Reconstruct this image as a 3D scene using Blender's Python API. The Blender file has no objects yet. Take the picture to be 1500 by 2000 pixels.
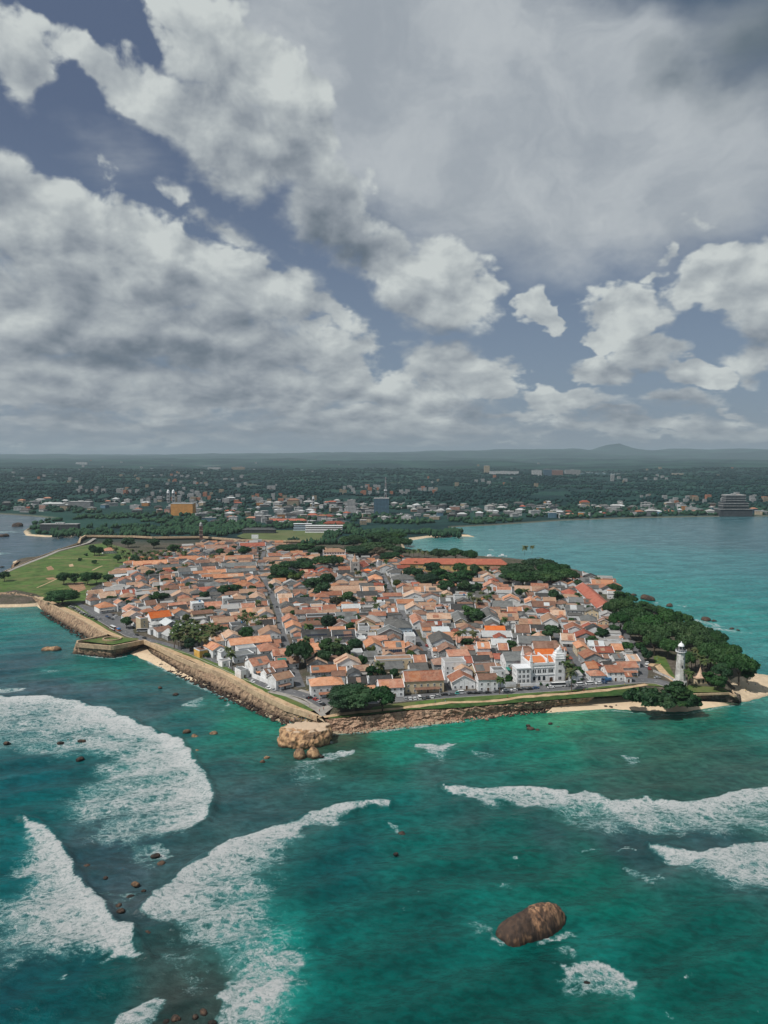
import bpy, bmesh, math, random
import numpy as np
from mathutils import Vector, Matrix
from mathutils.geometry import tessellate_polygon

C = bpy.context.scene.collection
SC = bpy.context.scene
R = math.radians
PI = math.pi
rnd = random.Random(7)
rng = np.random.default_rng(7)

# ---------------------------------------------------------------- camera, exposure
CAM_H, FPX, HORIZON = 150.0, 1386.0, 890.0
PITCH = math.atan((1000 - HORIZON) / FPX)
cd = bpy.data.cameras.new('camera')
cam = bpy.data.objects.new('camera', cd)
C.objects.link(cam)
cam.location = (0, 0, CAM_H)
cam.rotation_euler = (PI / 2 - PITCH, 0, 0)
cd.sensor_fit = 'VERTICAL'
cd.sensor_height = 36
cd.lens = FPX / 2000 * 36
cd.clip_start, cd.clip_end = 1, 150000
SC.camera = cam
SC.view_settings.view_transform = 'Standard'
SC.view_settings.look = 'None'
SC.view_settings.exposure = 0
SC.view_settings.gamma = 1
SC.cycles.use_denoising = True
SC.cycles.max_bounces = 6
SC.cycles.diffuse_bounces = 2
SC.cycles.glossy_bounces = 2
SC.cycles.transmission_bounces = 2
SC.cycles.volume_bounces = 1
SC.cycles.transparent_max_bounces = 4
SC.cycles.caustics_reflective = False
SC.cycles.caustics_refractive = False

SUN_EL, SUN_AZ = R(54), R(-121)          # azimuth from +Y towards +X: the sun stands to the left, a little behind


def ray(px, py):
    u, v = (px - 750) / FPX, (1000 - py) / FPX
    return u, math.cos(PITCH) + v * math.sin(PITCH), -math.sin(PITCH) + v * math.cos(PITCH)


def at(px, py, z=0.0):
    """the point of the level z that the photograph shows at a pixel"""
    x, y, d = ray(px, py)
    t = (z - CAM_H) / d
    return Vector((x * t, y * t, z))


def to_px(x, y, z):
    dz, c, s = z - CAM_H, math.cos(PITCH), math.sin(PITCH)
    f = y * c - dz * s
    return 750 + FPX * x / f, 1000 - FPX * (y * s + dz * c) / f


# ---------------------------------------------------------------- node helper
class NT:
    def __init__(s, tree):
        s.t, s.n, s.l = tree, tree.nodes, tree.links
        s.n.clear()

    def node(s, kind, props=None, **ins):
        n = s.n.new(kind)
        for k, v in (props or {}).items():
            setattr(n, k, v)
        for k, v in ins.items():
            k = k.replace('_', ' ')
            key = int(k[1:]) if k[0] == 'i' and k[1:].isdigit() else k
            s.put(n.inputs[key], v)
        return n

    def put(s, sock, v):
        if isinstance(v, bpy.types.NodeSocket):
            s.l.new(v, sock)
        elif v is not None:
            if sock.type == 'RGBA' and len(v) == 3:
                v = (*v, 1)
            sock.default_value = v

    def math(s, op, a, b=None, c=None, clamp=False):
        n = s.n.new('ShaderNodeMath')
        n.operation, n.use_clamp = op, clamp
        for i, v in enumerate((a, b, c)):
            if v is not None:
                s.put(n.inputs[i], v)
        return n.outputs[0]

    def vmath(s, op, a, b=None):
        n = s.n.new('ShaderNodeVectorMath')
        n.operation = op
        s.put(n.inputs[0], a)
        if b is not None:
            s.put(n.inputs[3 if op == 'SCALE' else 1], b)
        return n.outputs[0]

    def mix(s, f, a, b, mode='MIX'):
        n = s.n.new('ShaderNodeMix')
        n.data_type, n.blend_type = 'RGBA', mode
        s.put(n.inputs[0], f)
        s.put(n.inputs[6], a)
        s.put(n.inputs[7], b)
        return n.outputs[2]

    def ramp(s, v, lo, hi, a=0.0, b=1.0, smooth=True):
        n = s.n.new('ShaderNodeMapRange')
        n.interpolation_type = 'SMOOTHSTEP' if smooth else 'LINEAR'
        for i, x in enumerate((v, lo, hi, a, b)):
            s.put(n.inputs[i], x)
        return n.outputs[0]

    def noise(s, vec, scale, detail=4, rough=0.55, dist=0.0, color=False, lac=2.0):
        n = s.node('ShaderNodeTexNoise', Scale=scale, Detail=detail, Roughness=rough, Distortion=dist, Lacunarity=lac)
        if vec is not None:
            s.l.new(vec, n.inputs['Vector'])
        return n.outputs['Color' if color else 'Fac']

    def mapping(s, vec, loc=(0, 0, 0), rot=(0, 0, 0), scale=(1, 1, 1), kind='POINT'):
        n = s.node('ShaderNodeMapping', {'vector_type': kind}, Vector=vec)
        n.inputs['Location'].default_value = loc
        n.inputs['Rotation'].default_value = rot
        n.inputs['Scale'].default_value = scale
        return n.outputs[0]


def lin(r, g, b):
    """8-bit sRGB to linear"""
    f = lambda c: c / 12.92 if c <= 0.04045 else ((c + 0.055) / 1.055) ** 2.4
    return (f(r / 255), f(g / 255), f(b / 255))


# ---------------------------------------------------------------- sky
world = bpy.data.worlds.new('World')
SC.world = world
world.use_nodes = True
world.cycles.sampling_method = 'MANUAL'
world.cycles.sample_map_resolution = 256


def azel(px, py):
    x, y, z = ray(px, py)
    return math.degrees(math.atan2(x, y)), math.degrees(math.atan2(z, math.hypot(x, y)))


# cumulus masses, (x, y, half width, half height, tilt, weight), where the photograph shows them
CUMULUS = [
    (335, 20, 75, 95, 0, 1), (420, 110, 120, 95, 10, 1.2), (530, 175, 110, 95, 20, 1.2), (575, 285, 115, 115, 30, 1.2),
    (470, 320, 130, 85, 10, 1), (430, 235, 140, 95, 20, 1), (640, 400, 115, 120, 35, 1), (190, 130, 150, 62, 28, .9), (330, 215, 150, 85, 28, 1),
    (720, 500, 95, 70, 20, 1), (850, 575, 128, 92, 15, 1.2), (780, 545, 85, 70, 0, .9), (20, 90, 100, 110, 0, .8),
    (70, 20, 80, 40, 0, .6), (0, 400, 125, 150, 20, 1), (120, 480, 210, 115, 20, 1.2), (290, 520, 220, 100, 15, 1.2),
    (490, 560, 175, 85, 12, 1), (150, 620, 330, 110, 0, 1.25), (400, 660, 270, 80, 5, 1.2), (640, 690, 130, 62, 20, .95),
    (350, 395, 50, 70, 0, .62), (440, 455, 90, 50, 10, .7), (100, 735, 320, 80, 0, 1.15), (480, 755, 370, 62, 0, 1.15),
    (900, 715, 112, 55, 5, 1.2), (985, 735, 60, 40, 0, .9), (740, 770, 330, 55, 5, .95), (1045, 595, 40, 42, 25, 1.1), (1068, 618, 30, 28, 0, 1.0),
    (1232, 612, 98, 62, 5, 1.25), (1152, 648, 40, 30, 0, .95), (1162, 718, 76, 42, 10, 1.2), (1270, 690, 92, 38, 12, 1.15),
    (1370, 732, 66, 26, 12, 1.0), (1430, 545, 110, 74, 0, 1.2), (1495, 610, 85, 90, 0, 1), (1470, 695, 75, 55, 0, 1),
    (1300, 490, 32, 34, 0, .65), (1292, 542, 34, 24, 0, .6), (1400, 620, 35, 24, 0, .4), (1150, 790, 110, 34, 0, .75),
    (1320, 785, 110, 34, 0, .75), (1250, 835, 360, 40, 0, .7), (700, 832, 620, 50, 0, .8), (1470, 835, 190, 36, 0, .7), (1080, 782, 70, 26, 0, .9), (1300, 778, 80, 26, 0, .95), (1430, 800, 90, 22, 0, .8), (1190, 812, 120, 20, 0, .8), (980, 800, 120, 26, 0, .85), (860, 775, 90, 26, 5, .9),
    (140, 825, 420, 45, 0, .8), (300, 862, 500, 18, 0, .75), (820, 866, 420, 15, 0, .7), (1300, 862, 260, 16, 0, .7), (60, 880, 300, 10, 0, .6), (560, 842, 160, 16, 0, .8), (640, 610, 90, 40, 25, .7), (600, 635, 90, 36, 25, .8), (1390, 430, 100, 34, 10, .45),
    (1190, 420, 190, 40, 0, .3), (200, 330, 80, 40, 20, .35),
]
VEIL = [
    (860, 190, 470, 330, 20, 1), (1130, 260, 440, 260, 15, 1), (700, 40, 320, 190, 20, .8), (1350, 330, 240, 170, 20, .8),
    (930, 330, 360, 140, 5, .8), (250, 330, 200, 110, 10, .25), (1480, 60, 190, 210, 0, .55),
]
SHADE = [
    (655, 465, 110, 105, 30, .85), (330, 695, 280, 42, 0, .95), (0, 350, 80, 90, 20, .6), (440, 610, 190, 45, 5, .6),
    (1245, 660, 110, 24, 0, .5), (840, 648, 125, 26, 0, .45), (1340, 130, 110, 70, 15, .5), (1500, 70, 170, 190, 0, .7),
    (620, 800, 480, 34, 0, .5), (1230, 830, 360, 46, 0, .6), (120, 660, 190, 40, 0, .5), (550, 770, 230, 22, 0, .5),
    (90, 790, 300, 40, 0, .5), (600, 340, 90, 60, 30, .45), (30, 80, 80, 100, 0, .5), (160, 500, 130, 60, 0, .4),
    (300, 540, 200, 40, 20, .35), (700, 850, 900, 26, 0, .45),
]


def build_sky():
    w = NT(world.node_tree)
    geo = w.node('ShaderNodeNewGeometry').outputs['Incoming']
    d = w.vmath('NORMALIZE', w.vmath('SCALE', geo, -1.0))
    sep = w.node('ShaderNodeSeparateXYZ', Vector=d)
    az = w.math('MULTIPLY', w.math('ARCTAN2', sep.outputs[0], sep.outputs[1]), 180 / PI)
    el = w.math('MULTIPLY', w.math('ARCSINE', sep.outputs[2]), 180 / PI)
    P = w.node('ShaderNodeCombineXYZ', X=az, Y=el).outputs[0]

    def field(vec, blobs):
        acc = None
        for x, y, rx, ry, tilt, wt in blobs:
            cx, cy = azel(x, y)
            ax = (azel(x + rx, y)[0] - azel(x - rx, y)[0]) / 2
            ay = (azel(x, y - ry)[1] - azel(x, y + ry)[1]) / 2
            m = w.mapping(vec, (cx, cy, 0), (0, 0, -R(tilt)), (ax * 1.45, ay * 1.45, 1), 'TEXTURE')
            g = w.node('ShaderNodeTexGradient', {'gradient_type': 'SPHERICAL'}, Vector=m).outputs['Fac']
            if wt != 1:
                g = w.math('MULTIPLY', g, wt)
            acc = g if acc is None else w.math('SMOOTH_MAX', acc, g, 0.12)
        return acc

    # billows: the coordinates shrink towards the horizon as a flat deck of cloud does
    def billow(vec):
        s = w.node('ShaderNodeSeparateXYZ', Vector=vec)
        ln = w.math('LOGARITHM', w.math('MAXIMUM', w.math('ADD', s.outputs[1], 2.0), 0.3), math.e)
        return w.node('ShaderNodeCombineXYZ', X=s.outputs[0], Y=w.math('ADD', s.outputs[1], w.math('MULTIPLY', ln, 6.5)), Z=0.37).outputs[0]
    Q = billow(P)
    warp = w.vmath('SUBTRACT', w.noise(Q, 0.16, 4, 0.6, color=True), (0.5, 0.5, 0.5))
    Pw = w.vmath('ADD', P, w.vmath('MULTIPLY', warp, (7.5, 5.5, 0)))
    n1 = w.noise(Q, 0.26, 9, 0.58, 0.25)
    up = (-0.7, 1.5, 0)
    n1s = w.noise(Q, 0.26, 4, 0.5, 0.25)
    n2 = w.noise(w.vmath('ADD', Q, up), 0.26, 4, 0.5, 0.25)
    m1 = field(Pw, CUMULUS)
    m2 = field(w.vmath('ADD', Pw, (-1.2, 3.6, 0)), CUMULUS)
    # clouds all round the rest of the sky, outside the photograph's field
    far = w.ramp(w.math('ABSOLUTE', az), 30, 45)
    far = w.math('MAXIMUM', far, w.ramp(el, 36, 50))
    n3 = w.ramp(w.noise(Q, 0.05, 3, 0.5), 0.42, 0.62, 0, 0.8)
    m1 = w.math('MAXIMUM', m1, w.math('MULTIPLY', n3, far))
    dens = w.math('ADD', m1, w.math('MULTIPLY', w.math('SUBTRACT', n1, 0.5), 0.95))
    dens2 = w.math('ADD', m2, w.math('MULTIPLY', w.math('SUBTRACT', n2, 0.5), 0.95))
    # crisp upper edges, softer undersides
    soft = w.ramp(w.math('SUBTRACT', m2, m1), -0.2, 0.3, 0.19, 0.42)
    cover = w.ramp(dens, 0.30, w.math('ADD', 0.30, soft))
    # light: more cloud towards the sun's side means less light
    lum = w.math('SUBTRACT', 0.94, w.math('MULTIPLY', w.math('MAXIMUM', dens2, 0.0), 0.34))
    lum = w.math('ADD', lum, w.math('MULTIPLY', w.math('SUBTRACT', n1s, n2), 0.88))
    fine = w.noise(Q, 1.1, 6, 0.62)
    lum = w.math('ADD', lum, w.math('MULTIPLY', w.math('SUBTRACT', fine, 0.5), 0.20))
    shade = field(Pw, SHADE)
    lum = w.math('SUBTRACT', lum, w.math('MULTIPLY', w.ramp(shade, 0.05, 0.8), 0.26), clamp=True)
    cr = w.node('ShaderNodeValToRGB', Fac=lum)
    stops = [(0.0, lin(84, 98, 112)), (0.3, lin(112, 123, 134)), (0.55, lin(144, 152, 160)), (0.8, lin(174, 181, 184)), (1.0, lin(200, 206, 205))]
    e = cr.color_ramp.elements
    while len(e) < len(stops):
        e.new(0.5)
    for el_, (p, c) in zip(e, stops):
        el_.position, el_.color = p, (*c, 1)
    # clear air
    sky = w.node('ShaderNodeTexSky', {'sky_type': 'NISHITA', 'sun_disc': False, 'sun_elevation': SUN_EL, 'sun_rotation': SUN_AZ,
                                      'air_density': 1.0, 'dust_density': 1.2, 'ozone_density': 2.5}).outputs[0]
    clear = w.mix(0.78, w.vmath('SCALE', sky, 0.075), w.mix(w.ramp(el, 1, 26), lin(124, 140, 160), lin(88, 101, 126)))
    clear = w.mix(w.ramp(w.math('MULTIPLY', el, w.math('ADD', az, 40)), 1150, 2300, 0, .8), clear, lin(70, 92, 108))
    # thin high veil
    vm = w.math('ADD', field(w.vmath('ADD', P, w.vmath('MULTIPLY', warp, (7, 5, 0))), VEIL),
                w.math('MULTIPLY', w.math('SUBTRACT', w.noise(w.vmath('MULTIPLY', Q, (.45, 1, 1)), 0.14, 7, 0.55, 0.6), 0.5), 0.5))
    vt = w.noise(w.vmath('ADD', w.vmath('MULTIPLY', Q, (.8, 1, 1)), w.vmath('MULTIPLY', warp, (5, 5, 0))), 0.11, 7, 0.6, 0.5)
    vcol = w.mix(w.ramp(vt, 0.32, 0.66), lin(158, 166, 174), lin(186, 192, 196))
    vcol = w.mix(w.ramp(w.noise(Q, 0.7, 5, 0.6), 0.45, 0.75, 0, 0.15), vcol, lin(162, 170, 178))
    vcol = w.mix(w.ramp(shade, 0.0, 0.75), vcol, lin(98, 112, 123))
    col = w.mix(w.ramp(vm, 0.14, 0.5, 0, 0.95), clear, vcol)
    col = w.mix(cover, col, cr.outputs[0])
    # the band of thick air over the horizon
    col = w.mix(w.ramp(el, 0.0, 3.5, 0.5, 0.0), col, lin(146, 155, 162))
    col = w.mix(w.ramp(el, -4, -0.5, 1.0, 0.0), col, lin(60, 90, 100))
    bg = w.node('ShaderNodeBackground', Color=col, Strength=1.0)
    w.node('ShaderNodeOutputWorld', Surface=bg.outputs[0])


build_sky()

# ---------------------------------------------------------------- sun
sl = bpy.data.lights.new('sun', 'SUN')
sl.energy, sl.angle, sl.color = 3.9, R(0.5), (1.0, 0.95, 0.88)
sun = bpy.data.objects.new('sun', sl)
C.objects.link(sun)
sd = Vector((math.sin(SUN_AZ) * math.cos(SUN_EL), math.cos(SUN_AZ) * math.cos(SUN_EL), math.sin(SUN_EL)))
sun.rotation_euler = sd.to_track_quat('Z', 'Y').to_euler()

# ---------------------------------------------------------------- numeric noise, distances
def _hash(ix, iy, seed):
    h = (ix.astype(np.int64) * 374761393 + iy.astype(np.int64) * 668265263 + seed * 974634721) & 0x7fffffff
    h = ((h ^ (h >> 13)) * 1274126177) & 0x7fffffff
    return ((h ^ (h >> 16)) & 0xffff) / 65535.0


def vnoise(x, y, seed=0):
    ix, iy = np.floor(x), np.floor(y)
    fx, fy = x - ix, y - iy
    fx, fy = fx * fx * (3 - 2 * fx), fy * fy * (3 - 2 * fy)
    a, b = _hash(ix, iy, seed), _hash(ix + 1, iy, seed)
    c, d = _hash(ix, iy + 1, seed), _hash(ix + 1, iy + 1, seed)
    return (a * (1 - fx) + b * fx) * (1 - fy) + (c * (1 - fx) + d * fx) * fy


def fbm(x, y, octaves=4, seed=0):
    s, amp, tot = 0, 1.0, 0
    for o in range(octaves):
        s = s + amp * vnoise(x * 2 ** o, y * 2 ** o, seed + o * 17)
        tot += amp
        amp *= 0.5
    return s / tot


def seg_dist(X, Y, pts, closed):
    """distance of every (X, Y) to a polyline"""
    best = np.full(X.shape, 1e12)
    n = len(pts)
    for i in range(n if closed else n - 1):
        ax, ay = pts[i]
        bx, by = pts[(i + 1) % n]
        dx, dy = bx - ax, by - ay
        t = np.clip(((X - ax) * dx + (Y - ay) * dy) / max(dx * dx + dy * dy, 1e-9), 0, 1)
        best = np.minimum(best, (X - ax - t * dx) ** 2 + (Y - ay - t * dy) ** 2)
    return np.sqrt(best)


def inside(X, Y, pts):
    res = np.zeros(X.shape, bool)
    n = len(pts)
    for i in range(n):
        ax, ay = pts[i]
        bx, by = pts[(i + 1) % n]
        if ay == by:
            continue
        c = ((ay > Y) != (by > Y)) & (X < (bx - ax) * (Y - ay) / (by - ay) + ax)
        res ^= c
    return res


def sdist(X, Y, pts):
    d = seg_dist(X, Y, pts, True)
    return np.where(inside(X, Y, pts), d, -d)


def sstep(a, b, x):
    t = np.clip((x - a) / (b - a), 0, 1)
    return t * t * (3 - 2 * t)


def W(pxs, z=0.0):
    """pixel list [(x, y) or (x, y, z)] to plan points"""
    out = []
    for p in pxs:
        v = at(p[0], p[1], p[2] if len(p) > 2 else z)
        out.append((v.x, v.y))
    return out


# ---------------------------------------------------------------- objects
def props(o, label=None, cat=None, group=None, kind=None):
    for k, v in (('label', label), ('category', cat), ('group', group), ('kind', kind)):
        if v:
            o[k] = v
    return o


def new_mesh(name, verts, faces, mats, midx=None, smooth=False):
    me = bpy.data.meshes.new(name)
    verts = np.asarray(verts, np.float32).reshape(-1, 3)
    if isinstance(faces, np.ndarray):
        k = faces.shape[1]
        me.vertices.add(len(verts))
        me.vertices.foreach_set('co', verts.ravel())
        me.loops.add(faces.size)
        me.loops.foreach_set('vertex_index', faces.astype(np.int32).ravel())
        me.polygons.add(len(faces))
        me.polygons.foreach_set('loop_start', np.arange(0, faces.size, k, dtype=np.int32))
        me.update(calc_edges=True)
    else:
        me.from_pydata([tuple(map(float, v)) for v in verts], [], faces)
        me.update()
    for m in (mats if isinstance(mats, (list, tuple)) else [mats]):
        me.materials.append(m)
    if midx is not None:
        me.polygons.foreach_set('material_index', np.asarray(midx, np.int32))
    if smooth:
        me.polygons.foreach_set('use_smooth', np.ones(len(me.polygons), bool))
    return me


def link(name, me, parent=None, loc=None, rz=None):
    o = bpy.data.objects.new(name, me)
    C.objects.link(o)
    if parent is not None:
        o.parent = parent
    if loc is not None:
        o.location = loc
    if rz is not None:
        o.rotation_euler = (0, 0, rz)
    return o


def thing(name, label, cat, loc=(0, 0, 0), rz=0.0, group=None):
    return props(link(name, None, None, loc, rz), label, cat, group)


def copy_tree(o, parent=None):
    c = o.copy()
    C.objects.link(c)
    c.parent = parent
    for ch in KIDS.get(o.name, ()) or [x for x in o.children]:
        copy_tree(ch, c)
    return c


KIDS = {}


class MB:
    """collects simple solids into one mesh"""
    def __init__(s):
        s.v, s.f, s.m = [], [], []

    def add(s, verts, faces, m=0):
        b = len(s.v)
        s.v += [tuple(v) for v in verts]
        s.f += [tuple(b + i for i in f) for f in faces]
        s.m += [m] * len(faces)

    def box(s, x0, y0, z0, x1, y1, z1, m=0, rz=0.0):
        vs = [(x0, y0, z0), (x1, y0, z0), (x1, y1, z0), (x0, y1, z0), (x0, y0, z1), (x1, y0, z1), (x1, y1, z1), (x0, y1, z1)]
        if rz:
            c, n = math.cos(rz), math.sin(rz)
            vs = [(x * c - y * n, x * n + y * c, z) for x, y, z in vs]
        s.add(vs, [(3, 2, 1, 0), (4, 5, 6, 7), (0, 1, 5, 4), (1, 2, 6, 5), (2, 3, 7, 6), (3, 0, 4, 7)], m)

    def lathe(s, prof, seg=12, cx=0, cy=0, m=0, rot=0.0):
        """prof: list of (radius, z) from the bottom up"""
        vs, fs = [], []
        for r, z in prof:
            for k in range(seg):
                a = 2 * PI * k / seg + rot
                vs.append((cx + r * math.cos(a), cy + r * math.sin(a), z))
        for i in range(len(prof) - 1):
            for k in range(seg):
                j = (k + 1) % seg
                fs.append((i * seg + k, i * seg + j, (i + 1) * seg + j, (i + 1) * seg + k))
        fs.append(tuple(reversed(range(seg))))
        fs.append(tuple((len(prof) - 1) * seg + k for k in range(seg)))
        s.add(vs, fs, m)

    def tube(s, pts, rads, seg=6, m=0):
        vs, fs = [], []
        n = len(pts)
        for i, p in enumerate(pts):
            p = Vector(p)
            t = (Vector(pts[min(i + 1, n - 1)]) - Vector(pts[max(i - 1, 0)])).normalized()
            a = t.cross(Vector((0.31, 0.95, 0.1))).normalized()
            b = t.cross(a)
            for k in range(seg):
                q = 2 * PI * k / seg
                vs.append(p + (a * math.cos(q) + b * math.sin(q)) * rads[i])
        for i in range(n - 1):
            for k in range(seg):
                j = (k + 1) % seg
                fs.append((i * seg + k, i * seg + j, (i + 1) * seg + j, (i + 1) * seg + k))
        fs.append(tuple(reversed(range(seg))))
        fs.append(tuple((n - 1) * seg + k for k in range(seg)))
        s.add(vs, fs, m)

    def mesh(s, name, mats, smooth=False):
        return new_mesh(name, s.v, s.f, mats, s.m, smooth)

    def link(s, name, mats, parent=None, smooth=False, **k):
        return link(name, s.mesh(name, mats, smooth), parent, **k)


# ---------------------------------------------------------------- materials
def material(name):
    m = bpy.data.materials.new(name)
    m.use_nodes = True
    t = NT(m.node_tree)
    out = t.node('ShaderNodeOutputMaterial')
    return m, t, out


def finish(t, out, col, rough=0.85, spec=0.25, bump=None, bdist=0.1, bstr=0.6, metal=0.0):
    p = t.node('ShaderNodeBsdfPrincipled', Base_Color=col, Roughness=rough, Metallic=metal)
    p.inputs['Specular IOR Level'].default_value = spec
    if bump is not None:
        b = t.node('ShaderNodeBump', Height=bump, Distance=bdist, Strength=bstr)
        t.l.new(b.outputs[0], p.inputs['Normal'])
    t.l.new(p.outputs[0], out.inputs['Surface'])
    return p


def coord(t, kind='Object', rand=True):
    """object coordinates, shifted by a random amount for every object"""
    c = t.node('ShaderNodeTexCoord').outputs[kind]
    if rand:
        r = t.node('ShaderNodeObjectInfo').outputs['Random']
        c = t.vmath('ADD', c, t.vmath('SCALE', t.node('ShaderNodeCombineXYZ', X=r, Y=r, Z=r).outputs[0], 173.0))
    return c


def plain(name, col, var=0.25, scale=0.35, rough=0.85, bump=0.0, spec=0.25, hue=None, per_object=0.12, detail=5):
    """one surface colour broken up by noise; hue: a second colour that noise blends in"""
    m, t, out = material(name)
    c = coord(t)
    n = t.noise(c, scale, detail, 0.6)
    a = tuple(x * (1 - var) for x in col)
    b = tuple(min(1, x * (1 + var)) for x in col)
    k = t.mix(t.ramp(n, 0.3, 0.7), a, b)
    if hue:
        k = t.mix(t.ramp(t.noise(c, scale * 0.45, 4, 0.65), 0.45, 0.68), k, hue)
    if per_object:
        r = t.node('ShaderNodeObjectInfo').outputs['Random']
        k = t.mix(1.0, k, t.node('ShaderNodeCombineXYZ', X=t.ramp(r, 0, 1, 1 - per_object, 1 + per_object, False),
                                 Y=t.ramp(r, 0, 1, 1 - per_object * .8, 1 + per_object, False),
                                 Z=t.ramp(r, 0, 1, 1 - per_object * .6, 1 + per_object, False)).outputs[0], 'MULTIPLY')
    finish(t, out, k, rough, spec, n if bump else None, bump)
    return m


def roof_mat(name, base, alt, dark, tile=0.9, stain=0.5):
    """clay tile or sheet: courses of tiles, mended patches, moss and soot stains"""
    m, t, out = material(name)
    raw = t.node('ShaderNodeTexCoord').outputs['Object']
    c = coord(t)
    n = t.noise(c, 0.33, 6, 0.7)
    k = t.mix(t.ramp(n, 0.36, 0.64), base, alt)
    patch = t.node('ShaderNodeTexVoronoi', Vector=t.vmath('MULTIPLY', c, (.16, .22, .1)), Scale=1.0)
    pv = t.node('ShaderNodeSeparateColor', Color=patch.outputs['Color']).outputs[0]
    k = t.mix(t.ramp(pv, 0.55, 0.85, 0, 0.55), k, alt)
    st = t.noise(t.vmath('MULTIPLY', c, (0.55, 0.55, 0.8)), 0.9, 6, 0.72)
    k = t.mix(t.ramp(st, 0.5, 0.72, 0, stain), k, dark)
    k = t.mix(t.ramp(t.noise(c, 2.6, 4, 0.7), 0.55, 0.75, 0, stain * 0.7), k, dark)
    wv = t.node('ShaderNodeTexWave', {'wave_type': 'BANDS', 'bands_direction': 'X'}, Vector=raw, Scale=0.8 / tile, Distortion=1.2, Detail=1)
    k = t.mix(t.math('MULTIPLY', wv.outputs['Fac'], 0.22), k, dark)
    r = t.node('ShaderNodeObjectInfo').outputs['Random']
    g = t.ramp(r, 0, 1, 0.66, 1.22, False)
    k = t.mix(1.0, k, t.node('ShaderNodeCombineXYZ', X=g, Y=t.ramp(r, 0, 1, .60, 1.26, False), Z=t.ramp(r, 0, 1, .56, 1.28, False)).outputs[0], 'MULTIPLY')
    finish(t, out, k, 0.85, 0.2, t.math('ADD', wv.outputs['Fac'], st), 0.12, 0.7)
    return m


def leaf_mat(name, dark, light, yellow=None):
    m, t, out = material(name)
    c = coord(t)
    n = t.noise(c, 0.22, 4, 0.6)
    k = t.mix(t.ramp(n, 0.35, 0.68), dark, light)
    k = t.mix(t.ramp(t.noise(c, 1.3, 3, 0.7), 0.5, 0.75, 0, 0.6), k, yellow or light)
    r = t.node('ShaderNodeObjectInfo').outputs['Random']
    g = t.ramp(r, 0, 1, 0.75, 1.25, False)
    k = t.mix(1.0, k, t.node('ShaderNodeCombineXYZ', X=g, Y=1.0, Z=g).outputs[0], 'MULTIPLY')
    p = t.node('ShaderNodeBsdfPrincipled', Base_Color=k, Roughness=0.6)
    p.inputs['Specular IOR Level'].default_value = 0.25
    tr = t.node('ShaderNodeBsdfTranslucent', Color=t.mix(1.0, k, (1.0, 1.3, .6), 'MULTIPLY'))
    mx = t.node('ShaderNodeMixShader', Fac=0.22)
    t.l.new(p.outputs[0], mx.inputs[1])
    t.l.new(tr.outputs[0], mx.inputs[2])
    t.l.new(mx.outputs[0], out.inputs['Surface'])
    return m


M = {}
# walls
M['white'] = plain('white_plaster', (.74, .75, .75), .10, .5, hue=(.52, .51, .48))
M['clean_white'] = plain('clean_white_plaster', (.80, .81, .82), .06, .4, hue=(.66, .67, .67), per_object=.02)
M['grey_wall'] = plain('grey_plaster', (.34, .35, .35), .2, .6, hue=(.2, .2, .19))
M['cream'] = plain('cream_plaster', (.62, .50, .33), .1, .5, hue=(.45, .36, .24))
M['yellow_wall'] = plain('yellow_plaster', (.66, .40, .10), .12, .5, hue=(.48, .28, .08))
M['pink_wall'] = plain('pink_plaster', (.55, .32, .24), .12, .5)
M['blue_wall'] = plain('blue_plaster', (.40, .50, .58), .1, .5)
M['brick'] = plain('old_brick', (.30, .14, .085), .3, .7, hue=(.16, .10, .07))
M['brown_brick'] = plain('brown_brick', (.23, .125, .10), .2, .6, hue=(.16, .10, .08), per_object=0)
M['stone_grey'] = plain('grey_stone', (.44, .43, .42), .2, .6, hue=(.30, .29, .28))
M['trim'] = plain('pale_trim', (.74, .75, .76), .05, .6)
M['concrete'] = plain('concrete', (.40, .40, .39), .15, .3, hue=(.25, .25, .25))
M['glass'] = plain('dark_glass', (.025, .032, .04), .3, 1, rough=.15, spec=.5)
M['shade_open'] = plain('dark_opening', (.03, .028, .027), .3, 1)
M['wood'] = plain('dark_timber', (.10, .055, .03), .3, 1)
M['red_wood'] = plain('red_paint', (.33, .05, .04), .2, 1)
M['green_paint'] = plain('green_canvas', (.03, .22, .17), .15, 1)
M['steel'] = plain('grey_metal', (.25, .26, .27), .15, 1, rough=.5)
M['solar'] = plain('solar_cells', (.012, .016, .03), .2, 1, rough=.2, spec=.6)
M['tank'] = plain('black_plastic', (.03, .03, .032), .2, 1, rough=.5)
M['tank_blue'] = plain('blue_plastic', (.05, .16, .33), .2, 1, rough=.5)
# roofs
M['r_orange'] = roof_mat('orange_tile', (.52, .21, .105), (.62, .33, .20), (.20, .10, .07), .9, .45)
M['r_bright'] = roof_mat('bright_orange_tile', (.74, .16, .03), (.78, .24, .07), (.45, .12, .05), .9, .1)
M['r_terra'] = roof_mat('terracotta_tile', (.43, .165, .10), (.53, .29, .20), (.13, .085, .07), .9, .75)
M['r_pale'] = roof_mat('pale_clay_tile', (.49, .29, .19), (.57, .40, .29), (.18, .14, .115), .9, .7)
M['r_brown'] = roof_mat('brown_weathered_tile', (.27, .15, .11), (.37, .23, .17), (.09, .07, .06), .9, .7)
M['r_red'] = roof_mat('red_tile', (.33, .085, .055), (.42, .15, .10), (.11, .055, .045), .9, .5)
M['r_grey'] = roof_mat('grey_sheet', (.125, .13, .13), (.19, .195, .19), (.06, .06, .06), 1.2, .5)
M['r_dark'] = roof_mat('charcoal_sheet', (.060, .064, .068), (.095, .10, .10), (.03, .03, .03), 1.2, .4)
M['r_silver'] = roof_mat('pale_sheet', (.44, .46, .47), (.54, .56, .56), (.24, .25, .25), 1.2, .35)
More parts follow.
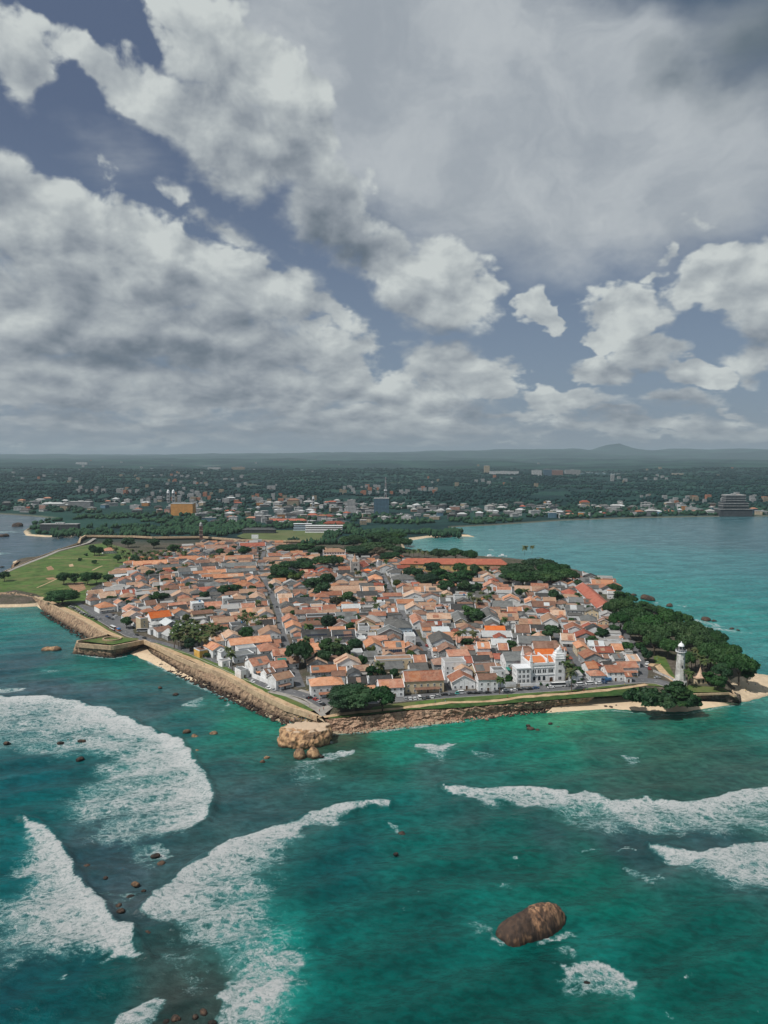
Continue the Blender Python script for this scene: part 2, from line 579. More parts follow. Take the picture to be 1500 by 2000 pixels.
# vegetation
M['leaf'] = leaf_mat('green_leaves', (.018, .055, .020), (.045, .112, .032), (.085, .150, .042))
M['leaf_dark'] = leaf_mat('dark_leaves', (.014, .048, .022), (.036, .098, .034), (.066, .130, .042))
M['leaf_light'] = leaf_mat('yellow_green_leaves', (.055, .09, .02), (.12, .14, .035), (.17, .16, .045))
M['leaf_palm'] = leaf_mat('palm_fronds', (.035, .075, .024), (.10, .125, .04), (.24, .18, .07))
M['bark'] = plain('bark', (.11, .085, .065), .3, 2)
# ground
M['asphalt'] = plain('asphalt', (.115, .118, .125), .12, .25, hue=(.16, .16, .165), per_object=0)
M['paving'] = plain('pale_paving', (.33, .31, .28), .12, .3, hue=(.24, .22, .20), per_object=0)
M['path'] = plain('sandy_path', (.50, .36, .22), .15, .4, hue=(.38, .25, .15), per_object=0)
M['sand'] = plain('beach_sand', (.62, .49, .34), .06, .15, hue=(.50, .38, .26), per_object=0)
M['wet_sand'] = plain('wet_sand', (.33, .27, .19), .1, .15, rough=.45, per_object=0)
M['grass'] = plain('lawn_grass', (.070, .125, .028), .35, .12, hue=(.13, .14, .05), per_object=0, detail=8)
M['grass_lush'] = plain('lush_grass', (.030, .075, .016), .35, .25, hue=(.06, .10, .025), per_object=0)
M['grass_field'] = plain('mown_grass', (.095, .125, .045), .18, .04, hue=(.13, .14, .06), per_object=0)
M['earth'] = plain('bare_earth', (.34, .20, .12), .2, .3, hue=(.22, .15, .09), per_object=0)
M['kerb'] = plain('kerb_stone', (.40, .38, .35), .15, .6, per_object=0)
M['paint'] = plain('road_paint', (.70, .70, .68), .1, 1, per_object=0)


def rampart_mat(name, pale, mid, dark, low=0.0, high=4.0):
    """old coral-stone masonry: courses, weathering, and the dark wet foot the tide leaves"""
    m, t, out = material(name)
    c = t.node('ShaderNodeNewGeometry').outputs['Position']
    n = t.noise(c, 0.22, 7, 0.68)
    k = t.mix(t.ramp(n, 0.36, 0.62), mid, pale)
    cell = t.node('ShaderNodeTexVoronoi', Vector=t.vmath('MULTIPLY', c, (.9, .9, 1.5)), Scale=1.0)
    k = t.mix(t.math('MULTIPLY', t.node('ShaderNodeSeparateColor', Color=cell.outputs['Color']).outputs[0], 0.35), k, mid)
    streak = t.noise(t.vmath('MULTIPLY', c, (.5, .5, .06)), 1.0, 5, 0.65)
    k = t.mix(t.ramp(streak, 0.44, 0.66, 0, 0.8), k, dark)
    k = t.mix(t.ramp(t.noise(c, 0.07, 5, 0.6), 0.5, 0.66, 0, 0.6), k, mid)
    k = t.mix(t.ramp(t.noise(c, 0.55, 5, 0.75), 0.58, 0.72, 0, 0.7), k, (.045, .055, .025))
    z = t.node('ShaderNodeSeparateXYZ', Vector=c).outputs[2]
    wet = t.math('ADD', z, t.math('MULTIPLY', t.math('SUBTRACT', t.noise(c, 0.3, 5, 0.6), 0.5), 5.0))
    k = t.mix(t.ramp(wet, low, high, 0.9, 0.0), k, dark)
    finish(t, out, k, 0.9, 0.2, t.math('ADD', n, cell.outputs['Distance']), 0.5, 0.8)
    return m


M['rampart'] = rampart_mat('rampart_stone', (.47, .34, .225), (.29, .195, .13), (.075, .056, .042))
M['rampart_dark'] = rampart_mat('dark_rampart_stone', (.20, .16, .13), (.12, .095, .08), (.05, .042, .036), 0, 2)  # darker rampart stone; its tone also carries the retaining wall's shade
M['rubble'] = rampart_mat('rubble_stone', (.52, .36, .25), (.34, .21, .145), (.08, .062, .05), -.9, .9)


def rock_mat(name, pale, mid, dark, scale=1.0, foot=1.2, vertical=True, patch=False, top=None):
    m, t, out = material(name)
    c = coord(t)
    n = t.noise(c, 0.5 * scale, 8, 0.65)
    k = t.mix(t.ramp(n, 0.35, 0.65), mid, pale)
    s = t.noise(t.vmath('MULTIPLY', c, (1.1, 1.1, .09) if vertical else (.5, .5, .5)), 0.9 * scale, 6, 0.6, 0.6)
    k = t.mix(t.ramp(s, 0.46, 0.62, 0, 0.85), k, dark)
    big = t.noise(c, 0.11 * scale, 3, 0.5)
    k = t.mix(t.ramp(big, 0.48, 0.6, 0, 0.75), k, dark)
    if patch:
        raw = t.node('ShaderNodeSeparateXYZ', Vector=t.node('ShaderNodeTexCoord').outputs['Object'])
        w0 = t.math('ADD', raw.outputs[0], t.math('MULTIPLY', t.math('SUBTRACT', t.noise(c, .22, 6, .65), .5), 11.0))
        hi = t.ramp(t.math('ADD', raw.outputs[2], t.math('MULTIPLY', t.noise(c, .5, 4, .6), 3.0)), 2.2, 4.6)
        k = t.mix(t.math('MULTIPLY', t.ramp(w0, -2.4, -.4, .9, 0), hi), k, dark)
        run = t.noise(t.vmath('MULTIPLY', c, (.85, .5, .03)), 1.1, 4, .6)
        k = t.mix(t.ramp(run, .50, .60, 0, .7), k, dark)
    z = t.node('ShaderNodeSeparateXYZ', Vector=t.node('ShaderNodeNewGeometry').outputs['Position']).outputs[2]
    if top:
        k = t.mix(t.ramp(z, top - .5, top, 0, .9), k, (.56, .43, .31))
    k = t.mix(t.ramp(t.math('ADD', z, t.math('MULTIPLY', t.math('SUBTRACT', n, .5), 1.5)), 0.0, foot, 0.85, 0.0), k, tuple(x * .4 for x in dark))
    finish(t, out, k, 0.85, 0.25, t.math('ADD', n, s), 0.35, 0.7)
    return m


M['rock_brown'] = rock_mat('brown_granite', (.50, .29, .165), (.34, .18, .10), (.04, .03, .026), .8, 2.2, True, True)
M['rock_gold'] = rock_mat('golden_granite', (.52, .34, .19), (.36, .21, .115), (.11, .072, .048), 1.0, 1.6, False, False, 7.5)
M['rock_dark'] = rock_mat('wet_black_rock', (.12, .075, .05), (.07, .05, .04), (.02, .018, .017), 1.5, .8, False)

# ---------------------------------------------------------------- land
# the water's edge (z 0), or the line just inside a rampart's top (z 6 or 8)
COAST_PX = [(-300, 1196), (-120, 1192), (-20, 1187), (40, 1186), (78, 1184), (82, 1165, 8), (106, 1178, 8), (134, 1192, 8), (166, 1208, 8),
            (212, 1236, 8), (214, 1240, 8), (164, 1250, 8), (219, 1257, 8), (274, 1247, 8), (292, 1250, 8), (354, 1279, 8), (384, 1292, 8),
            (444, 1313, 8), (512, 1350, 8), (564, 1375, 8), (604, 1387, 8), (628, 1397, 6), (646, 1401, 6), (720, 1393, 6),
            (800, 1383, 6), (900, 1379, 6), (1010, 1369, 6), (1100, 1362, 6), (1180, 1357, 6), (1240, 1352, 6), (1353, 1352, 6), (1422, 1351, 6),
            (1428, 1356, 6), (1440, 1370), (1452, 1372), (1475, 1366), (1505, 1358), (1530, 1345), (1530, 1330), (1500, 1318),
            (1474, 1314), (1456, 1300), (1416, 1262), (1352, 1224), (1280, 1197), (1226, 1172), (1208, 1158), (1196, 1142),
            (1146, 1121), (1092, 1109), (1052, 1101), (1000, 1095), (900, 1088), (830, 1081), (792, 1074), (786, 1057), (800, 1053.5),
            (840, 1049), (905, 1047), (925, 1048), (908, 1043.5), (885, 1038), (880, 1030), (960, 1026), (1100, 1016.5), (1250, 1011.5),
            (1400, 1009), (1560, 1008)]
COAST = W(COAST_PX) + [(9000, 1900), (60000, 3000), (60000, 60000), (-60000, 60000), (-60000, 3500), (-2600, 2400)] + \
    W([(-200, 1002), (0, 1004), (60, 1008), (98, 1012), (85, 1020), (60, 1028), (45, 1038), (50, 1046), (90, 1049), (150, 1047),
       (158, 1049), (150, 1060), (110, 1076), (62, 1093), (25, 1097), (26, 1110), (0, 1121), (-60, 1140), (-300, 1170)])


def grid_lines(lo, hi, step, end0, end1, g):
    a = list(np.arange(lo, hi + step / 2, step))
    s = step
    while a[-1] < end1:
        s *= g
        a.append(a[-1] + s)
    s = step
    while a[0] > end0:
        s *= g
        a.insert(0, a[0] - s)
    return np.array(a)


def grid_mesh(name, xs, ys, Z, mat, keep=None):
    X, Y = np.meshgrid(xs, ys)
    nx, ny = len(xs), len(ys)
    v = np.stack([X, Y, Z], -1).reshape(-1, 3)
    i = np.arange(nx * ny).reshape(ny, nx)
    f = np.stack([i[:-1, :-1], i[:-1, 1:], i[1:, 1:], i[1:, :-1]], -1).reshape(-1, 4)
    if keep is not None:
        kf = keep.ravel()[f].any(1)
        f = f[kf]
    return new_mesh(name, v, f, mat, smooth=True)


def land_height(X, Y):
    h = 6.0 - 3.2 * sstep(1080, 1260, Y)
    far = sstep(2300, 5200, Y)
    h = h + far * (fbm(X / 900, Y / 900, 5, 3) - 0.42) * 62 + sstep(1800, 2600, Y) * fbm(X / 260, Y / 260, 3, 9) * 7
    ridge = np.abs(fbm(X / 2600, Y / 2600, 5, 21) - 0.5)
    h = h + sstep(4500, 13000, Y) * (0.42 - ridge * 1.7) * 190
    right = sstep(-9000, 6000, X)
    h = h + sstep(15000, 24000, Y) * (110 + right * 190 * (0.35 + fbm(X / 1500, Y / 5000, 4, 5)))
    mx = at(1195, 885, -400)
    px = (1195 - 750) / FPX * 24500
    h = h + 260 * np.exp(-((X - px) / 420) ** 2 - ((Y - 24500) / 1500) ** 2) + 70 * np.exp(-((X - px - 250) / 1100) ** 2 - ((Y - 24500) / 1500) ** 2)
    return h


def build_land():
    xs = grid_lines(-480, 480, 4, -40000, 40000, 1.045)
    ys = grid_lines(345, 1320, 4, 330, 34000, 1.016)
    X, Y = np.meshgrid(xs, ys)
    sd = sdist(X, Y, COAST)
    top = land_height(X, Y)
    slope = np.where(Y < 700, 0.55, 0.45)
    Z = np.minimum(top, sd * slope)
    Z = np.maximum(Z, -6)
    # the beach by the lighthouse lies low
    bx, by = at(1470, 1340, 0).x, at(1470, 1340, 0).y
    tip = sdist(X, Y, W([(1418, 1334), (1428, 1352), (1440, 1374), (1470, 1378), (1540, 1362), (1580, 1325), (1500, 1306), (1466, 1318), (1440, 1328)]))
    Z = np.where(tip > 0, np.minimum(Z, np.minimum(sd * .16, 1.9) ), Z)
    m, t, out = material('land_cover')
    c = t.node('ShaderNodeNewGeometry').outputs['Position']
    sp = t.node('ShaderNodeSeparateXYZ', Vector=c)
    town = t.mix(t.ramp(t.noise(c, 0.05, 6, 0.65), 0.4, 0.62), (.105, .088, .07), (.06, .065, .038))
    town = t.mix(t.ramp(t.noise(c, 0.4, 4, 0.65), 0.5, 0.7), town, (.17, .145, .12))
    wood = t.mix(t.ramp(t.noise(c, 0.02, 8, 0.7), 0.38, 0.62), (.004, .021, .024), (.012, .044, .042))
    wood = t.mix(t.ramp(t.noise(c, 0.0016, 5, 0.6), 0.45, 0.62, 0, .8), wood, (.026, .078, .060))
    k = t.mix(t.ramp(sp.outputs[1], 1120, 1300), town, wood)
    k = t.mix(t.math('MULTIPLY', t.ramp(sp.outputs[2], 1.9, 2.6, 1, 0), t.ramp(sp.outputs[1], 1320, 1500, 1, .12)), k, t.mix(t.ramp(t.noise(c, .3, 4, .6), .3, .7), (.56, .44, .30), (.66, .53, .38)))
    k = t.mix(t.ramp(sp.outputs[2], -.1, .55, .7, 0), k, (.28, .23, .16))
    bump = t.noise(c, 0.07, 6, 0.7)
    finish(t, out, k, 0.9, 0.15, bump, 6.0, 0.7)
    o = link('ground', grid_mesh('ground', xs, ys, Z, m, Z > -5.5))
    props(o, kind='structure')


build_land()


def sheet(name, pxs, z, mat, zpx=None, kind='structure', parent=None):
    """a flat sheet at height z whose outline is given in pixels of the level zpx"""
    pts = [Vector((x, y, z)) for x, y in W(pxs, z if zpx is None else zpx)]
    tris = tessellate_polygon([pts])
    fs = []
    for a, b, c in tris:
        n = (pts[b] - pts[a]).cross(pts[c] - pts[a]).z
        fs.append((a, b, c) if n > 0 else (a, c, b))
    o = link(name, new_mesh(name, pts, fs, mat), parent)
    if kind:
        props(o, kind=kind)
    return o


def resample(pts, step):
    """evenly spaced points along a 3-D polyline"""
    pts = [Vector(p) for p in pts]
    L = [0.0]
    for a, b in zip(pts, pts[1:]):
        L.append(L[-1] + (b - a).length)
    n = max(2, int(L[-1] / step) + 1) if step > 0 else int(-step)
    out, j = [], 0
    for i in range(n):
        s = L[-1] * i / (n - 1)
        while j < len(L) - 2 and L[j + 1] < s:
            j += 1
        f = (s - L[j]) / max(L[j + 1] - L[j], 1e-6)
        out.append(pts[j].lerp(pts[j + 1], min(1, max(0, f))))
    return out


def ribbon(name, line_px, width, z, mat, kind='structure', wob=0.0):
    """a road or path: a strip of constant width along a line given in pixels"""
    pts = resample([at(p[0], p[1], z) for p in line_px], 5)
    vs, fs = [], []
    for i, p in enumerate(pts):
        t = (pts[min(i + 1, len(pts) - 1)] - pts[max(i - 1, 0)]).normalized()
        n = Vector((-t.y, t.x, 0))
        w0, w1 = width / 2 + rnd.uniform(-wob, wob), width / 2 + rnd.uniform(-wob, wob)
        vs += [p + n * w0, p - n * w1]
    for i in range(len(pts) - 1):
        fs.append((2 * i, 2 * i + 1, 2 * i + 3, 2 * i + 2))
    o = link(name, new_mesh(name, vs, fs, mat))
    return props(o, kind=kind)


def strip(top, foot, rows=6, step=2.5, rough=0.35, bulge=0.0):
    """verts and faces of a wall or slope between two 3-D polylines"""
    a = resample(top, step)
    b = resample(foot, -len(a))
    vs, fs = [], []
    n = len(a)
    for r in range(rows + 1):
        f = r / rows
        for i in range(n):
            p = a[i].lerp(b[i], f)
            if 0 < r:
                p = p + Vector((rnd.uniform(-1, 1), rnd.uniform(-1, 1), rnd.uniform(-1, 1) if r < rows else 0)) * rough
            p.z += bulge * 4 * f * (1 - f)
            vs.append(p)
    for r in range(rows):
        for i in range(n - 1):
            fs.append((r * n + i, (r + 1) * n + i, (r + 1) * n + i + 1, r * n + i + 1))
    return vs, fs, a

# ---------------------------------------------------------------- sea
# breakers: (outline, the sharp leading edge, density at the edge, density far behind it, fall-off in metres)
FOAM = [
    ([(-160, 1358), (0, 1362), (60, 1362), (130, 1368), (200, 1385), (255, 1405), (300, 1430), (350, 1445), (375, 1475), (395, 1505), (410, 1530),
      (420, 1555), (415, 1580), (405, 1605), (380, 1622), (330, 1640), (250, 1668), (170, 1652), (110, 1622), (78, 1582), (140, 1522),
      (180, 1487), (150, 1480), (90, 1492), (40, 1482), (-160, 1470)],
     [(-160, 1358), (0, 1362), (60, 1362), (130, 1368), (200, 1385), (255, 1405), (300, 1430), (350, 1445), (375, 1475), (395, 1505), (410, 1530), (420, 1555), (415, 1580), (405, 1605)],
     1.0, .50, 30),
    ([(-60, 1340), (0, 1344), (52, 1342), (40, 1354), (-60, 1357)], [(0, 1344), (52, 1342)], .75, .4, 12),
    ([(38, 1598), (75, 1603), (110, 1640), (130, 1670), (150, 1705), (165, 1730), (200, 1770), (225, 1800), (255, 1815), (288, 1872),
      (250, 1874), (190, 1897), (215, 1862), (150, 1877), (100, 1897), (60, 1902), (-60, 1950), (-60, 1780), (5, 1740), (0, 1700), (25, 1650), (45, 1620)],
     [(38, 1598), (75, 1603), (110, 1640), (130, 1670), (150, 1705), (165, 1730), (200, 1770), (225, 1800), (255, 1815), (288, 1872)], 1.0, .55, 17),
    ([(275, 1775), (310, 1745), (345, 1710), (400, 1675), (450, 1645), (520, 1622), (600, 1595), (660, 1580), (720, 1568), (760, 1566),
      (762, 1582), (735, 1577), (690, 1592), (650, 1622), (600, 1612), (585, 1645), (570, 1690), (560, 1720), (565, 1760), (605, 1800), (618, 1850),
      (600, 1900), (575, 1950), (560, 2040), (410, 2040), (430, 1960), (470, 1930), (440, 1905), (400, 1880), (330, 1840), (290, 1800)],
     [(275, 1775), (310, 1745), (345, 1710), (400, 1675), (450, 1645), (520, 1622), (600, 1595), (660, 1580), (720, 1568), (760, 1566)], 1.0, .52, 17),
    ([(395, 2040), (415, 1990), (450, 1962), (490, 1940), (545, 1910), (575, 1930), (560, 1980), (530, 2040)], [(415, 1990), (450, 1962), (490, 1940), (540, 1915)], 1.0, .6, 10),
    ([(440, 1890), (500, 1860), (600, 1840), (615, 1880), (600, 1950), (570, 2040), (400, 2040), (420, 1980)], [(400, 2040), (430, 1975), (480, 1920), (560, 1870)], .72, .52, 26),
    ([(190, 2040), (225, 2000), (260, 1970), (300, 1945), (326, 1950), (322, 1975), (320, 2040)], [(225, 2000), (260, 1970), (300, 1945), (326, 1950)], .9, .5, 6),
    ([(862, 1535), (900, 1538), (960, 1543), (1020, 1545), (1105, 1547), (1110, 1557), (1150, 1547), (1200, 1572), (1260, 1559), (1340, 1570),
      (1400, 1565), (1420, 1550), (1470, 1545), (1620, 1543), (1620, 1645), (1440, 1645), (1380, 1643), (1320, 1635), (1240, 1630), (1200, 1645), (1130, 1625),
      (1080, 1603), (1040, 1588), (960, 1583), (930, 1573), (900, 1552)],
     [(862, 1535), (900, 1538), (960, 1543), (1020, 1545), (1105, 1547), (1110, 1557), (1150, 1547), (1200, 1572), (1260, 1559), (1340, 1570), (1400, 1565), (1420, 1550), (1470, 1545), (1620, 1543)],
     1.0, .40, 13),
    ([(1265, 1651), (1310, 1660), (1360, 1665), (1420, 1660), (1460, 1650), (1620, 1640), (1620, 1760), (1470, 1764), (1420, 1748), (1360, 1722), (1305, 1694)],
     [(1265, 1651), (1310, 1660), (1360, 1665), (1420, 1660), (1460, 1650), (1620, 1640)], 1.0, .45, 15),
    ([(1200, 1657), (1240, 1657), (1240, 1662), (1200, 1661)], [(1200, 1657), (1240, 1657)], .9, .6, 3),
    ([(1120, 1655), (1190, 1657), (1190, 1659), (1120, 1658)], [(1120, 1655), (1190, 1657)], .7, .5, 3),
    ([(806, 1450), (895, 1453), (888, 1482), (866, 1498), (828, 1482)], [(806, 1450), (895, 1453)], .92, .45, 11),
    ([(915, 1463), (975, 1470), (970, 1502), (930, 1492)], [(915, 1463), (975, 1470)], .5, .34, 15),
    ([(1206, 1475), (1250, 1477), (1256, 1490), (1242, 1507), (1218, 1490)], [(1206, 1475), (1250, 1477)], .85, .45, 6),
    ([(572, 1482), (640, 1470), (692, 1465), (688, 1476), (640, 1496), (642, 1520), (558, 1523), (552, 1505)], [(640, 1472), (692, 1466)], .8, .40, 14),
    ([(560, 1520), (640, 1505), (620, 1560), (580, 1592), (560, 1570)], [(560, 1520), (640, 1505)], .45, .33, 20),
    ([(1085, 1915), (1095, 1885), (1140, 1878), (1185, 1883), (1220, 1898), (1248, 1930), (1248, 1958), (1215, 1968), (1190, 1950), (1150, 1948), (1120, 1962), (1088, 1950)],
     [(1095, 1885), (1140, 1878), (1185, 1883), (1220, 1898), (1245, 1935)], .9, .5, 5),
    ([(1073, 1850), (1115, 1846), (1132, 1858), (1120, 1878), (1095, 1872)], [(1073, 1850), (1115, 1846)], .6, .4, 5),
    ([(1040, 1842), (1070, 1825), (1110, 1812), (1146, 1816), (1110, 1836), (1065, 1843)], [(1050, 1840), (1112, 1818)], .8, .45, 3),
    ([(890, 1790), (935, 1798), (965, 1812), (960, 1835), (920, 1830)], [(935, 1798), (965, 1812)], .5, .34, 6),
    ([(1212, 1690), (1242, 1694), (1270, 1712), (1300, 1690), (1304, 1720), (1278, 1757), (1240, 1722)], [(1212, 1690), (1242, 1694), (1270, 1712)], .62, .42, 8),
    ([(992, 1676), (1010, 1670), (1020, 1678), (1008, 1688)], [(992, 1676), (1010, 1670)], .8, .5, 3),
    ([(970, 1735), (1000, 1724), (1012, 1735), (1005, 1742)], [(970, 1735), (1000, 1724)], .75, .5, 3),
    ([(1045, 1730), (1055, 1728), (1066, 1752), (1052, 1755)], [(1045, 1730), (1055, 1728)], .6, .4, 4),
    ([(804, 1742), (826, 1740), (822, 1750)], [(804, 1742), (826, 1740)], .7, .5, 3),
    ([(778, 1778), (797, 1778), (790, 1785)], [(778, 1778), (797, 1778)], .7, .5, 3),
    ([(1322, 1912), (1340, 1898), (1352, 1903), (1335, 1918)], [(1322, 1912), (1340, 1898)], .8, .5, 3),
    ([(1455, 1975), (1478, 1966), (1482, 1982)], [(1455, 1975), (1478, 1966)], .6, .4, 3),
    ([(1290, 1978), (1310, 1968), (1318, 1984)], [(1290, 1978), (1310, 1968)], .6, .4, 3),
    ([(107, 1912), (140, 1892), (142, 1905), (120, 1920)], [(107, 1912), (140, 1892)], .7, .4, 3),
    ([(440, 1372), (457, 1376), (440, 1396), (424, 1390)], [(440, 1372), (457, 1376)], .75, .45, 7),
    ([(355, 1375), (395, 1360), (420, 1378), (400, 1392), (372, 1390)], [(355, 1375), (395, 1360)], .5, .36, 12),
    ([(72, 1306), (120, 1307), (128, 1320), (85, 1324)], [(72, 1306), (120, 1307)], .5, .34, 15),
    ([(250, 1640), (340, 1650), (335, 1700), (270, 1720), (240, 1690)], [(280, 1650), (330, 1660)], .55, .30, 12),
    ([(290, 1690), (300, 1660), (335, 1668), (330, 1690)], [(300, 1660), (335, 1668)], .75, .4, 5),
    ([(755, 1600), (790, 1618), (800, 1632), (775, 1630)], [(755, 1600), (790, 1618)], .6, .4, 5),
    ([(190, 1740), (270, 1740), (285, 1800), (250, 1800), (220, 1780)], [(190, 1740), (270, 1740)], .42, .32, 12),
    ([(300, 1850), (420, 1880), (440, 1960), (400, 1990), (330, 1960)], [(300, 1850), (420, 1880)], .36, .30, 12),
    ([(-50, 1084), (20, 1079), (22, 1082), (-50, 1088)], [(-50, 1084), (20, 1079)], .9, .5, 12),
    ([(-50, 1040), (30, 1036), (40, 1040), (-50, 1047)], [(-50, 1040), (30, 1036)], .8, .4, 25),
    ([(950, 1073), (968, 1072), (972, 1077), (955, 1077)], [(950, 1073), (968, 1072)], .9, .6, 12),
    ([(1305, 1190), (1350, 1206), (1400, 1216), (1430, 1228), (1400, 1226), (1340, 1212), (1310, 1202)], [(1310, 1200), (1400, 1222)], .62, .4, 10),
    ([(1335, 1214), (1380, 1222), (1470, 1236), (1475, 1240), (1400, 1234), (1345, 1226)], [(1335, 1214), (1470, 1236)], .7, .42, 9),
    ([(1260, 1172), (1290, 1178), (1300, 1190), (1270, 1182)], [(1260, 1172), (1290, 1178)], .55, .4, 12),
    ([(1320, 1180), (1345, 1184), (1340, 1190), (1320, 1186)], [(1320, 1180), (1345, 1184)], .6, .4, 12),
]
# surf along the shore: (line, half width in metres, density)
SURF = [
    ([(90, 1199), (120, 1217), (165, 1243), (174, 1252)], 2.2, .8), ([(142, 1276), (175, 1282), (220, 1286), (246, 1281)], 2.2, .75),
    ([(290, 1290), (350, 1322), (400, 1345), (450, 1366), (500, 1386), (560, 1412)], 2.6, .72), ([(545, 1440), (575, 1457), (610, 1461), (645, 1450)], 2.0, .7),
    ([(650, 1434), (720, 1430), (800, 1421), (900, 1410), (960, 1400)], 2.2, .65), ([(1080, 1393), (1200, 1388), (1290, 1397), (1350, 1394), (1420, 1379), (1480, 1367)], 1.6, .5),
    ([(792, 1056), (840, 1051), (905, 1049), (925, 1050)], 6, .6), ([(60, 1186), (20, 1189), (-40, 1190)], 2, .6), ([(30, 1028), (50, 1040), (60, 1049)], 6, .6),
    ([(28, 1112), (60, 1098), (110, 1079)], 4, .45), ([(0, 1010), (60, 1012), (95, 1016)], 8, .6), ([(1000, 1027), (1250, 1012.6), (1450, 1009.6)], 8, .35),
    ([(968, 1836), (985, 1842), (1020, 1838), (1060, 1826), (1100, 1810)], .9, .6), ([(580, 1484), (600, 1486), (630, 1482)], 1.2, .6),
]
# what the bottom and the depth make of the colour: (x, y, sRGB colour of the lit water)
TINT = [
    (20, 1210, (40, 132, 122)), (120, 1215, (46, 138, 124)), (60, 1250, (50, 112, 112)), (30, 1300, (62, 96, 102)), (180, 1300, (34, 122, 110)),
    (250, 1310, (24, 124, 104)), (300, 1325, (44, 108, 104)), (200, 1345, (74, 98, 106)), (100, 1340, (78, 100, 108)), (330, 1375, (66, 98, 100)),
    (420, 1370, (34, 120, 106)), (380, 1410, (48, 108, 104)), (500, 1400, (24, 134, 108)), (480, 1440, (26, 122, 104)), (540, 1480, (44, 102, 92)),
    (450, 1490, (58, 98, 96)), (470, 1560, (66, 98, 98)), (600, 1540, (58, 96, 94)), (500, 1600, (56, 94, 94)), (40, 1540, (0, 88, 92)), (20, 1580, (0, 98, 96)),
    (230, 1690, (72, 92, 98)), (180, 1680, (66, 92, 98)), (260, 1760, (70, 82, 86)), (300, 1720, (58, 92, 92)), (330, 1880, (50, 78, 74)), (400, 1960, (62, 72, 66)),
    (340, 1985, (60, 68, 62)), (100, 1960, (0, 84, 84)), (230, 1930, (0, 86, 82)), (150, 1930, (0, 80, 82)), (10, 1960, (0, 76, 80)), (10, 1700, (0, 96, 96)),
    (560, 1850, (20, 146, 130)), (600, 1880, (14, 130, 116)), (530, 1930, (40, 138, 124)), (480, 1840, (44, 112, 106)), (640, 1830, (0, 96, 88)),
    (660, 1700, (0, 84, 82)), (700, 1640, (8, 88, 86)), (700, 1900, (0, 92, 82)), (800, 1900, (0, 84, 76)), (800, 1980, (0, 82, 74)), (650, 1980, (0, 94, 86)),
    (700, 1540, (36, 98, 92)), (720, 1480, (44, 92, 80)), (670, 1450, (74, 96, 72)), (700, 1440, (86, 100, 76)), (790, 1470, (10, 126, 106)), (790, 1560, (0, 108, 100)), (850, 1510, (62, 100, 96)), (760, 1435, (10, 140, 112)),
    (880, 1435, (6, 146, 114)), (1000, 1420, (30, 142, 108)), (1080, 1405, (66, 150, 112)), (1150, 1402, (80, 146, 112)), (1010, 1450, (20, 124, 104)), (1100, 1450, (22, 128, 102)),
    (1080, 1480, (16, 118, 98)), (940, 1490, (40, 108, 98)), (1180, 1460, (58, 104, 90)), (1300, 1450, (64, 102, 86)), (1250, 1420, (34, 118, 98)), (1350, 1410, (30, 124, 100)), (1400, 1440, (52, 108, 92)), (1450, 1400, (36, 124, 108)),
    (1450, 1480, (60, 98, 86)), (1300, 1520, (60, 94, 82)), (1100, 1520, (52, 98, 88)), (1200, 1540, (58, 94, 84)), (1450, 1530, (62, 98, 88)), (1480, 1380, (60, 140, 124)), (1200, 1402, (60, 128, 106)), (1320, 1402, (70, 128, 104)),
    (950, 1600, (46, 84, 80)), (900, 1580, (20, 94, 88)), (1000, 1630, (4, 106, 94)), (860, 1650, (0, 102, 92)), (1100, 1640, (48, 88, 86)), (1250, 1645, (60, 88, 90)), (1400, 1650, (60, 92, 94)),
    (1150, 1680, (0, 98, 82)), (1050, 1680, (0, 98, 84)), (900, 1720, (0, 92, 82)), (850, 1800, (0, 86, 78)), (950, 1880, (0, 86, 76)), (1150, 1740, (0, 100, 84)), (1250, 1800, (0, 100, 86)),
    (1400, 1800, (0, 96, 84)), (1480, 1850, (0, 96, 84)), (1350, 1950, (0, 92, 80)), (1450, 1980, (0, 92, 80)), (1150, 1980, (0, 88, 76)), (950, 1980, (0, 84, 74)), (1020, 1870, (0, 78, 70)), (1180, 1860, (12, 122, 108)), (920, 1815, (10, 116, 104)),
    (1000, 1060, (80, 124, 132)), (900, 1065, (84, 132, 136)), (1200, 1040, (86, 116, 128)), (1400, 1020, (86, 108, 122)), (1480, 1060, (78, 104, 118)), (1300, 1100, (62, 122, 130)), (1450, 1150, (52, 122, 128)),
    (1400, 1190, (50, 128, 128)), (1480, 1230, (58, 128, 130)), (1300, 1150, (48, 128, 130)), (1490, 1290, (58, 124, 128)), (1150, 1090, (66, 124, 132)), (1450, 1100, (66, 116, 126)),
    (30, 1060, (84, 106, 120)), (100, 1062, (82, 108, 120)), (20, 1020, (104, 116, 124)), (0, 1100, (80, 104, 118)), (-200, 1250, (70, 98, 104)), (-200, 1600, (0, 88, 92)), (1700, 1600, (40, 92, 90)),
]


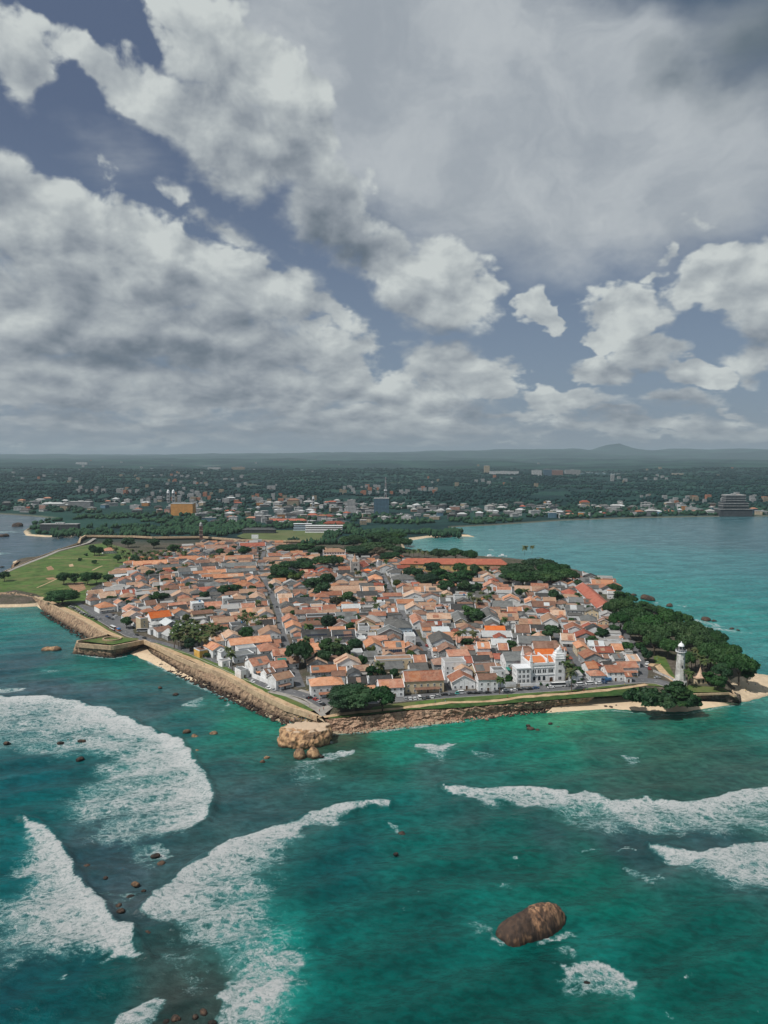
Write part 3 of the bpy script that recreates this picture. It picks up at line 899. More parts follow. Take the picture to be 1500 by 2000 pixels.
def build_sea():
    xs = grid_lines(-215, 215, 0.9, -45000, 45000, 1.045)
    ys = grid_lines(165, 475, 0.9, 60, 60000, 1.022)
    X, Y = np.meshgrid(xs, ys)
    foam = np.zeros(X.shape)
    crest = np.zeros(X.shape)
    # uneven edges
    wx = (fbm(X / 9, Y / 9, 4, 31) - 0.5) * 7 + (fbm(X / 2.2, Y / 2.2, 2, 37) - .5) * 1.6
    wy = (fbm(X / 9, Y / 9, 4, 41) - 0.5) * 7 + (fbm(X / 2.2, Y / 2.2, 2, 47) - .5) * 1.6
    wu = (fbm(X / 3.2, Y / 3.2, 3, 131) - 0.5) * 5.5
    wv = (fbm(X / 3.2, Y / 3.2, 3, 141) - 0.5) * 5.5
    for poly, front, hi, lo, fall in FOAM:
        p, f = W(poly), W(front)
        px, py = [q[0] for q in p], [q[1] for q in p]
        i0, i1 = np.searchsorted(ys, (min(py) - 12, max(py) + 12))
        j0, j1 = np.searchsorted(xs, (min(px) - 12, max(px) + 12))
        if i1 - i0 < 2 or j1 - j0 < 2:
            continue
        big = max(px) - min(px) > 45
        sx, sy = X[i0:i1, j0:j1], Y[i0:i1, j0:j1]
        df0 = seg_dist(sx, sy, f, False)
        # the leading edge stays crisp, the tail frays
        if big:
            fray = sstep(0.5, 10, df0) * 1.2 + 0.75
            sx, sy = sx + wx[i0:i1, j0:j1] * fray, sy + wy[i0:i1, j0:j1] * fray
        else:
            fray = .5 + .8 * sstep(0, 2.5, df0)
            sx, sy = sx + wu[i0:i1, j0:j1] * fray, sy + wv[i0:i1, j0:j1] * fray
        d = sdist(sx, sy, p)
        df = seg_dist(sx, sy, f, False)
        edge = .4 + np.minimum(df * .8, min(fall * .8, 17.0))
        v = sstep(-0.3 * edge, edge, d) * (lo + (hi - lo) * np.exp(-(df / fall) ** 1.3))
        foam[i0:i1, j0:j1] = np.maximum(foam[i0:i1, j0:j1], v)
        if big and hi > .85:
            crest[i0:i1, j0:j1] = np.maximum(crest[i0:i1, j0:j1], np.exp(-(df0 / np.where(d > 0, 5.0, 1.8)) ** 2))
    for line, hw, v in SURF:
        f = W(line)
        px, py = [q[0] for q in f], [q[1] for q in f]
        i0, i1 = np.searchsorted(ys, (min(py) - 3 * hw - 4, max(py) + 3 * hw + 4))
        j0, j1 = np.searchsorted(xs, (min(px) - 3 * hw - 4, max(px) + 3 * hw + 4))
        sx, sy = X[i0:i1, j0:j1] + wx[i0:i1, j0:j1] * .5, Y[i0:i1, j0:j1] + wy[i0:i1, j0:j1] * .5
        foam[i0:i1, j0:j1] = np.maximum(foam[i0:i1, j0:j1], v * np.exp(-(seg_dist(sx, sy, f, False) / hw) ** 2))
    # colour of the water column over sand, reef and deep bottom
    tx = X + (fbm(X / 40, Y / 40, 4, 51) - .5) * 26 * np.clip(Y / 300, .6, 3)
    ty = Y + (fbm(X / 40, Y / 40, 4, 61) - .5) * 26 * np.clip(Y / 300, .6, 3)
    acc = np.zeros(X.shape + (3,))
    wsum = np.zeros(X.shape)
    for px, py, c in TINT:
        q = at(px, py)
        rr = 0.055 * q.y
        w = 1.0 / (((tx - q.x) ** 2 + ((ty - q.y) * .62) ** 2) / rr ** 2 + 0.35) ** 2
        gain = 1.3 if py < 1320 and px > 700 else 1.08
        acc += w[..., None] * np.array(lin(*c)) * gain * ((.82, 1.05, 1.0) if py < 1320 and px > 700 else (1.0, .93, 1.04))
        wsum += w
    tint = acc / wsum[..., None]
    # swell
    sd = np.where(Y < 1700, sdist(X, Y, COAST), -1)
    damp = (1 - sstep(500, 1500, Y)) * (.06 + .94 * sstep(6, 60, -sd))
    a1 = 0.65 * np.sin(0.33 * (Y * .93 - X * .36) + 5 * fbm(X / 60, Y / 60, 3, 71))
    a2 = (fbm(X / 7, Y / 5, 3, 81) - .5) * 0.5
    Z = (a1 + a2) * damp + crest * 1.5 - 0.05
    m, t, out = material('sea_water')
    pos = t.node('ShaderNodeNewGeometry').outputs['Position']
    tint_n = t.node('ShaderNodeAttribute', {'attribute_name': 'tint'}).outputs['Color']
    foam_n = t.node('ShaderNodeAttribute', {'attribute_name': 'foam'}).outputs['Fac']
    # lacework of foam: cell walls at two sizes, stretched and torn by noise
    tear = t.vmath('SCALE', t.vmath('SUBTRACT', t.noise(pos, 0.20, 6, 0.65, color=True), (.5, .5, .5)), 6.5)
    q = t.vmath('ADD', t.vmath('MULTIPLY', pos, (.62, 1, 0)), tear)
    v1 = t.node('ShaderNodeTexVoronoi', {'feature': 'DISTANCE_TO_EDGE'}, Vector=q, Scale=0.36).outputs['Distance']
    v2 = t.node('ShaderNodeTexVoronoi', {'feature': 'DISTANCE_TO_EDGE'}, Vector=t.vmath('ADD', q, tear), Scale=1.0).outputs['Distance']
    lace = t.math('ADD', t.ramp(v1, 0.0, 0.42, .55, 0), t.ramp(v2, 0.0, 0.4, .45, 0))
    n0 = t.ramp(t.noise(t.vmath('MULTIPLY', pos, (.7, 1, 1)), 0.13, 6, 0.62, 0.8), .25, .75, 0, 1, False)
    n1 = t.ramp(t.noise(q, 1.1, 6, 0.75), .28, .72, 0, 1, False)
    tex = t.math('ADD', t.math('MULTIPLY', lace, 0.46), t.math('ADD', t.math('MULTIPLY', n0, 0.36), t.math('MULTIPLY', n1, 0.40)))
    foam_n = t.math('MULTIPLY', foam_n, t.ramp(t.noise(t.vmath('MULTIPLY', pos, (.6, 1, 1)), .045, 5, .65, .5), .34, .62, .74, 1.06))
    lev = t.math('ADD', tex, t.math('MULTIPLY', foam_n, 0.83))
    fleck = t.math('MULTIPLY', t.ramp(t.noise(t.vmath('MULTIPLY', pos, (.5, 1, 1)), 0.45, 6, 0.62), .715, .76), t.ramp(t.noise(pos, .02, 3, .5), .5, .6, 0, .6))
    fm = t.math('MULTIPLY', t.ramp(lev, 1.02, 1.40), t.ramp(foam_n, 0.02, 0.2))
    fm = t.math('MAXIMUM', fm, fleck)
    churn = t.math('MULTIPLY', t.ramp(lev, 0.8, 1.4), t.ramp(foam_n, 0.05, 0.5))
    # ripples and drifting patches in the water itself
    big = t.noise(t.vmath('MULTIPLY', pos, (.5, 1, 1)), 0.05, 6, 0.62, 0.4)
    mid = t.noise(t.vmath('MULTIPLY', pos, (.55, 1, 1)), 0.4, 5, 0.65, 0.3)
    k = t.mix(1.0, tint_n, t.node('ShaderNodeCombineXYZ', X=t.ramp(big, .3, .7, .22, .9), Y=t.ramp(big, .3, .7, .52, .90), Z=t.ramp(big, .3, .7, .52, .86)).outputs[0], 'MULTIPLY')
    g = t.ramp(mid, .3, .7, .66, 1.22)
    k = t.mix(1.0, k, t.node('ShaderNodeCombineXYZ', X=g, Y=g, Z=g).outputs[0], 'MULTIPLY')
    # reef and weed under thin water, where the bottom is grey-brown
    tc = t.node('ShaderNodeSeparateColor', Color=tint_n)
    reef = t.ramp(t.math('DIVIDE', tc.outputs[0], t.math('ADD', tc.outputs[1], .001)), .18, .55)
    rp = t.ramp(t.noise(t.vmath('MULTIPLY', pos, (.7, 1, 1)), 0.14, 7, 0.68, 0.5), .42, .66)
    k = t.mix(t.math('MULTIPLY', t.math('MULTIPLY', reef, rp), .5), k, (.022, .040, .038))
    k = t.mix(t.math('MULTIPLY', churn, .55), k, (.11, .38, .37))
    wet = t.node('ShaderNodeBsdfPrincipled', Base_Color=k, Roughness=0.22, IOR=1.33)
    wet.inputs['Specular IOR Level'].default_value = 0.24
    hgt = t.math('ADD', t.math('MULTIPLY', t.noise(t.vmath('MULTIPLY', pos, (.6, 1, 1)), 0.28, 6, 0.62), 2.0), t.math('MULTIPLY', t.noise(pos, 1.4, 3, .6), .3))
    b = t.node('ShaderNodeBump', Height=hgt, Distance=0.8, Strength=0.6)
    t.l.new(b.outputs[0], wet.inputs['Normal'])
    fcol = t.mix(t.ramp(t.math('ADD', t.math('MULTIPLY', n1, .6), t.math('MULTIPLY', lev, .6)), 0.75, 1.35), (.28, .39, .40), (.80, .82, .82))
    foamy = t.node('ShaderNodeBsdfDiffuse', Color=fcol)
    b2 = t.node('ShaderNodeBump', Height=t.math('ADD', n1, tex), Distance=0.9, Strength=0.8)
    t.l.new(b2.outputs[0], foamy.inputs['Normal'])
    mx = t.node('ShaderNodeMixShader', Fac=fm)
    t.l.new(wet.outputs[0], mx.inputs[1])
    t.l.new(foamy.outputs[0], mx.inputs[2])
    t.l.new(mx.outputs[0], out.inputs['Surface'])
    keep = np.ones(X.shape, bool)
    keep &= sd < 14
    me = grid_mesh('water', xs, ys, Z, m, keep)
    a = me.attributes.new('foam', 'FLOAT', 'POINT')
    a.data.foreach_set('value', foam.ravel().astype(np.float32))
    a = me.attributes.new('tint', 'FLOAT_COLOR', 'POINT')
    rgba = np.concatenate([tint, np.ones(X.shape + (1,))], -1)
    a.data.foreach_set('color', rgba.astype(np.float32).ravel())
    props(link('water', me), kind='structure')


build_sea()

# ---------------------------------------------------------------- fort: ground sheets, ramparts
GZ = 6.0                                   # level of the fort's streets
sheet('lawn', [(2, 1124), (62, 1098), (115, 1078), (160, 1066), (205, 1060), (250, 1072), (262, 1085), (236, 1112), (226, 1138), (205, 1146), (178, 1170), (150, 1177),
               (104, 1176), (70, 1160), (30, 1152), (0, 1158), (-120, 1170), (-120, 1158)], GZ + .06, M['grass'])
for nm, poly, mt in [('bare_ground', [(88, 1129), (104, 1127), (110, 1131), (96, 1133)], 'earth'), ('bare_ground', [(130, 1139), (162, 1137), (168, 1150), (150, 1158), (138, 1150)], 'earth'),
                     ('bare_ground', [(90, 1108), (100, 1105), (106, 1112), (94, 1114)], 'earth'), ('bare_ground', [(134, 1103), (142, 1101), (144, 1106), (136, 1107)], 'path')]:
    sheet(nm, poly, GZ + .10, M[mt])
ribbon('footpath', [(72, 1148), (95, 1138), (120, 1126)], 1.6, GZ + .11, M['path'])
ribbon('footpath', [(180, 1114), (192, 1108), (200, 1105)], 2.2, GZ + .11, M['path'])
ribbon('footpath', [(95, 1091), (140, 1090), (220, 1094)], 1.6, GZ + .11, M['path'])
ribbon('rampart_path', [(-40, 1133, 6), (0, 1122), (30, 1109), (62, 1096.5), (90, 1086), (115, 1075), (157, 1064.5), (172, 1060), (185, 1051)], 6, GZ + .14, M['paving'])

# the open ground along the south-west rampart
sheet('lawn', [(108, 1180), (150, 1181), (215, 1230), (250, 1248), (210, 1238), (166, 1209), (134, 1193)], GZ + .06, M['grass'])
sheet('lawn', [(300, 1254), (352, 1270), (384, 1281), (444, 1303), (512, 1342), (560, 1359), (600, 1375), (618, 1387), (604, 1389), (564, 1377), (512, 1352), (444, 1315), (384, 1294), (352, 1281)], GZ + .06, M['grass'])
sheet('lawn', [(160, 1252), (214, 1243), (272, 1247), (268, 1250), (219, 1259)], GZ + 2.1, M['grass'], 8)
ribbon('rampart_path', [(78, 1166), (110, 1181), (142, 1196), (176, 1214), (208, 1234), (240, 1247), (272, 1252), (300, 1258), (350, 1278)], 5.0, GZ + .12, M['path'])
ribbon('rampart_path', [(350, 1278), (390, 1294), (446, 1317), (510, 1352), (560, 1374), (604, 1393), (622, 1402)], 4.6, GZ + .12, M['path'], wob=.5)
ribbon('footpath', [(525, 1350), (560, 1358), (596, 1373), (622, 1388), (632, 1398)], 3.4, GZ + .13, M['paving'])
# the south-east front: lush bank, sandy path, verge
sheet('lawn', [(640, 1404), (720, 1396), (800, 1386), (900, 1382), (1010, 1372), (1100, 1365), (1180, 1360), (1244, 1356), (1250, 1338), (1180, 1348), (1100, 1355), (1010, 1365),
               (930, 1372), (850, 1376), (780, 1384), (700, 1392), (650, 1397)], GZ + .06, M['grass_lush'])
sheet('lawn', [(720, 1388), (790, 1380), (850, 1374), (930, 1370), (1010, 1360), (1100, 1352), (1180, 1344), (1240, 1336), (1180, 1339), (1100, 1347), (1030, 1352), (870, 1364), (800, 1371), (730, 1380)], GZ + .05, M['grass'])
ribbon('footpath', [(632, 1400), (660, 1395), (700, 1391), (760, 1386), (800, 1381), (850, 1375), (880, 1372), (930, 1371), (980, 1367.5), (1010, 1362.5), (1060, 1358), (1100, 1355), (1140, 1352), (1180, 1348), (1230, 1342), (1262, 1336)], 3.6, GZ + .11, M['path'], wob=.7)
sheet('lawn', [(1250, 1338), (1300, 1341), (1350, 1352), (1424, 1352), (1410, 1343), (1370, 1340), (1345, 1338), (1300, 1330)], GZ + .05, M['grass'])
sheet('lawn', [(1275, 1278), (1300, 1284), (1312, 1310), (1322, 1328), (1300, 1318), (1280, 1300)], GZ + .05, M['grass'])
ribbon('footpath', [(1268, 1300), (1282, 1296), (1300, 1318), (1325, 1334)], 5, GZ + .09, M['path'])
# streets
STREETS = {
    'left street': [(516, 1076), (513, 1088), (509, 1098), (513, 1124), (527, 1152), (539, 1183), (547, 1207), (551, 1235), (560, 1262), (569, 1290), (577, 1314), (588, 1342)],
    'middle street': [(738, 1104), (746, 1118), (763, 1152), (777, 1177), (789, 1204), (815, 1248), (838, 1274), (858, 1306), (874, 1330), (884, 1352)],
    'right street': [(972, 1128), (1010, 1160), (1043, 1190), (1067, 1222), (1092, 1246), (1112, 1267), (1131, 1298), (1150, 1328)],
    'tree side street': [(1205, 1222), (1222, 1240), (1240, 1260), (1251, 1289), (1258, 1312), (1254, 1328)],
}
SEAFRONT = [(600, 1358), (640, 1372), (700, 1370), (800, 1363), (872, 1357.5), (1030, 1347.5), (1100, 1343), (1180, 1334), (1250, 1328), (1285, 1331), (1312, 1339)]
RAMPROAD = [(148, 1178), (178, 1197), (220, 1221), (255, 1240), (285, 1249), (330, 1261), (380, 1275), (430, 1297), (478, 1319), (535, 1344), (572, 1352), (610, 1363), (636, 1378)]
for k, (nm, ln) in enumerate(STREETS.items()):
    ribbon('street', ln, 5.6, GZ + .03 + .004 * k, M['asphalt'])
ribbon('road', RAMPROAD, 8.5, GZ + .055, M['asphalt'])
ribbon('road', SEAFRONT, 10.5, GZ + .060, M['asphalt'])
sheet('car_park', [(160, 1180), (205, 1194), (236, 1204), (258, 1222), (262, 1240), (225, 1222), (190, 1202)], GZ + .045, M['asphalt'])
sheet('plaza', [(588, 1346), (612, 1352), (640, 1368), (650, 1382), (632, 1396), (620, 1384), (596, 1368), (570, 1352)], GZ + .048, M['paving'])
sheet('plaza', [(1118, 1338), (1150, 1322), (1240, 1322), (1250, 1332), (1180, 1340)], GZ + .040, M['asphalt'])


def off_line(line, d, z):
    pts = resample([at(p[0], p[1], GZ) for p in line], 4)
    out = []
    for i, p in enumerate(pts):
        t = (pts[min(i + 1, len(pts) - 1)] - pts[max(i - 1, 0)]).normalized()
        out.append(Vector((p.x + t.y * d, p.y - t.x * d, z)))
    return out


def kerb(line, d):
    a, b = off_line(line, d, GZ + .0), off_line(line, d + .35, GZ + .0)
    vs, fs = [], []
    for p, q in zip(a, b):
        vs += [p, p + Vector((0, 0, .19)), q + Vector((0, 0, .19)), q]
    for i in range(len(a) - 1):
        for k in range(3):
            fs.append((4 * i + k, 4 * i + k + 1, 4 * i + 5 + k, 4 * i + 4 + k))
    props(link('kerb', new_mesh('kerb', vs, fs, M['kerb'])), kind='structure')


kerb(SEAFRONT[2:], 5.3)
kerb(RAMPROAD[:-1], 4.3)
# dashes down the two roads
mb = MB()
for ln in (SEAFRONT[3:], RAMPROAD):
    for i, p in enumerate(off_line(ln, 0, GZ + .07)):
        if i % 2 == 0:
            q = off_line(ln, 0, GZ + .07)[min(i + 1, 10 ** 6) if i + 1 < len(off_line(ln, 0, 0)) else i - 1]
            t = (q - p).normalized() if (q - p).length > 0 else Vector((1, 0, 0))
            n = Vector((-t.y, t.x, 0)) * .08
            mb.add([p - n, p + t * 2 - n, p + t * 2 + n, p + n], [(0, 1, 2, 3)])
props(mb.link('road_markings', M['paint']), kind='structure')


def P3(pxs, z):
    return [at(p[0], p[1], p[2] if len(p) > 2 else z) for p in pxs]


def rampart(label, top_px, foot_px, mat, ztop=8.0, cap=1.3, group=None, closed=False):
    """a battered masonry face with a low parapet along its top"""
    top, foot = P3(top_px, ztop), P3(foot_px, -0.6)
    vs, fs, a = strip(top, foot, 8, 1.6, 0.5)
    t = thing('rampart_wall', label, 'wall', tuple(a[len(a) // 2].xy) + (0,), 0, group)
    org = Vector(t.location)
    face = link('wall_face', new_mesh('wall_face', [v - org for v in vs], fs, mat, smooth=False), t)
    # parapet: up, over and down to the walk behind
    pv, pf = [], []
    n = len(a)
    for i, p in enumerate(a):
        tg = (a[min(i + 1, n - 1)] - a[max(i - 1, 0)])
        nn = Vector((-tg.y, tg.x, 0)).normalized()
        if (foot[0] - top[0]).dot(nn) > 0:
            nn = -nn
        h = 0.85 + rnd.uniform(-.06, .06)
        pv += [p - org, p + Vector((0, 0, h)) + nn * .05 - org, p + nn * cap + Vector((0, 0, h)) - org, p + nn * cap - Vector((0, 0, ztop - GZ + .3)) - org]
    for i in range(n - 1):
        for k in range(3):
            pf.append((4 * i + k, 4 * i + 4 + k, 4 * i + 5 + k, 4 * i + k + 1))
    link('parapet', new_mesh('parapet', pv, pf, M['path_stone']), t)
    return t


M['path_stone'] = plain('worn_parapet_stone', (.50, .37, .24), .2, .5, hue=(.33, .24, .16), per_object=0)
rampart('long tan stone rampart from the round tree to the bastion by the oblong rock', [(67, 1166), (100, 1182), (128, 1196), (160, 1212), (208, 1241)],
        [(82, 1193), (97, 1204), (122, 1219), (165, 1244), (183, 1256)], M['rampart'])
rampart('jutting stone bastion with a round pit on top beside the small beach', [(208, 1241), (150, 1253), (148, 1257), (219, 1263), (282, 1251)],
        [(184, 1256), (143, 1273), (142, 1278), (220, 1285), (284, 1264)], M['rampart'])
rampart('tan stone rampart running from the small beach down to the golden headland rock', [(282, 1251), (290, 1254), (350, 1284), (380, 1297), (440, 1318), (508, 1355), (560, 1380), (600, 1392), (622, 1400)],
        [(284, 1264), (296, 1279), (350, 1313), (380, 1328), (440, 1356), (496, 1383), (535, 1402), (565, 1413), (600, 1420)], M['rampart'])
rampart('dark retaining wall below the lighthouse at the beach end', [(1240, 1358, 6), (1300, 1359, 6), (1353, 1357, 6), (1425, 1355, 6), (1437, 1361, 6), (1432, 1350, 6)],
        [(1240, 1370), (1300, 1373), (1353, 1371), (1405, 1373), (1447, 1376), (1452, 1362)], M['rampart_dark'], 6.0, .8)  # the shade on this wall is put into its dark stone colour
rampart('old sandstone sea wall far left above the dark inlet', [(-60, 1136, 6), (0, 1120, 6), (28, 1108, 6), (61, 1094, 6), (115, 1073, 6), (155, 1062, 6)],
        [(-60, 1146), (0, 1127), (27, 1115), (62, 1099), (112, 1078), (152, 1066)], M['rampart_dark'], 6.0, .8)
# far north-west bastion and main rampart beside the cricket ground
rampart('sunlit sandstone bastion at the far left corner of the town walls', [(152, 1062, 8), (155, 1052, 8), (165, 1046, 8), (188, 1046, 8), (262, 1047, 8), (300, 1049, 8)],
        [(150, 1067), (152, 1058), (164, 1051), (190, 1052), (262, 1053), (300, 1055)], M['rampart'], 8.0, 3)
rampart('dark old town wall in front of the oval cricket field', [(300, 1049, 8), (395, 1048, 8), (470, 1054, 8), (560, 1056, 8), (640, 1055, 8)],
        [(300, 1056), (395, 1056), (470, 1061), (560, 1063), (640, 1062)], M['rampart_dark'], 8.0, 3)

# natural slopes at the water
def slope(name, top_px, foot_px, mat, ztop, zfoot=-.6, rows=6, rough=.5, bulge=0.0, step=2.0):
    vs, fs, _ = strip(P3(top_px, ztop), P3(foot_px, zfoot), rows, step, rough, bulge)
    return props(link(name, new_mesh(name, vs, fs, mat)), kind='structure')


slope('rocky_bank', [(636, 1405), (720, 1398), (800, 1388), (900, 1384), (1010, 1374), (1100, 1367), (1160, 1363)],
      [(646, 1432), (720, 1426), (800, 1417), (900, 1406), (1010, 1393), (1085, 1384), (1130, 1378)], M['rubble'], 6.0, -.6, 12, .75)
slope('beach', [(1080, 1381), (1130, 1374), (1180, 1368), (1240, 1365), (1300, 1369), (1353, 1369), (1400, 1371), (1440, 1374)],
      [(1062, 1397), (1130, 1394), (1200, 1391), (1250, 1396), (1290, 1401), (1350, 1397), (1420, 1381), (1448, 1376)], M['sand'], 1.6, -.7, 6, .06)
slope('beach', [(282, 1262), (296, 1277), (350, 1310), (384, 1328)], [(246, 1282), (275, 1291), (330, 1315), (380, 1335)], M['sand'], 1.3, -.6, 5, .05, .2)
slope('beach', [(384, 1326), (440, 1354), (500, 1382), (560, 1411)], [(380, 1335), (432, 1363), (490, 1390), (548, 1417)], M['wet_sand'], .6, -.6, 4, .08)
slope('beach', [(650, 1429), (720, 1423), (800, 1414), (900, 1404)], [(650, 1440), (720, 1434), (800, 1424), (900, 1412)], M['wet_sand'], .5, -.5, 4, .06)
slope('beach', [(-20, 1176), (40, 1175), (70, 1176), (80, 1184)], [(-20, 1190), (40, 1189), (72, 1187), (86, 1197)], M['sand'], 1.2, -.6, 4, .1)
slope('rocky_bank', [(-160, 1160), (-20, 1158), (30, 1156), (66, 1166)], [(-160, 1194), (-20, 1180), (40, 1179), (74, 1180)], M['rampart'], 6.0, .4, 8, .7, 2.2)
slope('beach', [(786, 1055, 1.2), (840, 1047.5), (905, 1045.4), (925, 1047)], [(792, 1058), (840, 1050.5), (905, 1048.6), (928, 1049)], M['sand'], 1.2, -.6, 4, .05)
slope('rocky_bank', [(26, 1110), (28, 1102), (40, 1095), (62, 1092)], [(20, 1113), (23, 1102), (36, 1094), (60, 1091)], M['rampart'], 5.0, -.6, 5, .8)

# rubble thrown along the feet of the walls: countless boulders, one object
def boulders(name, foot_px, n, spread, size, mat, seed, z0=-.2):
    rg = np.random.default_rng(seed)
    base = np.array([(1, 0, 0), (-1, 0, 0), (0, 1, 0), (0, -1, 0), (0, 0, 1), (0, 0, -1)], float)
    bm = bmesh.new()
    bmesh.ops.create_icosphere(bm, subdivisions=1, radius=1)
    v0 = np.array([v.co[:] for v in bm.verts])
    f0 = np.array([[v.index for v in f.verts] for f in bm.faces])
    bm.free()
    line = resample(P3(foot_px, 0), 1.0)
    vs, fs = [], []
    for i in range(n):
        p = line[rg.integers(len(line))]
        s = size * rg.uniform(.35, 1.25)
        q = v0 * rg.uniform(.75, 1.25, (len(v0), 1)) * (s * rg.uniform(.7, 1.4), s * rg.uniform(.7, 1.3), s * rg.uniform(.45, .9))
        a = rg.uniform(0, 6.3)
        q = q @ np.array([[math.cos(a), math.sin(a), 0], [-math.sin(a), math.cos(a), 0], [0, 0, 1]])
        off = rg.normal(0, spread, 2)
        fs.append(f0 + len(vs) * len(v0))
        vs.append(q + (p.x + off[0], p.y + off[1], z0 + max(0, off[1]) * .45 + rg.uniform(-.2, .3)))
    o = link(name, new_mesh(name, np.concatenate(vs), np.concatenate(fs), mat))
    return props(o, kind='stuff')


boulders('rubble', [(84, 1196), (97, 1207), (122, 1222), (165, 1247), (178, 1256)], 420, 1.3, 1.0, M['rock_dark'], 1)
boulders('rubble', [(296, 1282), (350, 1316), (380, 1331), (440, 1359), (496, 1386), (535, 1404), (565, 1414)], 900, 1.5, 1.0, M['rock_dark'], 2)
boulders('rubble', [(648, 1428), (720, 1422), (800, 1413), (900, 1402), (1010, 1390), (1085, 1381)], 1700, 2.6, .75, M['rubble'], 3, .2)
boulders('rubble', [(660, 1420), (800, 1405), (900, 1396), (1010, 1384), (1120, 1372)], 900, 2.2, .6, M['rubble'], 5, 2.3)
boulders('rubble', [(950, 1399), (1000, 1394), (1060, 1389)], 180, 1.6, .8, M['rock_dark'], 4)
boulders('rubble', [(-60, 1181), (0, 1179), (40, 1178), (70, 1178)], 420, 4.0, 1.2, M['rubble'], 8, 1.2)
boulders('rubble', [(142, 1276), (220, 1285), (250, 1279)], 200, .8, .7, M['rock_dark'], 6)

# ---------------------------------------------------------------- houses
LINES = {k: [(p.x, p.y) for p in (at(a, b, GZ) for a, b in v)] for k, v in STREETS.items()}


def line_x(nm, y):
    pts = sorted(LINES[nm], key=lambda p: p[1])
    if y <= pts[0][1]:
        (x0, y0), (x1, y1) = pts[0], pts[2]
    elif y >= pts[-1][1]:
        (x0, y0), (x1, y1) = pts[-3], pts[-1]
    else:
        i = next(j for j in range(len(pts) - 1) if pts[j + 1][1] >= y)
        (x0, y0), (x1, y1) = pts[i], pts[i + 1]
    return x0 + (x1 - x0) * (y - y0) / (y1 - y0)


LINES['rampart'] = [(-45, 414), (-369, 764)]


def rampart_x(y):
    return -45 + (y - 414) * (-324 / 350)


def heading(x, y):
    """angle of the street grid at a place, counter-clockwise from +Y"""
    xs = [rampart_x(y), line_x('left street', y), line_x('middle street', y), line_x('right street', y), line_x('right street', y) + 90]
    an = [40, 12, 5, -8, -12]
    a = float(np.interp(x, xs, an))
    front = 414 + (x + 32) * .2
    f = max(0.0, 1 - abs(y - front - 18) / 55) if x > -30 else 0.0
    return R(a * (1 - f) + 9 * f)


def rect(x, y, w, d, rz):
    c, s = math.cos(rz), math.sin(rz)
    return [(x + a * w / 2 * c - b * d / 2 * s, y + a * w / 2 * s + b * d / 2 * c) for a, b in ((-1, -1), (1, -1), (1, 1), (-1, 1))]


def overlap(p, q):
    for A in (p, q):
        for i in range(len(A)):
            ex, ey = A[(i + 1) % len(A)][0] - A[i][0], A[(i + 1) % len(A)][1] - A[i][1]
            nx, ny = -ey, ex
            a = [nx * u + ny * v for u, v in p]
            b = [nx * u + ny * v for u, v in q]
            if max(a) < min(b) or max(b) < min(a):
                return False
    return True


ROOFS = dict(o=('r_orange', 'orange'), b=('r_bright', 'bright orange'), t=('r_terra', 'terracotta'), p=('r_pale', 'pale clay'), n=('r_brown', 'brown'),
             r=('r_red', 'red'), g=('r_grey', 'grey'), k=('r_dark', 'charcoal'), s=('r_silver', 'silvery'))
WALLS = dict(w=('white', 'white'), c=('cream', 'cream'), y=('yellow_wall', 'yellow'), G=('grey_wall', 'grey'), B=('blue_wall', 'pale blue'), P=('pink_wall', 'pink'), K=('brick', 'brick'))

_win = {}


def window_mesh(w=1.0, h=1.4, kind='square'):
    key = (w, h, kind)
    if key not in _win:
        mb = MB()
        mb.box(-w / 2, -.07, 0, w / 2, .05, h, 1)
        f = .12
        mb.box(-w / 2 - f, -.12, -f, w / 2 + f, .05, -.002)
        mb.box(-w / 2 - f, -.12, h + .002, w / 2 + f, .05, h + f)
        mb.box(-w / 2 - f, -.12, 0, -w / 2 - .002, .05, h)
        mb.box(w / 2 + .002, -.12, 0, w / 2 + f, .05, h)
        mb.box(-.04, -.10, 0, .04, -.075, h)
        if kind == 'arch':
            n = 6
            vs = [(w / 2 * math.cos(PI * i / n), -.07, h + w / 2 * math.sin(PI * i / n)) for i in range(n + 1)]
            mb.v, mb.f, mb.m = [], [], []
            mb.box(-w / 2, -.07, 0, w / 2, .05, h, 1)
            vs += [(x, .05, z) for x, _, z in vs]
            mb.add(vs, [tuple(range(n + 1))[::-1]] + [(i, i + 1, n + 2 + i, n + 1 + i) for i in range(n)], 1)
        _win[key] = mb.mesh('window', [M['trim'], M['glass']])
    return _win[key]


def door_mesh(w=1.3, h=2.3, mat='wood'):
    key = ('door', w, h, mat)
    if key not in _win:
        mb = MB()
        mb.box(-w / 2, -.06, 0, w / 2, .05, h, 1)
        mb.box(-w / 2 - .14, -.12, 0, -w / 2 - .002, .05, h + .14)
        mb.box(w / 2 + .002, -.12, 0, w / 2 + .14, .05, h + .14)
        mb.box(-w / 2, -.12, h + .002, w / 2, .05, h + .14)
        _win[key] = mb.mesh('door', [M['trim'], M[mat]])
    return _win[key]


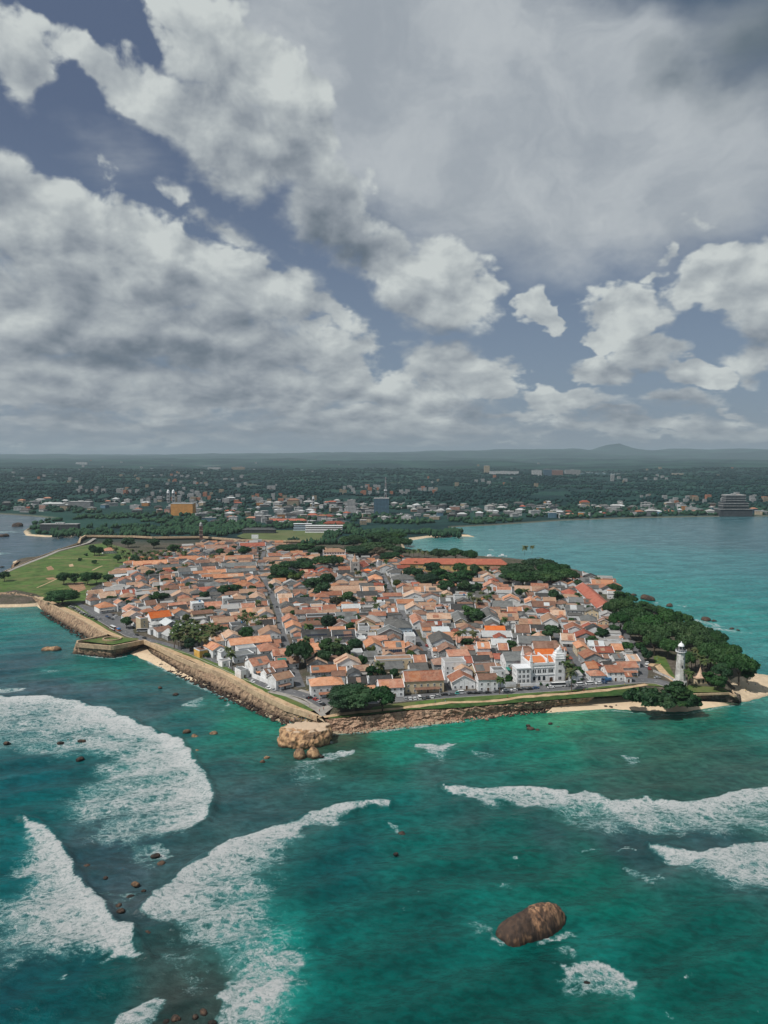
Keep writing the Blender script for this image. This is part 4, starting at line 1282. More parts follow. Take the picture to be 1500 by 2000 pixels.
def wall_mesh(w, d, h, kind, rise, mat):
    mb = MB()
    x, y = w / 2, d / 2
    vs = [(-x, -y, -.6), (x, -y, -.6), (x, y, -.6), (-x, y, -.6), (-x, -y, h), (x, -y, h), (x, y, h), (-x, y, h)]
    fs = [(0, 1, 5, 4), (1, 2, 6, 5), (2, 3, 7, 6), (3, 0, 4, 7)]
    if kind == 'gy':
        vs += [(0, -y, h + rise), (0, y, h + rise)]
        fs += [(4, 5, 8), (6, 7, 9)]
    elif kind == 'gx':
        vs += [(-x, 0, h + rise), (x, 0, h + rise)]
        fs += [(5, 6, 9), (7, 4, 8)]
    elif kind == 's':
        vs += [(-x, y, h + rise), (x, y, h + rise)]
        fs[2] = (2, 3, 8, 9)
        fs += [(5, 6, 9), (7, 4, 8)]
        fs[2] = (2, 3, 7, 6)
        fs += [(6, 7, 8, 9)]
    else:
        fs += [(4, 5, 6, 7)]
    mb.add(vs, fs)
    return mb.mesh('wall', mat)


def slab(mb, quad, th=.16, m=0):
    """a thick sheet over a 3-D quad or triangle (listed counter-clockwise from above)"""
    n = len(quad)
    up = [Vector(p) + Vector((0, 0, th)) for p in quad]
    dn = [Vector(p) + Vector((0, 0, .012)) for p in quad]
    mb.add(up + dn, [tuple(range(n)), tuple(range(2 * n - 1, n - 1, -1))] + [(i, n + i, n + (i + 1) % n, (i + 1) % n) for i in range(n)], m)


def roof_mesh(w, d, h, kind, rise, mat, ov=.5):
    mb = MB()
    x, y = w / 2 + ov, d / 2 + ov
    if kind == 'gx':
        e = h - rise * ov / (d / 2)
        slab(mb, [(-x, -y, e), (x, -y, e), (x, 0, h + rise), (-x, 0, h + rise)])
        slab(mb, [(-x, 0, h + rise), (x, 0, h + rise), (x, y, e), (-x, y, e)])
        mb.box(-x, -.16, h + rise + .10, x, .16, h + rise + .26, 1)
    elif kind == 'gy':
        e = h - rise * ov / (w / 2)
        slab(mb, [(-x, -y, e), (0, -y, h + rise), (0, y, h + rise), (-x, y, e)])
        slab(mb, [(0, -y, h + rise), (x, -y, e), (x, y, e), (0, y, h + rise)])
        mb.box(-.16, -y, h + rise + .10, .16, y, h + rise + .26, 1)
    elif kind == 'h':
        r = min(x, y) * .98
        e = h - .15
        a = (-(x - r), -(y - r), h + rise) if x >= y else (0, -(y - r), h + rise)
        if x >= y:
            p, q = (-(x - r), 0, h + rise), (x - r, 0, h + rise)
            slab(mb, [(-x, -y, e), (x, -y, e), q, p])
            slab(mb, [(x, y, e), (-x, y, e), p, q])
            slab(mb, [(x, -y, e), (x, y, e), q])
            slab(mb, [(-x, y, e), (-x, -y, e), p])
        else:
            p, q = (0, -(y - r), h + rise), (0, y - r, h + rise)
            slab(mb, [(x, -y, e), (x, y, e), q, p])
            slab(mb, [(-x, y, e), (-x, -y, e), p, q])
            slab(mb, [(-x, -y, e), (x, -y, e), p])
            slab(mb, [(x, y, e), (-x, y, e), q])
    elif kind == 's':
        slab(mb, [(-x, -y, h - .1), (x, -y, h - .1), (x, y, h + rise), (-x, y, h + rise)])
    else:   # flat: slab inside a parapet
        x, y = w / 2, d / 2
        mb.box(-x + .2, -y + .2, h, x - .2, y - .2, h + .15)
        for b in ((-x - .05, -y - .05, x + .05, -y + .18), (-x - .05, y - .18, x + .05, y + .05), (-x - .05, -y + .182, -x + .18, y - .182), (x - .18, -y + .182, x + .05, y - .182)):
            mb.box(b[0], b[1], h + .002, b[2], b[3], h + .75, 1)
    return mb.mesh('roof', mat)


def verge_mesh(w, d, h, kind, rise, s):
    """the raised white edge of one gable end"""
    mb = MB()
    if kind == 'gy':
        x, y = w / 2 + .55, s * (d / 2 + .3)
        e = h - rise * .55 / (w / 2)
        a, b, c = (-x, e), (0, h + rise), (x, e)
        ring = [(p[0], yy, p[1] + z) for z in (.17, .36) for yy in (y - .18, y + .18) for p in (a, b, c)]
    else:
        x, y = s * (w / 2 + .3), d / 2 + .55
        e = h - rise * .55 / (d / 2)
        a, b, c = (-y, e), (0, h + rise), (y, e)
        ring = [(xx, p[0], p[1] + z) for z in (.17, .36) for xx in (x - .18, x + .18) for p in (a, b, c)]
    fs = []
    for k in (0, 1):
        fs += [(k, k + 1, k + 4, k + 3), (6 + k, 9 + k, 10 + k, 7 + k), (k, 6 + k, 7 + k, k + 1), (3 + k, k + 4, k + 10, k + 9)]
    fs += [(0, 3, 9, 6), (2, 8, 11, 5)]
    mb.add(ring, fs)
    return mb.mesh('verge', M['trim'])


EXTRA_TREES = []
FOOT = []          # footprints already taken
DIMS = {}
AT_PX = {}
HOUSES = []        # (object, x, y, roof word, kind, wall word, storeys)
KINDWORD = dict(gx='gabled', gy='gabled', h='hipped', f='flat', s='sloping')


def house(x, y, w, d, h, kind, rc, wc, rz=None, z=GZ, ov=.5, rise=None, detail=2, name='house', mark=True):
    rz = heading(x, y) if rz is None else rz
    rise = (dict(gx=d, gy=w, h=min(w, d), s=d * .55, f=0)[kind] * .5 * math.tan(R(rnd.uniform(24, 30)))) if rise is None else rise
    rise = min(rise, 4.2)
    t = thing(name, None, 'house', (x, y, z), rz)
    rm = M[ROOFS[rc][0]]
    link('wall', wall_mesh(w, d, h, kind, rise, M[WALLS[wc][0]]), t)
    rf = link('roof', roof_mesh(w, d, h, kind, rise, [rm, M['trim'] if kind == 'f' else rm], ov), t)
    if kind in ('gx', 'gy') and rnd.random() < .55:
        for s in (-1, 1):
            link('verge', verge_mesh(w, d, h, kind, rise, s), t)
    if detail:
        fl = max(1, int(h / 3.0))
        for s in range(fl):
            n = max(1, min(int(w / 3.3), 6 if detail > 1 else 3))
            for i in range(n):
                if s == 0 and i == n // 2 and detail > 1:
                    link('door', door_mesh(), t, (-w / 2 + w * (i + .5) / n, -d / 2, 0))
                else:
                    link('window', window_mesh(), t, (-w / 2 + w * (i + .5) / n, -d / 2, .95 + 3.0 * s))
            if detail > 1:
                side = -1 if x > 20 else 1
                for i in range(max(1, min(int(d / 4.5), 4))):
                    n2 = max(1, min(int(d / 4.5), 4))
                    o = link('window', window_mesh(), t, (side * w / 2, -d / 2 + d * (i + .5) / n2, .95 + 3.0 * s), side * PI / 2)
        if kind == 'gy' and rise > 2 and rnd.random() < .5:
            link('window', window_mesh(.8, .9), t, (0, -d / 2, h + .35))
    # mended stretch of roof in newer or older tile, and a lean-to along the front
    if kind in ('gx', 'gy') and rnd.random() < .5:
        run = d / 2 if kind == 'gx' else w / 2
        ln = w if kind == 'gx' else d
        a0 = rnd.uniform(-.45, .1) * ln
        a1 = a0 + rnd.uniform(.2, .4) * ln
        f0, f1 = rnd.uniform(-.05, .25), rnd.uniform(.7, .97)
        sgn = -1 if kind == 'gx' else rnd.choice((-1, 1))
        zz = lambda f: h + rise * f + .165
        if kind == 'gx':
            q = [(a0, -run * (1 - f0), zz(f0)), (a1, -run * (1 - f0), zz(f0)), (a1, -run * (1 - f1), zz(f1)), (a0, -run * (1 - f1), zz(f1))]
        else:
            q = [(sgn * run * (1 - f0), a0, zz(f0)), (sgn * run * (1 - f0), a1, zz(f0)), (sgn * run * (1 - f1), a1, zz(f1)), (sgn * run * (1 - f1), a0, zz(f1))]
            if sgn < 0:
                q = q[::-1]
        mb = MB(); slab(mb, q, .05)
        mb.link('roof_patch', M[ROOFS[rnd.choice('ptnogs' if rc not in 'gks' else 'gksn')][0]], rf)
    if kind in ('gx', 'h') and h > 3.9 and w > 8 and rnd.random() < .4:
        x0 = -w / 2 + rnd.uniform(0, .25) * w
        x1 = w / 2 - rnd.uniform(0, .25) * w
        mb = MB(); slab(mb, [(x0, -d / 2 - 2.3, 2.5), (x1, -d / 2 - 2.3, 2.5), (x1, -d / 2 - .12, 3.3), (x0, -d / 2 - .12, 3.3)], .12)
        lt = mb.link('lean_to_roof', M[ROOFS[rnd.choice('ptnosg')][0]], t)
        for xx in (x0 + .3, x1 - .3):
            mb = MB(); mb.box(xx - .09, -d / 2 - 2.2, -.1, xx + .09, -d / 2 - 2.02, 2.50); mb.link('post', M['trim'], lt)
    FOOT.append(rect(x, y, w + .4, d + .4, rz))
    HOUSES.append([t, x, y, ROOFS[rc][1], KINDWORD[kind], WALLS[wc][1], int(h / 3.0), w])
    DIMS[t.name] = (w, d, h, kind, rise)
    return t


TABLE = """293 1099 66 14 4 gx o w;369 1090 60 20 4.5 h o w;330 1106 60 12 4 gx g w;371 1112 46 13 8 gx g w;248 1114 34 12 4 h t w;237 1124 24 9 4 s s w;274 1127 16 16 5 gy t w
296 1131 28 11 4 gx k G;280 1144 28 16 4.5 gy p w;260 1150 22 11 4 gx k G;250 1157 25 14 4.5 gx r w;208 1162 30 14 4 gx p w;231 1155 18 12 4 gx t w;205 1181 32 13 5 h o w
234 1174 21 13 7.5 gy t w;257 1187 27 16 4 gy t w;277 1206 15 9 10.5 f n c;310 1200 40 12 7 gx b w;302 1215 24 11 6 h s w;330 1214 26 14 6 gy s G;385 1177 23 10 10 f s w;313 1186 19 12 5 gy o w
360 1165 22 12 4.5 h t y;331 1147 34 11 4 gx n w;360 1147 26 11 4 gx n G;384 1145 28 12 4 gx k w;334 1157 24 11 4 gx s G;346 1182 34 12 4 gx t w;368 1192 40 13 4 gx p w;311 1140 24 11 4 gx s w
375 1130 34 13 4 gx k G;396 1131 19 10 6 f k c;293 1177 22 11 4.5 gx n w;323 1128 22 11 4 gx t w;216 1141 28 12 4 gx p w;244 1132 22 10 4 gx p c;186 1156 28 12 3.6 gx p w;213 1073 26 13 4.5 h t w
493 1064 50 15 6 gx r w;423 1069 44 15 4 gx n G;394 1075 30 14 4 gy g G;466 1089 56 15 4 gx o w;394 1087 34 14 4.5 gx o w;421 1094 30 13 4 gx n w;466 1103 68 15 5 gx g w;472 1113 54 10 5 gx g w
409 1103 36 12 6 gx k w;405 1110 32 12 4 gx t w;423 1116 36 12 4 gx o w;446 1124 58 11 6.5 gx o G;403 1128 27 11 5.5 gx k c;418 1141 32 14 4.5 h g w;475 1140 38 15 4.5 h o w;494 1131 28 18 4.5 gy o w
490 1120 24 12 4 gx k w;403 1150 28 12 4.5 gx r w;444 1167 19 10 7.5 f s w;450 1185 33 11 5.5 s s w;464 1164 19 14 4.5 gy p w;503 1165 30 20 4.5 gy p w;484 1182 27 11 4 gx t w;484 1192 32 11 4 gx p w
518 1194 32 17 4.5 gy p w;415 1180 33 12 4 gx t w;437 1197 20 12 4.5 gy g G;457 1198 23 12 4 gx p w;510 1178 24 11 4 gx n w;519 1216 28 12 6 gx k y;466 1219 32 12 5 f k G;392 1268 17 8 5 f n y
537 1138 24 18 4.5 gy p w;556 1141 34 16 4.5 gy g G;552 1153 30 16 5 gy p w;556 1164 28 13 4.5 gx p w;554 1173 18 10 4 gx o w;560 1181 27 13 4.5 gy g w;566 1190 31 13 4 h p w;584 1179 38 9 4 gx s w;586 1171 42 10 4 gx k w
566 1207 29 15 5 gy t w;572 1219 30 15 5 gy o w;522 1112 12 11 4.5 gy t w;599 1115 26 11 4 gx r w;612 1115 40 11 5 gx r w;545 1091 62 11 5 gx p w;598 1089 58 11 5 gx p w;581 1130 22 10 4 gx t w
718 1112 38 16 5.5 h b w;733 1127 27 14 5 h o w;762 1101 34 16 5 gy g w;768 1113 26 15 5 gy k w;787 1127 44 16 8.5 h g w;667 1130 29 14 4.5 gy g w;691 1131 32 12 4.5 gx g G;644 1124 30 12 4 gx n w
672 1150 62 13 4.5 gx p w;728 1150 42 14 5 gx p w;717 1159 40 10 5 gx k w;647 1158 42 11 5 gx t w;606 1166 22 11 5 gx k w;624 1183 35 11 6 f p K;627 1202 58 10 7 f k K;676 1199 40 11 5 gx g c
685 1184 35 12 4.5 gx s w;723 1169 23 11 4 gx n w;744 1175 15 8 8 f s w;736 1193 19 9 6.5 f p c;725 1208 38 13 5 h s w;710 1222 20 10 8 f g w;736 1227 29 10 6 f p c;777 1217 50 19 8 h g B
766 1192 20 11 4.5 gx t w;807 1151 42 13 5 gx p w;808 1161 42 13 4.5 gy p w;808 1184 33 14 4.5 gy p w;814 1208 22 24 5 gy t w;812 1140 16 9 4 gx r w
953 1125 28 14 5 gy p w;959 1141 30 16 5 gy t w;984 1152 28 13 5 gx t w;998 1168 32 16 5.5 gy o w;1020 1149 30 13 4 gx p w;873 1157 19 11 4.5 gy p c;900 1164 27 11 7 f g w;872 1171 27 11 7 gx g w
848 1150 36 12 5 gx p w;981 1180 38 13 5 gx g w;832 1184 40 12 5 gx t w;861 1189 19 9 6 f k w;903 1185 48 12 4.5 gx k w;897 1204 24 26 4.5 gy g c;955 1200 34 28 5.5 gy g w;826 1212 26 22 5 gy o w
856 1203 46 11 4 gx p w;848 1216 38 11 4.5 gx r w;876 1221 27 11 4.5 gx g w;861 1229 33 9 5 s s w;966 1226 38 10 4.5 gx b w;969 1237 56 10 4.5 gx s w;992 1204 38 13 4 gx p w;1005 1191 28 12 4 gx o w
1020 1228 28 13 5 gx n w;930 1219 15 10 4.5 h g w;907 1139 27 10 5 f s w;861 1246 44 18 7 gy g w;838 1242 16 13 5 gy t w;873 1265 38 13 6 gy n G;848 1266 14 9 5 gx o w;886 1290 42 10 11 f s w
943 1259 25 11 8 gx o w;946 1277 27 10 5 gx t w;981 1262 19 10 5 gx t w;905 1304 66 13 7.5 gy p w;901 1322 46 13 4.8 gy t w;950 1319 43 10 7.5 gx n w;972 1307 24 8 9 f g w;1001 1281 38 14 8 gx g w
1007 1299 20 15 7 gy g w;818 1285 24 12 5 gx t w;816 1300 34 12 5 gx g w;913 1287 15 10 5 gx r w;825 1319 76 14 7.5 gx t c;762 1333 48 12 6 gx t w;637 1328 62 13 7.5 h o w;632 1304 50 11 6 gx o G
667 1306 19 10 5 gx o c;618 1288 38 14 5 gy p G;691 1310 32 12 5.5 gy k w;697 1327 38 10 4.5 gx k w;616 1236 54 13 7 gx k w;670 1237 46 12 7 gx k G;728 1255 32 15 5 gy o w;770 1258 38 11 5 gx o w
799 1258 26 15 5 gy o G;768 1285 72 9 6.5 f p c;737 1245 40 10 5 gx t w;723 1276 25 10 5 gx g w;757 1298 56 12 5 gx g c;723 1342 17 9 4.5 gx o w;800 1240 20 10 8 f s w;705 1246 19 9 6 f s w;768 1271 42 9 5 gx p w
487 1249 80 12 6 gx o w;420 1260 28 14 6 gy o w;435 1268 28 12 5.5 gy s w;480 1264 40 9 5 f s w;451 1238 32 14 5 gy p w;421 1246 23 11 5 gx p w;526 1232 40 14 6.5 gy p w;523 1262 36 14 6 h t w
547 1272 30 12 6 gx t w;503 1290 36 14 7 gx t w;541 1296 36 14 7 gx t w;548 1318 40 10 6.5 gx p w;523 1308 24 9 6 gx n w;472 1307 17 8 5 f g w;440 1290 22 6 3.5 f s w
1176 1138 42 13 5 gx o w;1196 1156 44 16 5.5 gx s w;1112 1156 28 16 5 h r w;1141 1132 21 11 7 gx g w;1123 1121 28 13 6 gx g w;1036 1172 22 16 5 gy o w;1061 1180 44 12 5 gx n w;1060 1191 24 12 5 h r w
1089 1196 34 13 5 gx p w;1073 1208 30 20 5 gy p w;1121 1187 34 12 6 gx g w;1155 1190 42 15 7 gy g c;1151 1174 23 11 5 gx n w;1124 1171 32 12 5 gx g w;1149 1206 31 13 5 h g w;1178 1210 38 13 6 gy n c
1120 1224 34 14 5.5 gy t w;1104 1231 26 12 5 gx r w;1150 1222 40 13 5 gy r c;1197 1246 34 13 4.2 f s w;1214 1242 16 14 4.5 gy t w;1038 1229 40 12 5 gx n w;1050 1150 28 12 5 gx p w;1034 1213 40 11 5 gx p c
1020 1200 28 14 5 gy g w;1042 1249 62 12 6 gx g w;1064 1258 46 11 6.5 gx n w;1108 1243 26 12 5 gx p w;1133 1249 24 11 5 gx n w;1134 1258 22 13 6 gy o c;1163 1255 28 10 5 gx s w;1178 1267 34 11 5 gx r w
1203 1262 19 10 5 gx o c;1154 1277 38 13 5.5 gy t G;1182 1280 26 12 5 gx n w;1222 1296 38 10 5.5 gx t w;1232 1283 22 12 5 gx p w;1152 1297 20 11 5.5 gx o w;1166 1295 18 14 5 gy r w;1164 1312 30 9 4 h t w
1196 1304 32 12 6 gx t w;1184 1294 20 9 5.5 gx k w;1225 1315 17 9 4 gx t w;1062 1271 36 9 6 gx b w;1205 1280 24 10 5 gx g w;940 1182 24 12 5 gx n w;1085 1180 24 11 5 gx g w;1010 1240 30 12 5 gx g G"""


def place_from_photo(px, py, h, rise):
    return at(px, py, GZ + h + rise * .5)


# trees the photograph shows: (x, y, crown width in pixels, kind); y is the middle of the crown
TREES = """690 1358 104 d;747 1362 56 d;1322 1348 62 c;1236 1358 38 b;1268 1363 50 b;1350 1366 36 b;1296 1368 40 b;1214 1184 48 s;1242 1204 56 s;1272 1220 56 s;1212 1214 44 s;1252 1236 54 s;1292 1240 56 s;1322 1234 56 s;1304 1264 40 s;1352 1258 56 s
1388 1278 56 s;1420 1288 56 s;1444 1303 58 s;1412 1312 46 d;1460 1314 34 d;1278 1256 46 s;1265 1277 30 d;1402 1330 34 g;1384 1322 26 g;1312 1212 46 s;1362 1240 50 s;1196 1190 36 s;1340 1290 40 s;1232 1230 36 s;1010 1114 56 s;1050 1104 66 s;1084 1114 56 s;1062 1128 62 s
1022 1130 52 s;1102 1126 44 s;995 1124 40 d;832 1130 46 d;860 1124 50 g;890 1128 42 d;912 1124 34 g;870 1144 36 d;906 1146 30 g;846 1108 30 d;930 1112 26 d;925 1150 24 d;858 1083 34 s;890 1083 34 s;916 1086 28 s;700 1074 56 d;736 1070 60 s;770 1060 54 s;762 1086 42 d;742 1046 46 s;776 1044 34 s
690 1056 50 s;560 1070 44 d;590 1068 46 g;620 1074 34 d;545 1110 40 g;570 1104 46 d;592 1100 36 d;560 1122 42 d;536 1124 26 g;577 1126 26 l;632 1098 42 s;652 1096 36 s;613 1138 46 d;628 1150 38 d;640 1130 30 d;478 1075 24 d;122 1163 54 d;124 1128 25 d;145 1129 22 g;171 1128 27 d;188 1127 22 g;211 1130 20 d
156 1092 9 b;184 1097 11 b;168 1083 8 b;184 1073 22 d;194 1075 18 d;8 1124 20 d;293 1120 17 d;315 1118 16 g;371 1256 26 d;405 1279 13 b;480 1237 28 d;585 1277 58 s;630 1284 36 d;668 1268 46 g;694 1260 28 d;682 1284 22 l;710 1289 26 d;640 1262 34 g;725 1311 26 d
642 1213 34 d;682 1222 20 g;697 1208 18 d;667 1210 18 d;682 1167 28 g;656 1175 24 y;923 1195 34 g;934 1204 30 d;913 1254 22 g;998 1260 22 g;993 1328 18 g;967 1338 9 b;1076 1233 34 d;1085 1164 30 d;1176 1237 26 d;1199 1229 22 d;247 1214 22 d;303 1167 26 g;320 1166 20 d;395 1162 14 d;400 1163 20 d
436 1151 26 g;458 1150 22 d;493 1150 17 d;600 1106 30 d;775 1138 18 l;340 1070 22 g;262 1092 20 d;230 1090 16 d;430 1078 18 d;450 1083 16 d;1015 1157 18 d;705 1120 12 b;738 1078 30 y;1056 1335 10 b;1070 1338 8 b;1120 1330 10 b;1135 1326 9 b;1185 1215 18 d
1250 1262 20 g;745 1312 24 g;770 1315 22 d;700 1330 20 y;1130 1262 14 g;620 1215 14 d;530 1145 12 d;815 1120 30 d;800 1118 26 d;655 1078 30 d;900 1112 26 s;780 1076 30 d;1130 1140 18 d;1230 1186 24 s;1300 1200 30 s;1380 1256 34 s;210 1060 22 d;250 1058 26 d;300 1060 24 d"""
PALMS = """342 1226;349 1236;356 1224;364 1226;370 1238;378 1228;388 1238;394 1222;402 1242;412 1218;418 1228;424 1222;340 1240;368 1214;345 1222;352 1230;360 1218;366 1232;372 1222;380 1236;386 1224;392 1232;400 1222;405 1236;410 1226;416 1234;338 1232;355 1240;362 1244;376 1244;390 1244;398 1246;348 1214;384 1214;430 1226;470 1205;478 1200;484 1210;492 1198;500 1206;505 1215;516 1204
452 1276;446 1266;893 1236;903 1233;924 1235;918 1160;925 1168;941 1158;948 1166;955 1164;936 1170;1027 1152;812 1098;806 1106;1360 1268;1352 1278;1384 1272;1337 1300;1368 1282;1376 1290;1346 1312;1392 1288;1025 1068;1040 1067;798 1076;808 1075;818 1074;828 1077;838 1078
240 1076;250 1080;258 1074;266 1080;274 1076;282 1082;290 1078;298 1084;306 1078;314 1082;322 1076;330 1080;245 1086;270 1088;286 1088;304 1088;978 1326;660 1250;742 1296;848 1078;350 1074;360 1078;215 1066;225 1070;1112 1300;1116 1310;1106 1294;600 1246"""


TREEPTS = []
for ent in TREES.replace('\n', ';').split(';'):
    px, py, w, kd = ent.split()
    px, py, w = float(px), float(py), float(w)
    p0 = at(px, py, GZ + 6)
    rad = w / 2 / FPX * math.hypot(p0.y, 144)
    if kd != 'b' and p0.y > 500 and not 1180 < px < 1480:
        rad *= 1.14
    hgt = min(rad * 1.35, 13) + (2.5 if kd != 'b' else 0)
    if kd == 's':
        hgt = min(rad * 1.5, 15) + 3
    if kd == 'c':
        hgt = rad * 1.35
    p = at(px, py, GZ + hgt * .58)
    TREEPTS.append((p.x, p.y, rad, hgt, kd))


def build_houses():
    # ground other things need
    keep = [rect(*at(1066, 1332, GZ).xy, 30, 22, heading(60, 480)), rect(*at(693, 1120, GZ).xy, 34, 26, .1), rect(*at(652, 1095, GZ).xy, 34, 40, .1),
            rect(*at(890, 1112, GZ).xy, 160, 22, 0), rect(*at(1165, 1168, GZ).xy, 20, 84, -.25), rect(*at(1021, 1338, GZ).xy, 13, 12, -.1)]
    FOOT.extend(keep)
    placed = []
    for ent in TABLE.replace('\n', ';').split(';'):
        px, py, w, d, h, kind, rc, wc = ent.split()
        px, py, w, d, h = float(px), float(py), float(w), float(d), float(h)
        rise = min(dict(gx=d, gy=99, h=d, s=d * .55, f=0)[kind] * .25, 2.2)
        p = at(px, py, GZ + h + rise * .5)
        wm = w / FPX * math.hypot(p.y, 144) * .97
        placed.append((p.x, p.y, wm, d * (1.0 if p.y < 500 else 1.15), h, kind, rc, wc, (px, py)))
    for x, y, wm, d, h, kind, rc, wc, pp in placed:
        # a neighbour's wall is never run through: shrink until the plot is free
        rz = heading(x, y)
        sw, sd_ = wm, d
        for _ in range(9):
            q = rect(x, y, sw + .2, sd_ + .2, rz)
            if not any(overlap(q, r) for r in FOOT):
                break
            sw, sd_ = sw * .9, sd_ * .9
        AT_PX[pp] = house(x, y, sw, sd_, h, kind, rc, wc, rz, detail=2 if y < 640 else 1)
    nt = len(HOUSES)
    # the rest of the close-packed rows
    lines = [LINES[k] for k in STREETS] + [[(p.x, p.y) for p in P3(SEAFRONT, GZ)], [(p.x, p.y) for p in P3(RAMPROAD, GZ)]]
    town = W([(160, 1174), (205, 1150), (232, 1118), (262, 1098), (330, 1080), (400, 1064), (520, 1062), (640, 1080), (700, 1095), (790, 1092), (830, 1130), (960, 1118), (1000, 1140), (1100, 1138),
              (1140, 1125), (1200, 1140), (1190, 1190), (1200, 1225), (1238, 1270), (1248, 1318), (1130, 1330), (900, 1346), (770, 1348), (620, 1352), (560, 1335), (420, 1280), (300, 1240), (235, 1200)], GZ)
    rr = random.Random(11)
    extra = []
    # courtyard trees and palms between the houses
    ty = np.array([(rr.uniform(-380, 320), 430 + 640 * rr.random() ** 1.2) for _ in range(5200)])
    okt = inside(ty[:, 0], ty[:, 1], town)
    dl = np.min([seg_dist(ty[:, 0], ty[:, 1], L, False) for L in lines], axis=0)
    for (x, y), a, dd in zip(ty, okt, dl):
        if not a or dd < 6 or len(EXTRA_TREES) >= 118:
            continue
        r = rr.uniform(2.8, 5.4)
        q = rect(x, y, r * 1.5, r * 1.5, 0)
        if any(math.hypot(x - u, y - v) < e + r for u, v, e, _, _ in TREEPTS) or any(abs(f[0][0] - x) < 60 and abs(f[0][1] - y) < 60 and overlap(q, f) for f in FOOT):
            continue
        FOOT.append(q)
        EXTRA_TREES.append((x, y, r, rr.uniform(5, 8.5), rr.choice('gdgdlgp')))
    for sweep in range(4):
        gx, gy = np.meshgrid(np.arange(-430, 340, 4.0), np.arange(425, 1250, 5.0))
        gx = gx.ravel() + np.array([rr.uniform(-2.5, 2.5) for _ in range(gx.size)])
        gy = gy.ravel() + np.array([rr.uniform(-2.5, 2.5) for _ in range(gy.size)])
        ok = inside(gx, gy, town)
        for a, b, r, hh, k in TREEPTS:
            ok &= np.hypot(gx - a, gy - b) > r * .6 + 3.5
        ok &= np.min([seg_dist(gx, gy, L, False) for L in lines[:4]], axis=0) > 4
        ok &= np.min([seg_dist(gx, gy, L, False) for L in lines[4:]], axis=0) > 8
        for jx, jy in zip(gx[ok], gy[ok]):
            rz = heading(jx, jy) + rr.uniform(-.03, .03)
            w = (rr.uniform(11, 19), rr.uniform(8, 13), rr.uniform(6, 9), rr.uniform(4, 6.5))[sweep]
            d = (rr.uniform(9, 13), rr.uniform(7.5, 10), rr.uniform(5.5, 8), rr.uniform(4, 6))[sweep]
            q = rect(jx, jy, w + .5, d + .5, rz)
            if any(abs(r[0][0] - jx) < 60 and abs(r[0][1] - jy) < 60 and overlap(q, r) for r in FOOT):
                continue
            cx, cy = np.array([c[0] for c in q]), np.array([c[1] for c in q])
            if any(seg_dist(cx, cy, L, False).min() < 3.7 for L in lines[:4]) or any(seg_dist(cx, cy, L, False).min() < 7.5 for L in lines[4:]):
                continue
            FOOT.append(rect(jx, jy, w + .3, d + .3, rz))
            kind = rr.choice(['gx', 'gx', 'gy', 'gy', 'h', 's', 'f']) if sweep < 3 else rr.choice(['gx', 's', 's', 'f'])
            rc = rr.choice('tttppppnnnngggkkssoor') if kind != 'f' else rr.choice('ssg')
            extra.append((float(jx), float(jy), w, d, rr.choice([3.6, 4.2, 4.8, 6.4]) - .3 * sweep, kind, rc, rr.choice('wwwwwwwGc'), rz))
    # the largest in the picture stand as houses of their own, the small remainder at the back is one mass of roofs
    extra.sort(key=lambda e: -(e[2] * e[3]) / e[1] ** 2)
    room = 296 - len(HOUSES)
    for e in extra[:room]:
        house(*e[:8], e[8], detail=1 if e[1] < 800 else 0, mark=False)
    bins = {}
    allv = MB()
    mats = [M[v[0]] for v in ROOFS.values()] + [M['white'], M['grey_wall'], M['trim']]
    for x, y, w, d, h, kind, rc, wc, rz in extra[room:]:
        rise = min(dict(gx=d, gy=w, h=min(w, d), s=d * .55, f=0)[kind] * .5 * .5, 3.5)
        wm_, rm_ = wall_mesh(w, d, h, kind, rise, M['white']), roof_mesh(w, d, h, kind, rise, [M['white'], M['white']], .4)
        Mx = Matrix.Translation((x, y, GZ)) @ Matrix.Rotation(rz, 4, 'Z')
        for me, mi in ((wm_, 9 if wc != 'G' else 10), (rm_, list(ROOFS).index(rc))):
            allv.add([Mx @ v.co for v in me.vertices], [tuple(p.vertices) for p in me.polygons], mi)
            bpy.data.meshes.remove(me)
    props(allv.link('back_rooftops', mats), kind='stuff')
    print('houses', len(HOUSES), 'extra', len(extra))


build_houses()


def words(n):
    return {1: '1st', 2: '2nd', 3: '3rd'}.get(n, f'{n}th') if n not in (11, 12, 13) else f'{n}th'


def ordinal(n):
    return f"{n}{'th' if 10 <= n % 100 <= 20 else {1: 'st', 2: 'nd', 3: 'rd'}.get(n % 10, 'th')}"


def label_houses():
    groups = {}
    for hs in HOUSES:
        o, x, y, rw, kw, ww, st, w = hs
        xl, xm, xr = line_x('left street', y), line_x('middle street', y), line_x('right street', y)
        blk = 'left of the left street' if x < xl else 'between left and middle streets' if x < xm else 'between middle and right streets' if x < xr else 'right of the right street'
        key = (rw, kw, ww, blk)
        groups.setdefault(key, []).append(hs)
    for (rw, kw, ww, blk), lst in groups.items():
        lst.sort(key=lambda q: q[2])
        n = len(lst)
        for i, hs in enumerate(lst):
            roof = f'{rw} {kw} roof' if kw != 'flat' else f'{rw} flat roof'
            base = f'house with {roof} and {ww} walls {blk}'
            if n > 1:
                base = ('nearest ' if i == 0 else 'farthest ' if i == n - 1 else f'{ordinal(i + 1)} nearest ') + base
            props(hs[0], base, 'house', 'houses of the walled town')


label_houses()

# ---------------------------------------------------------------- landmarks
def loc_px(px, py, z=GZ):
    return at(px, py, z)


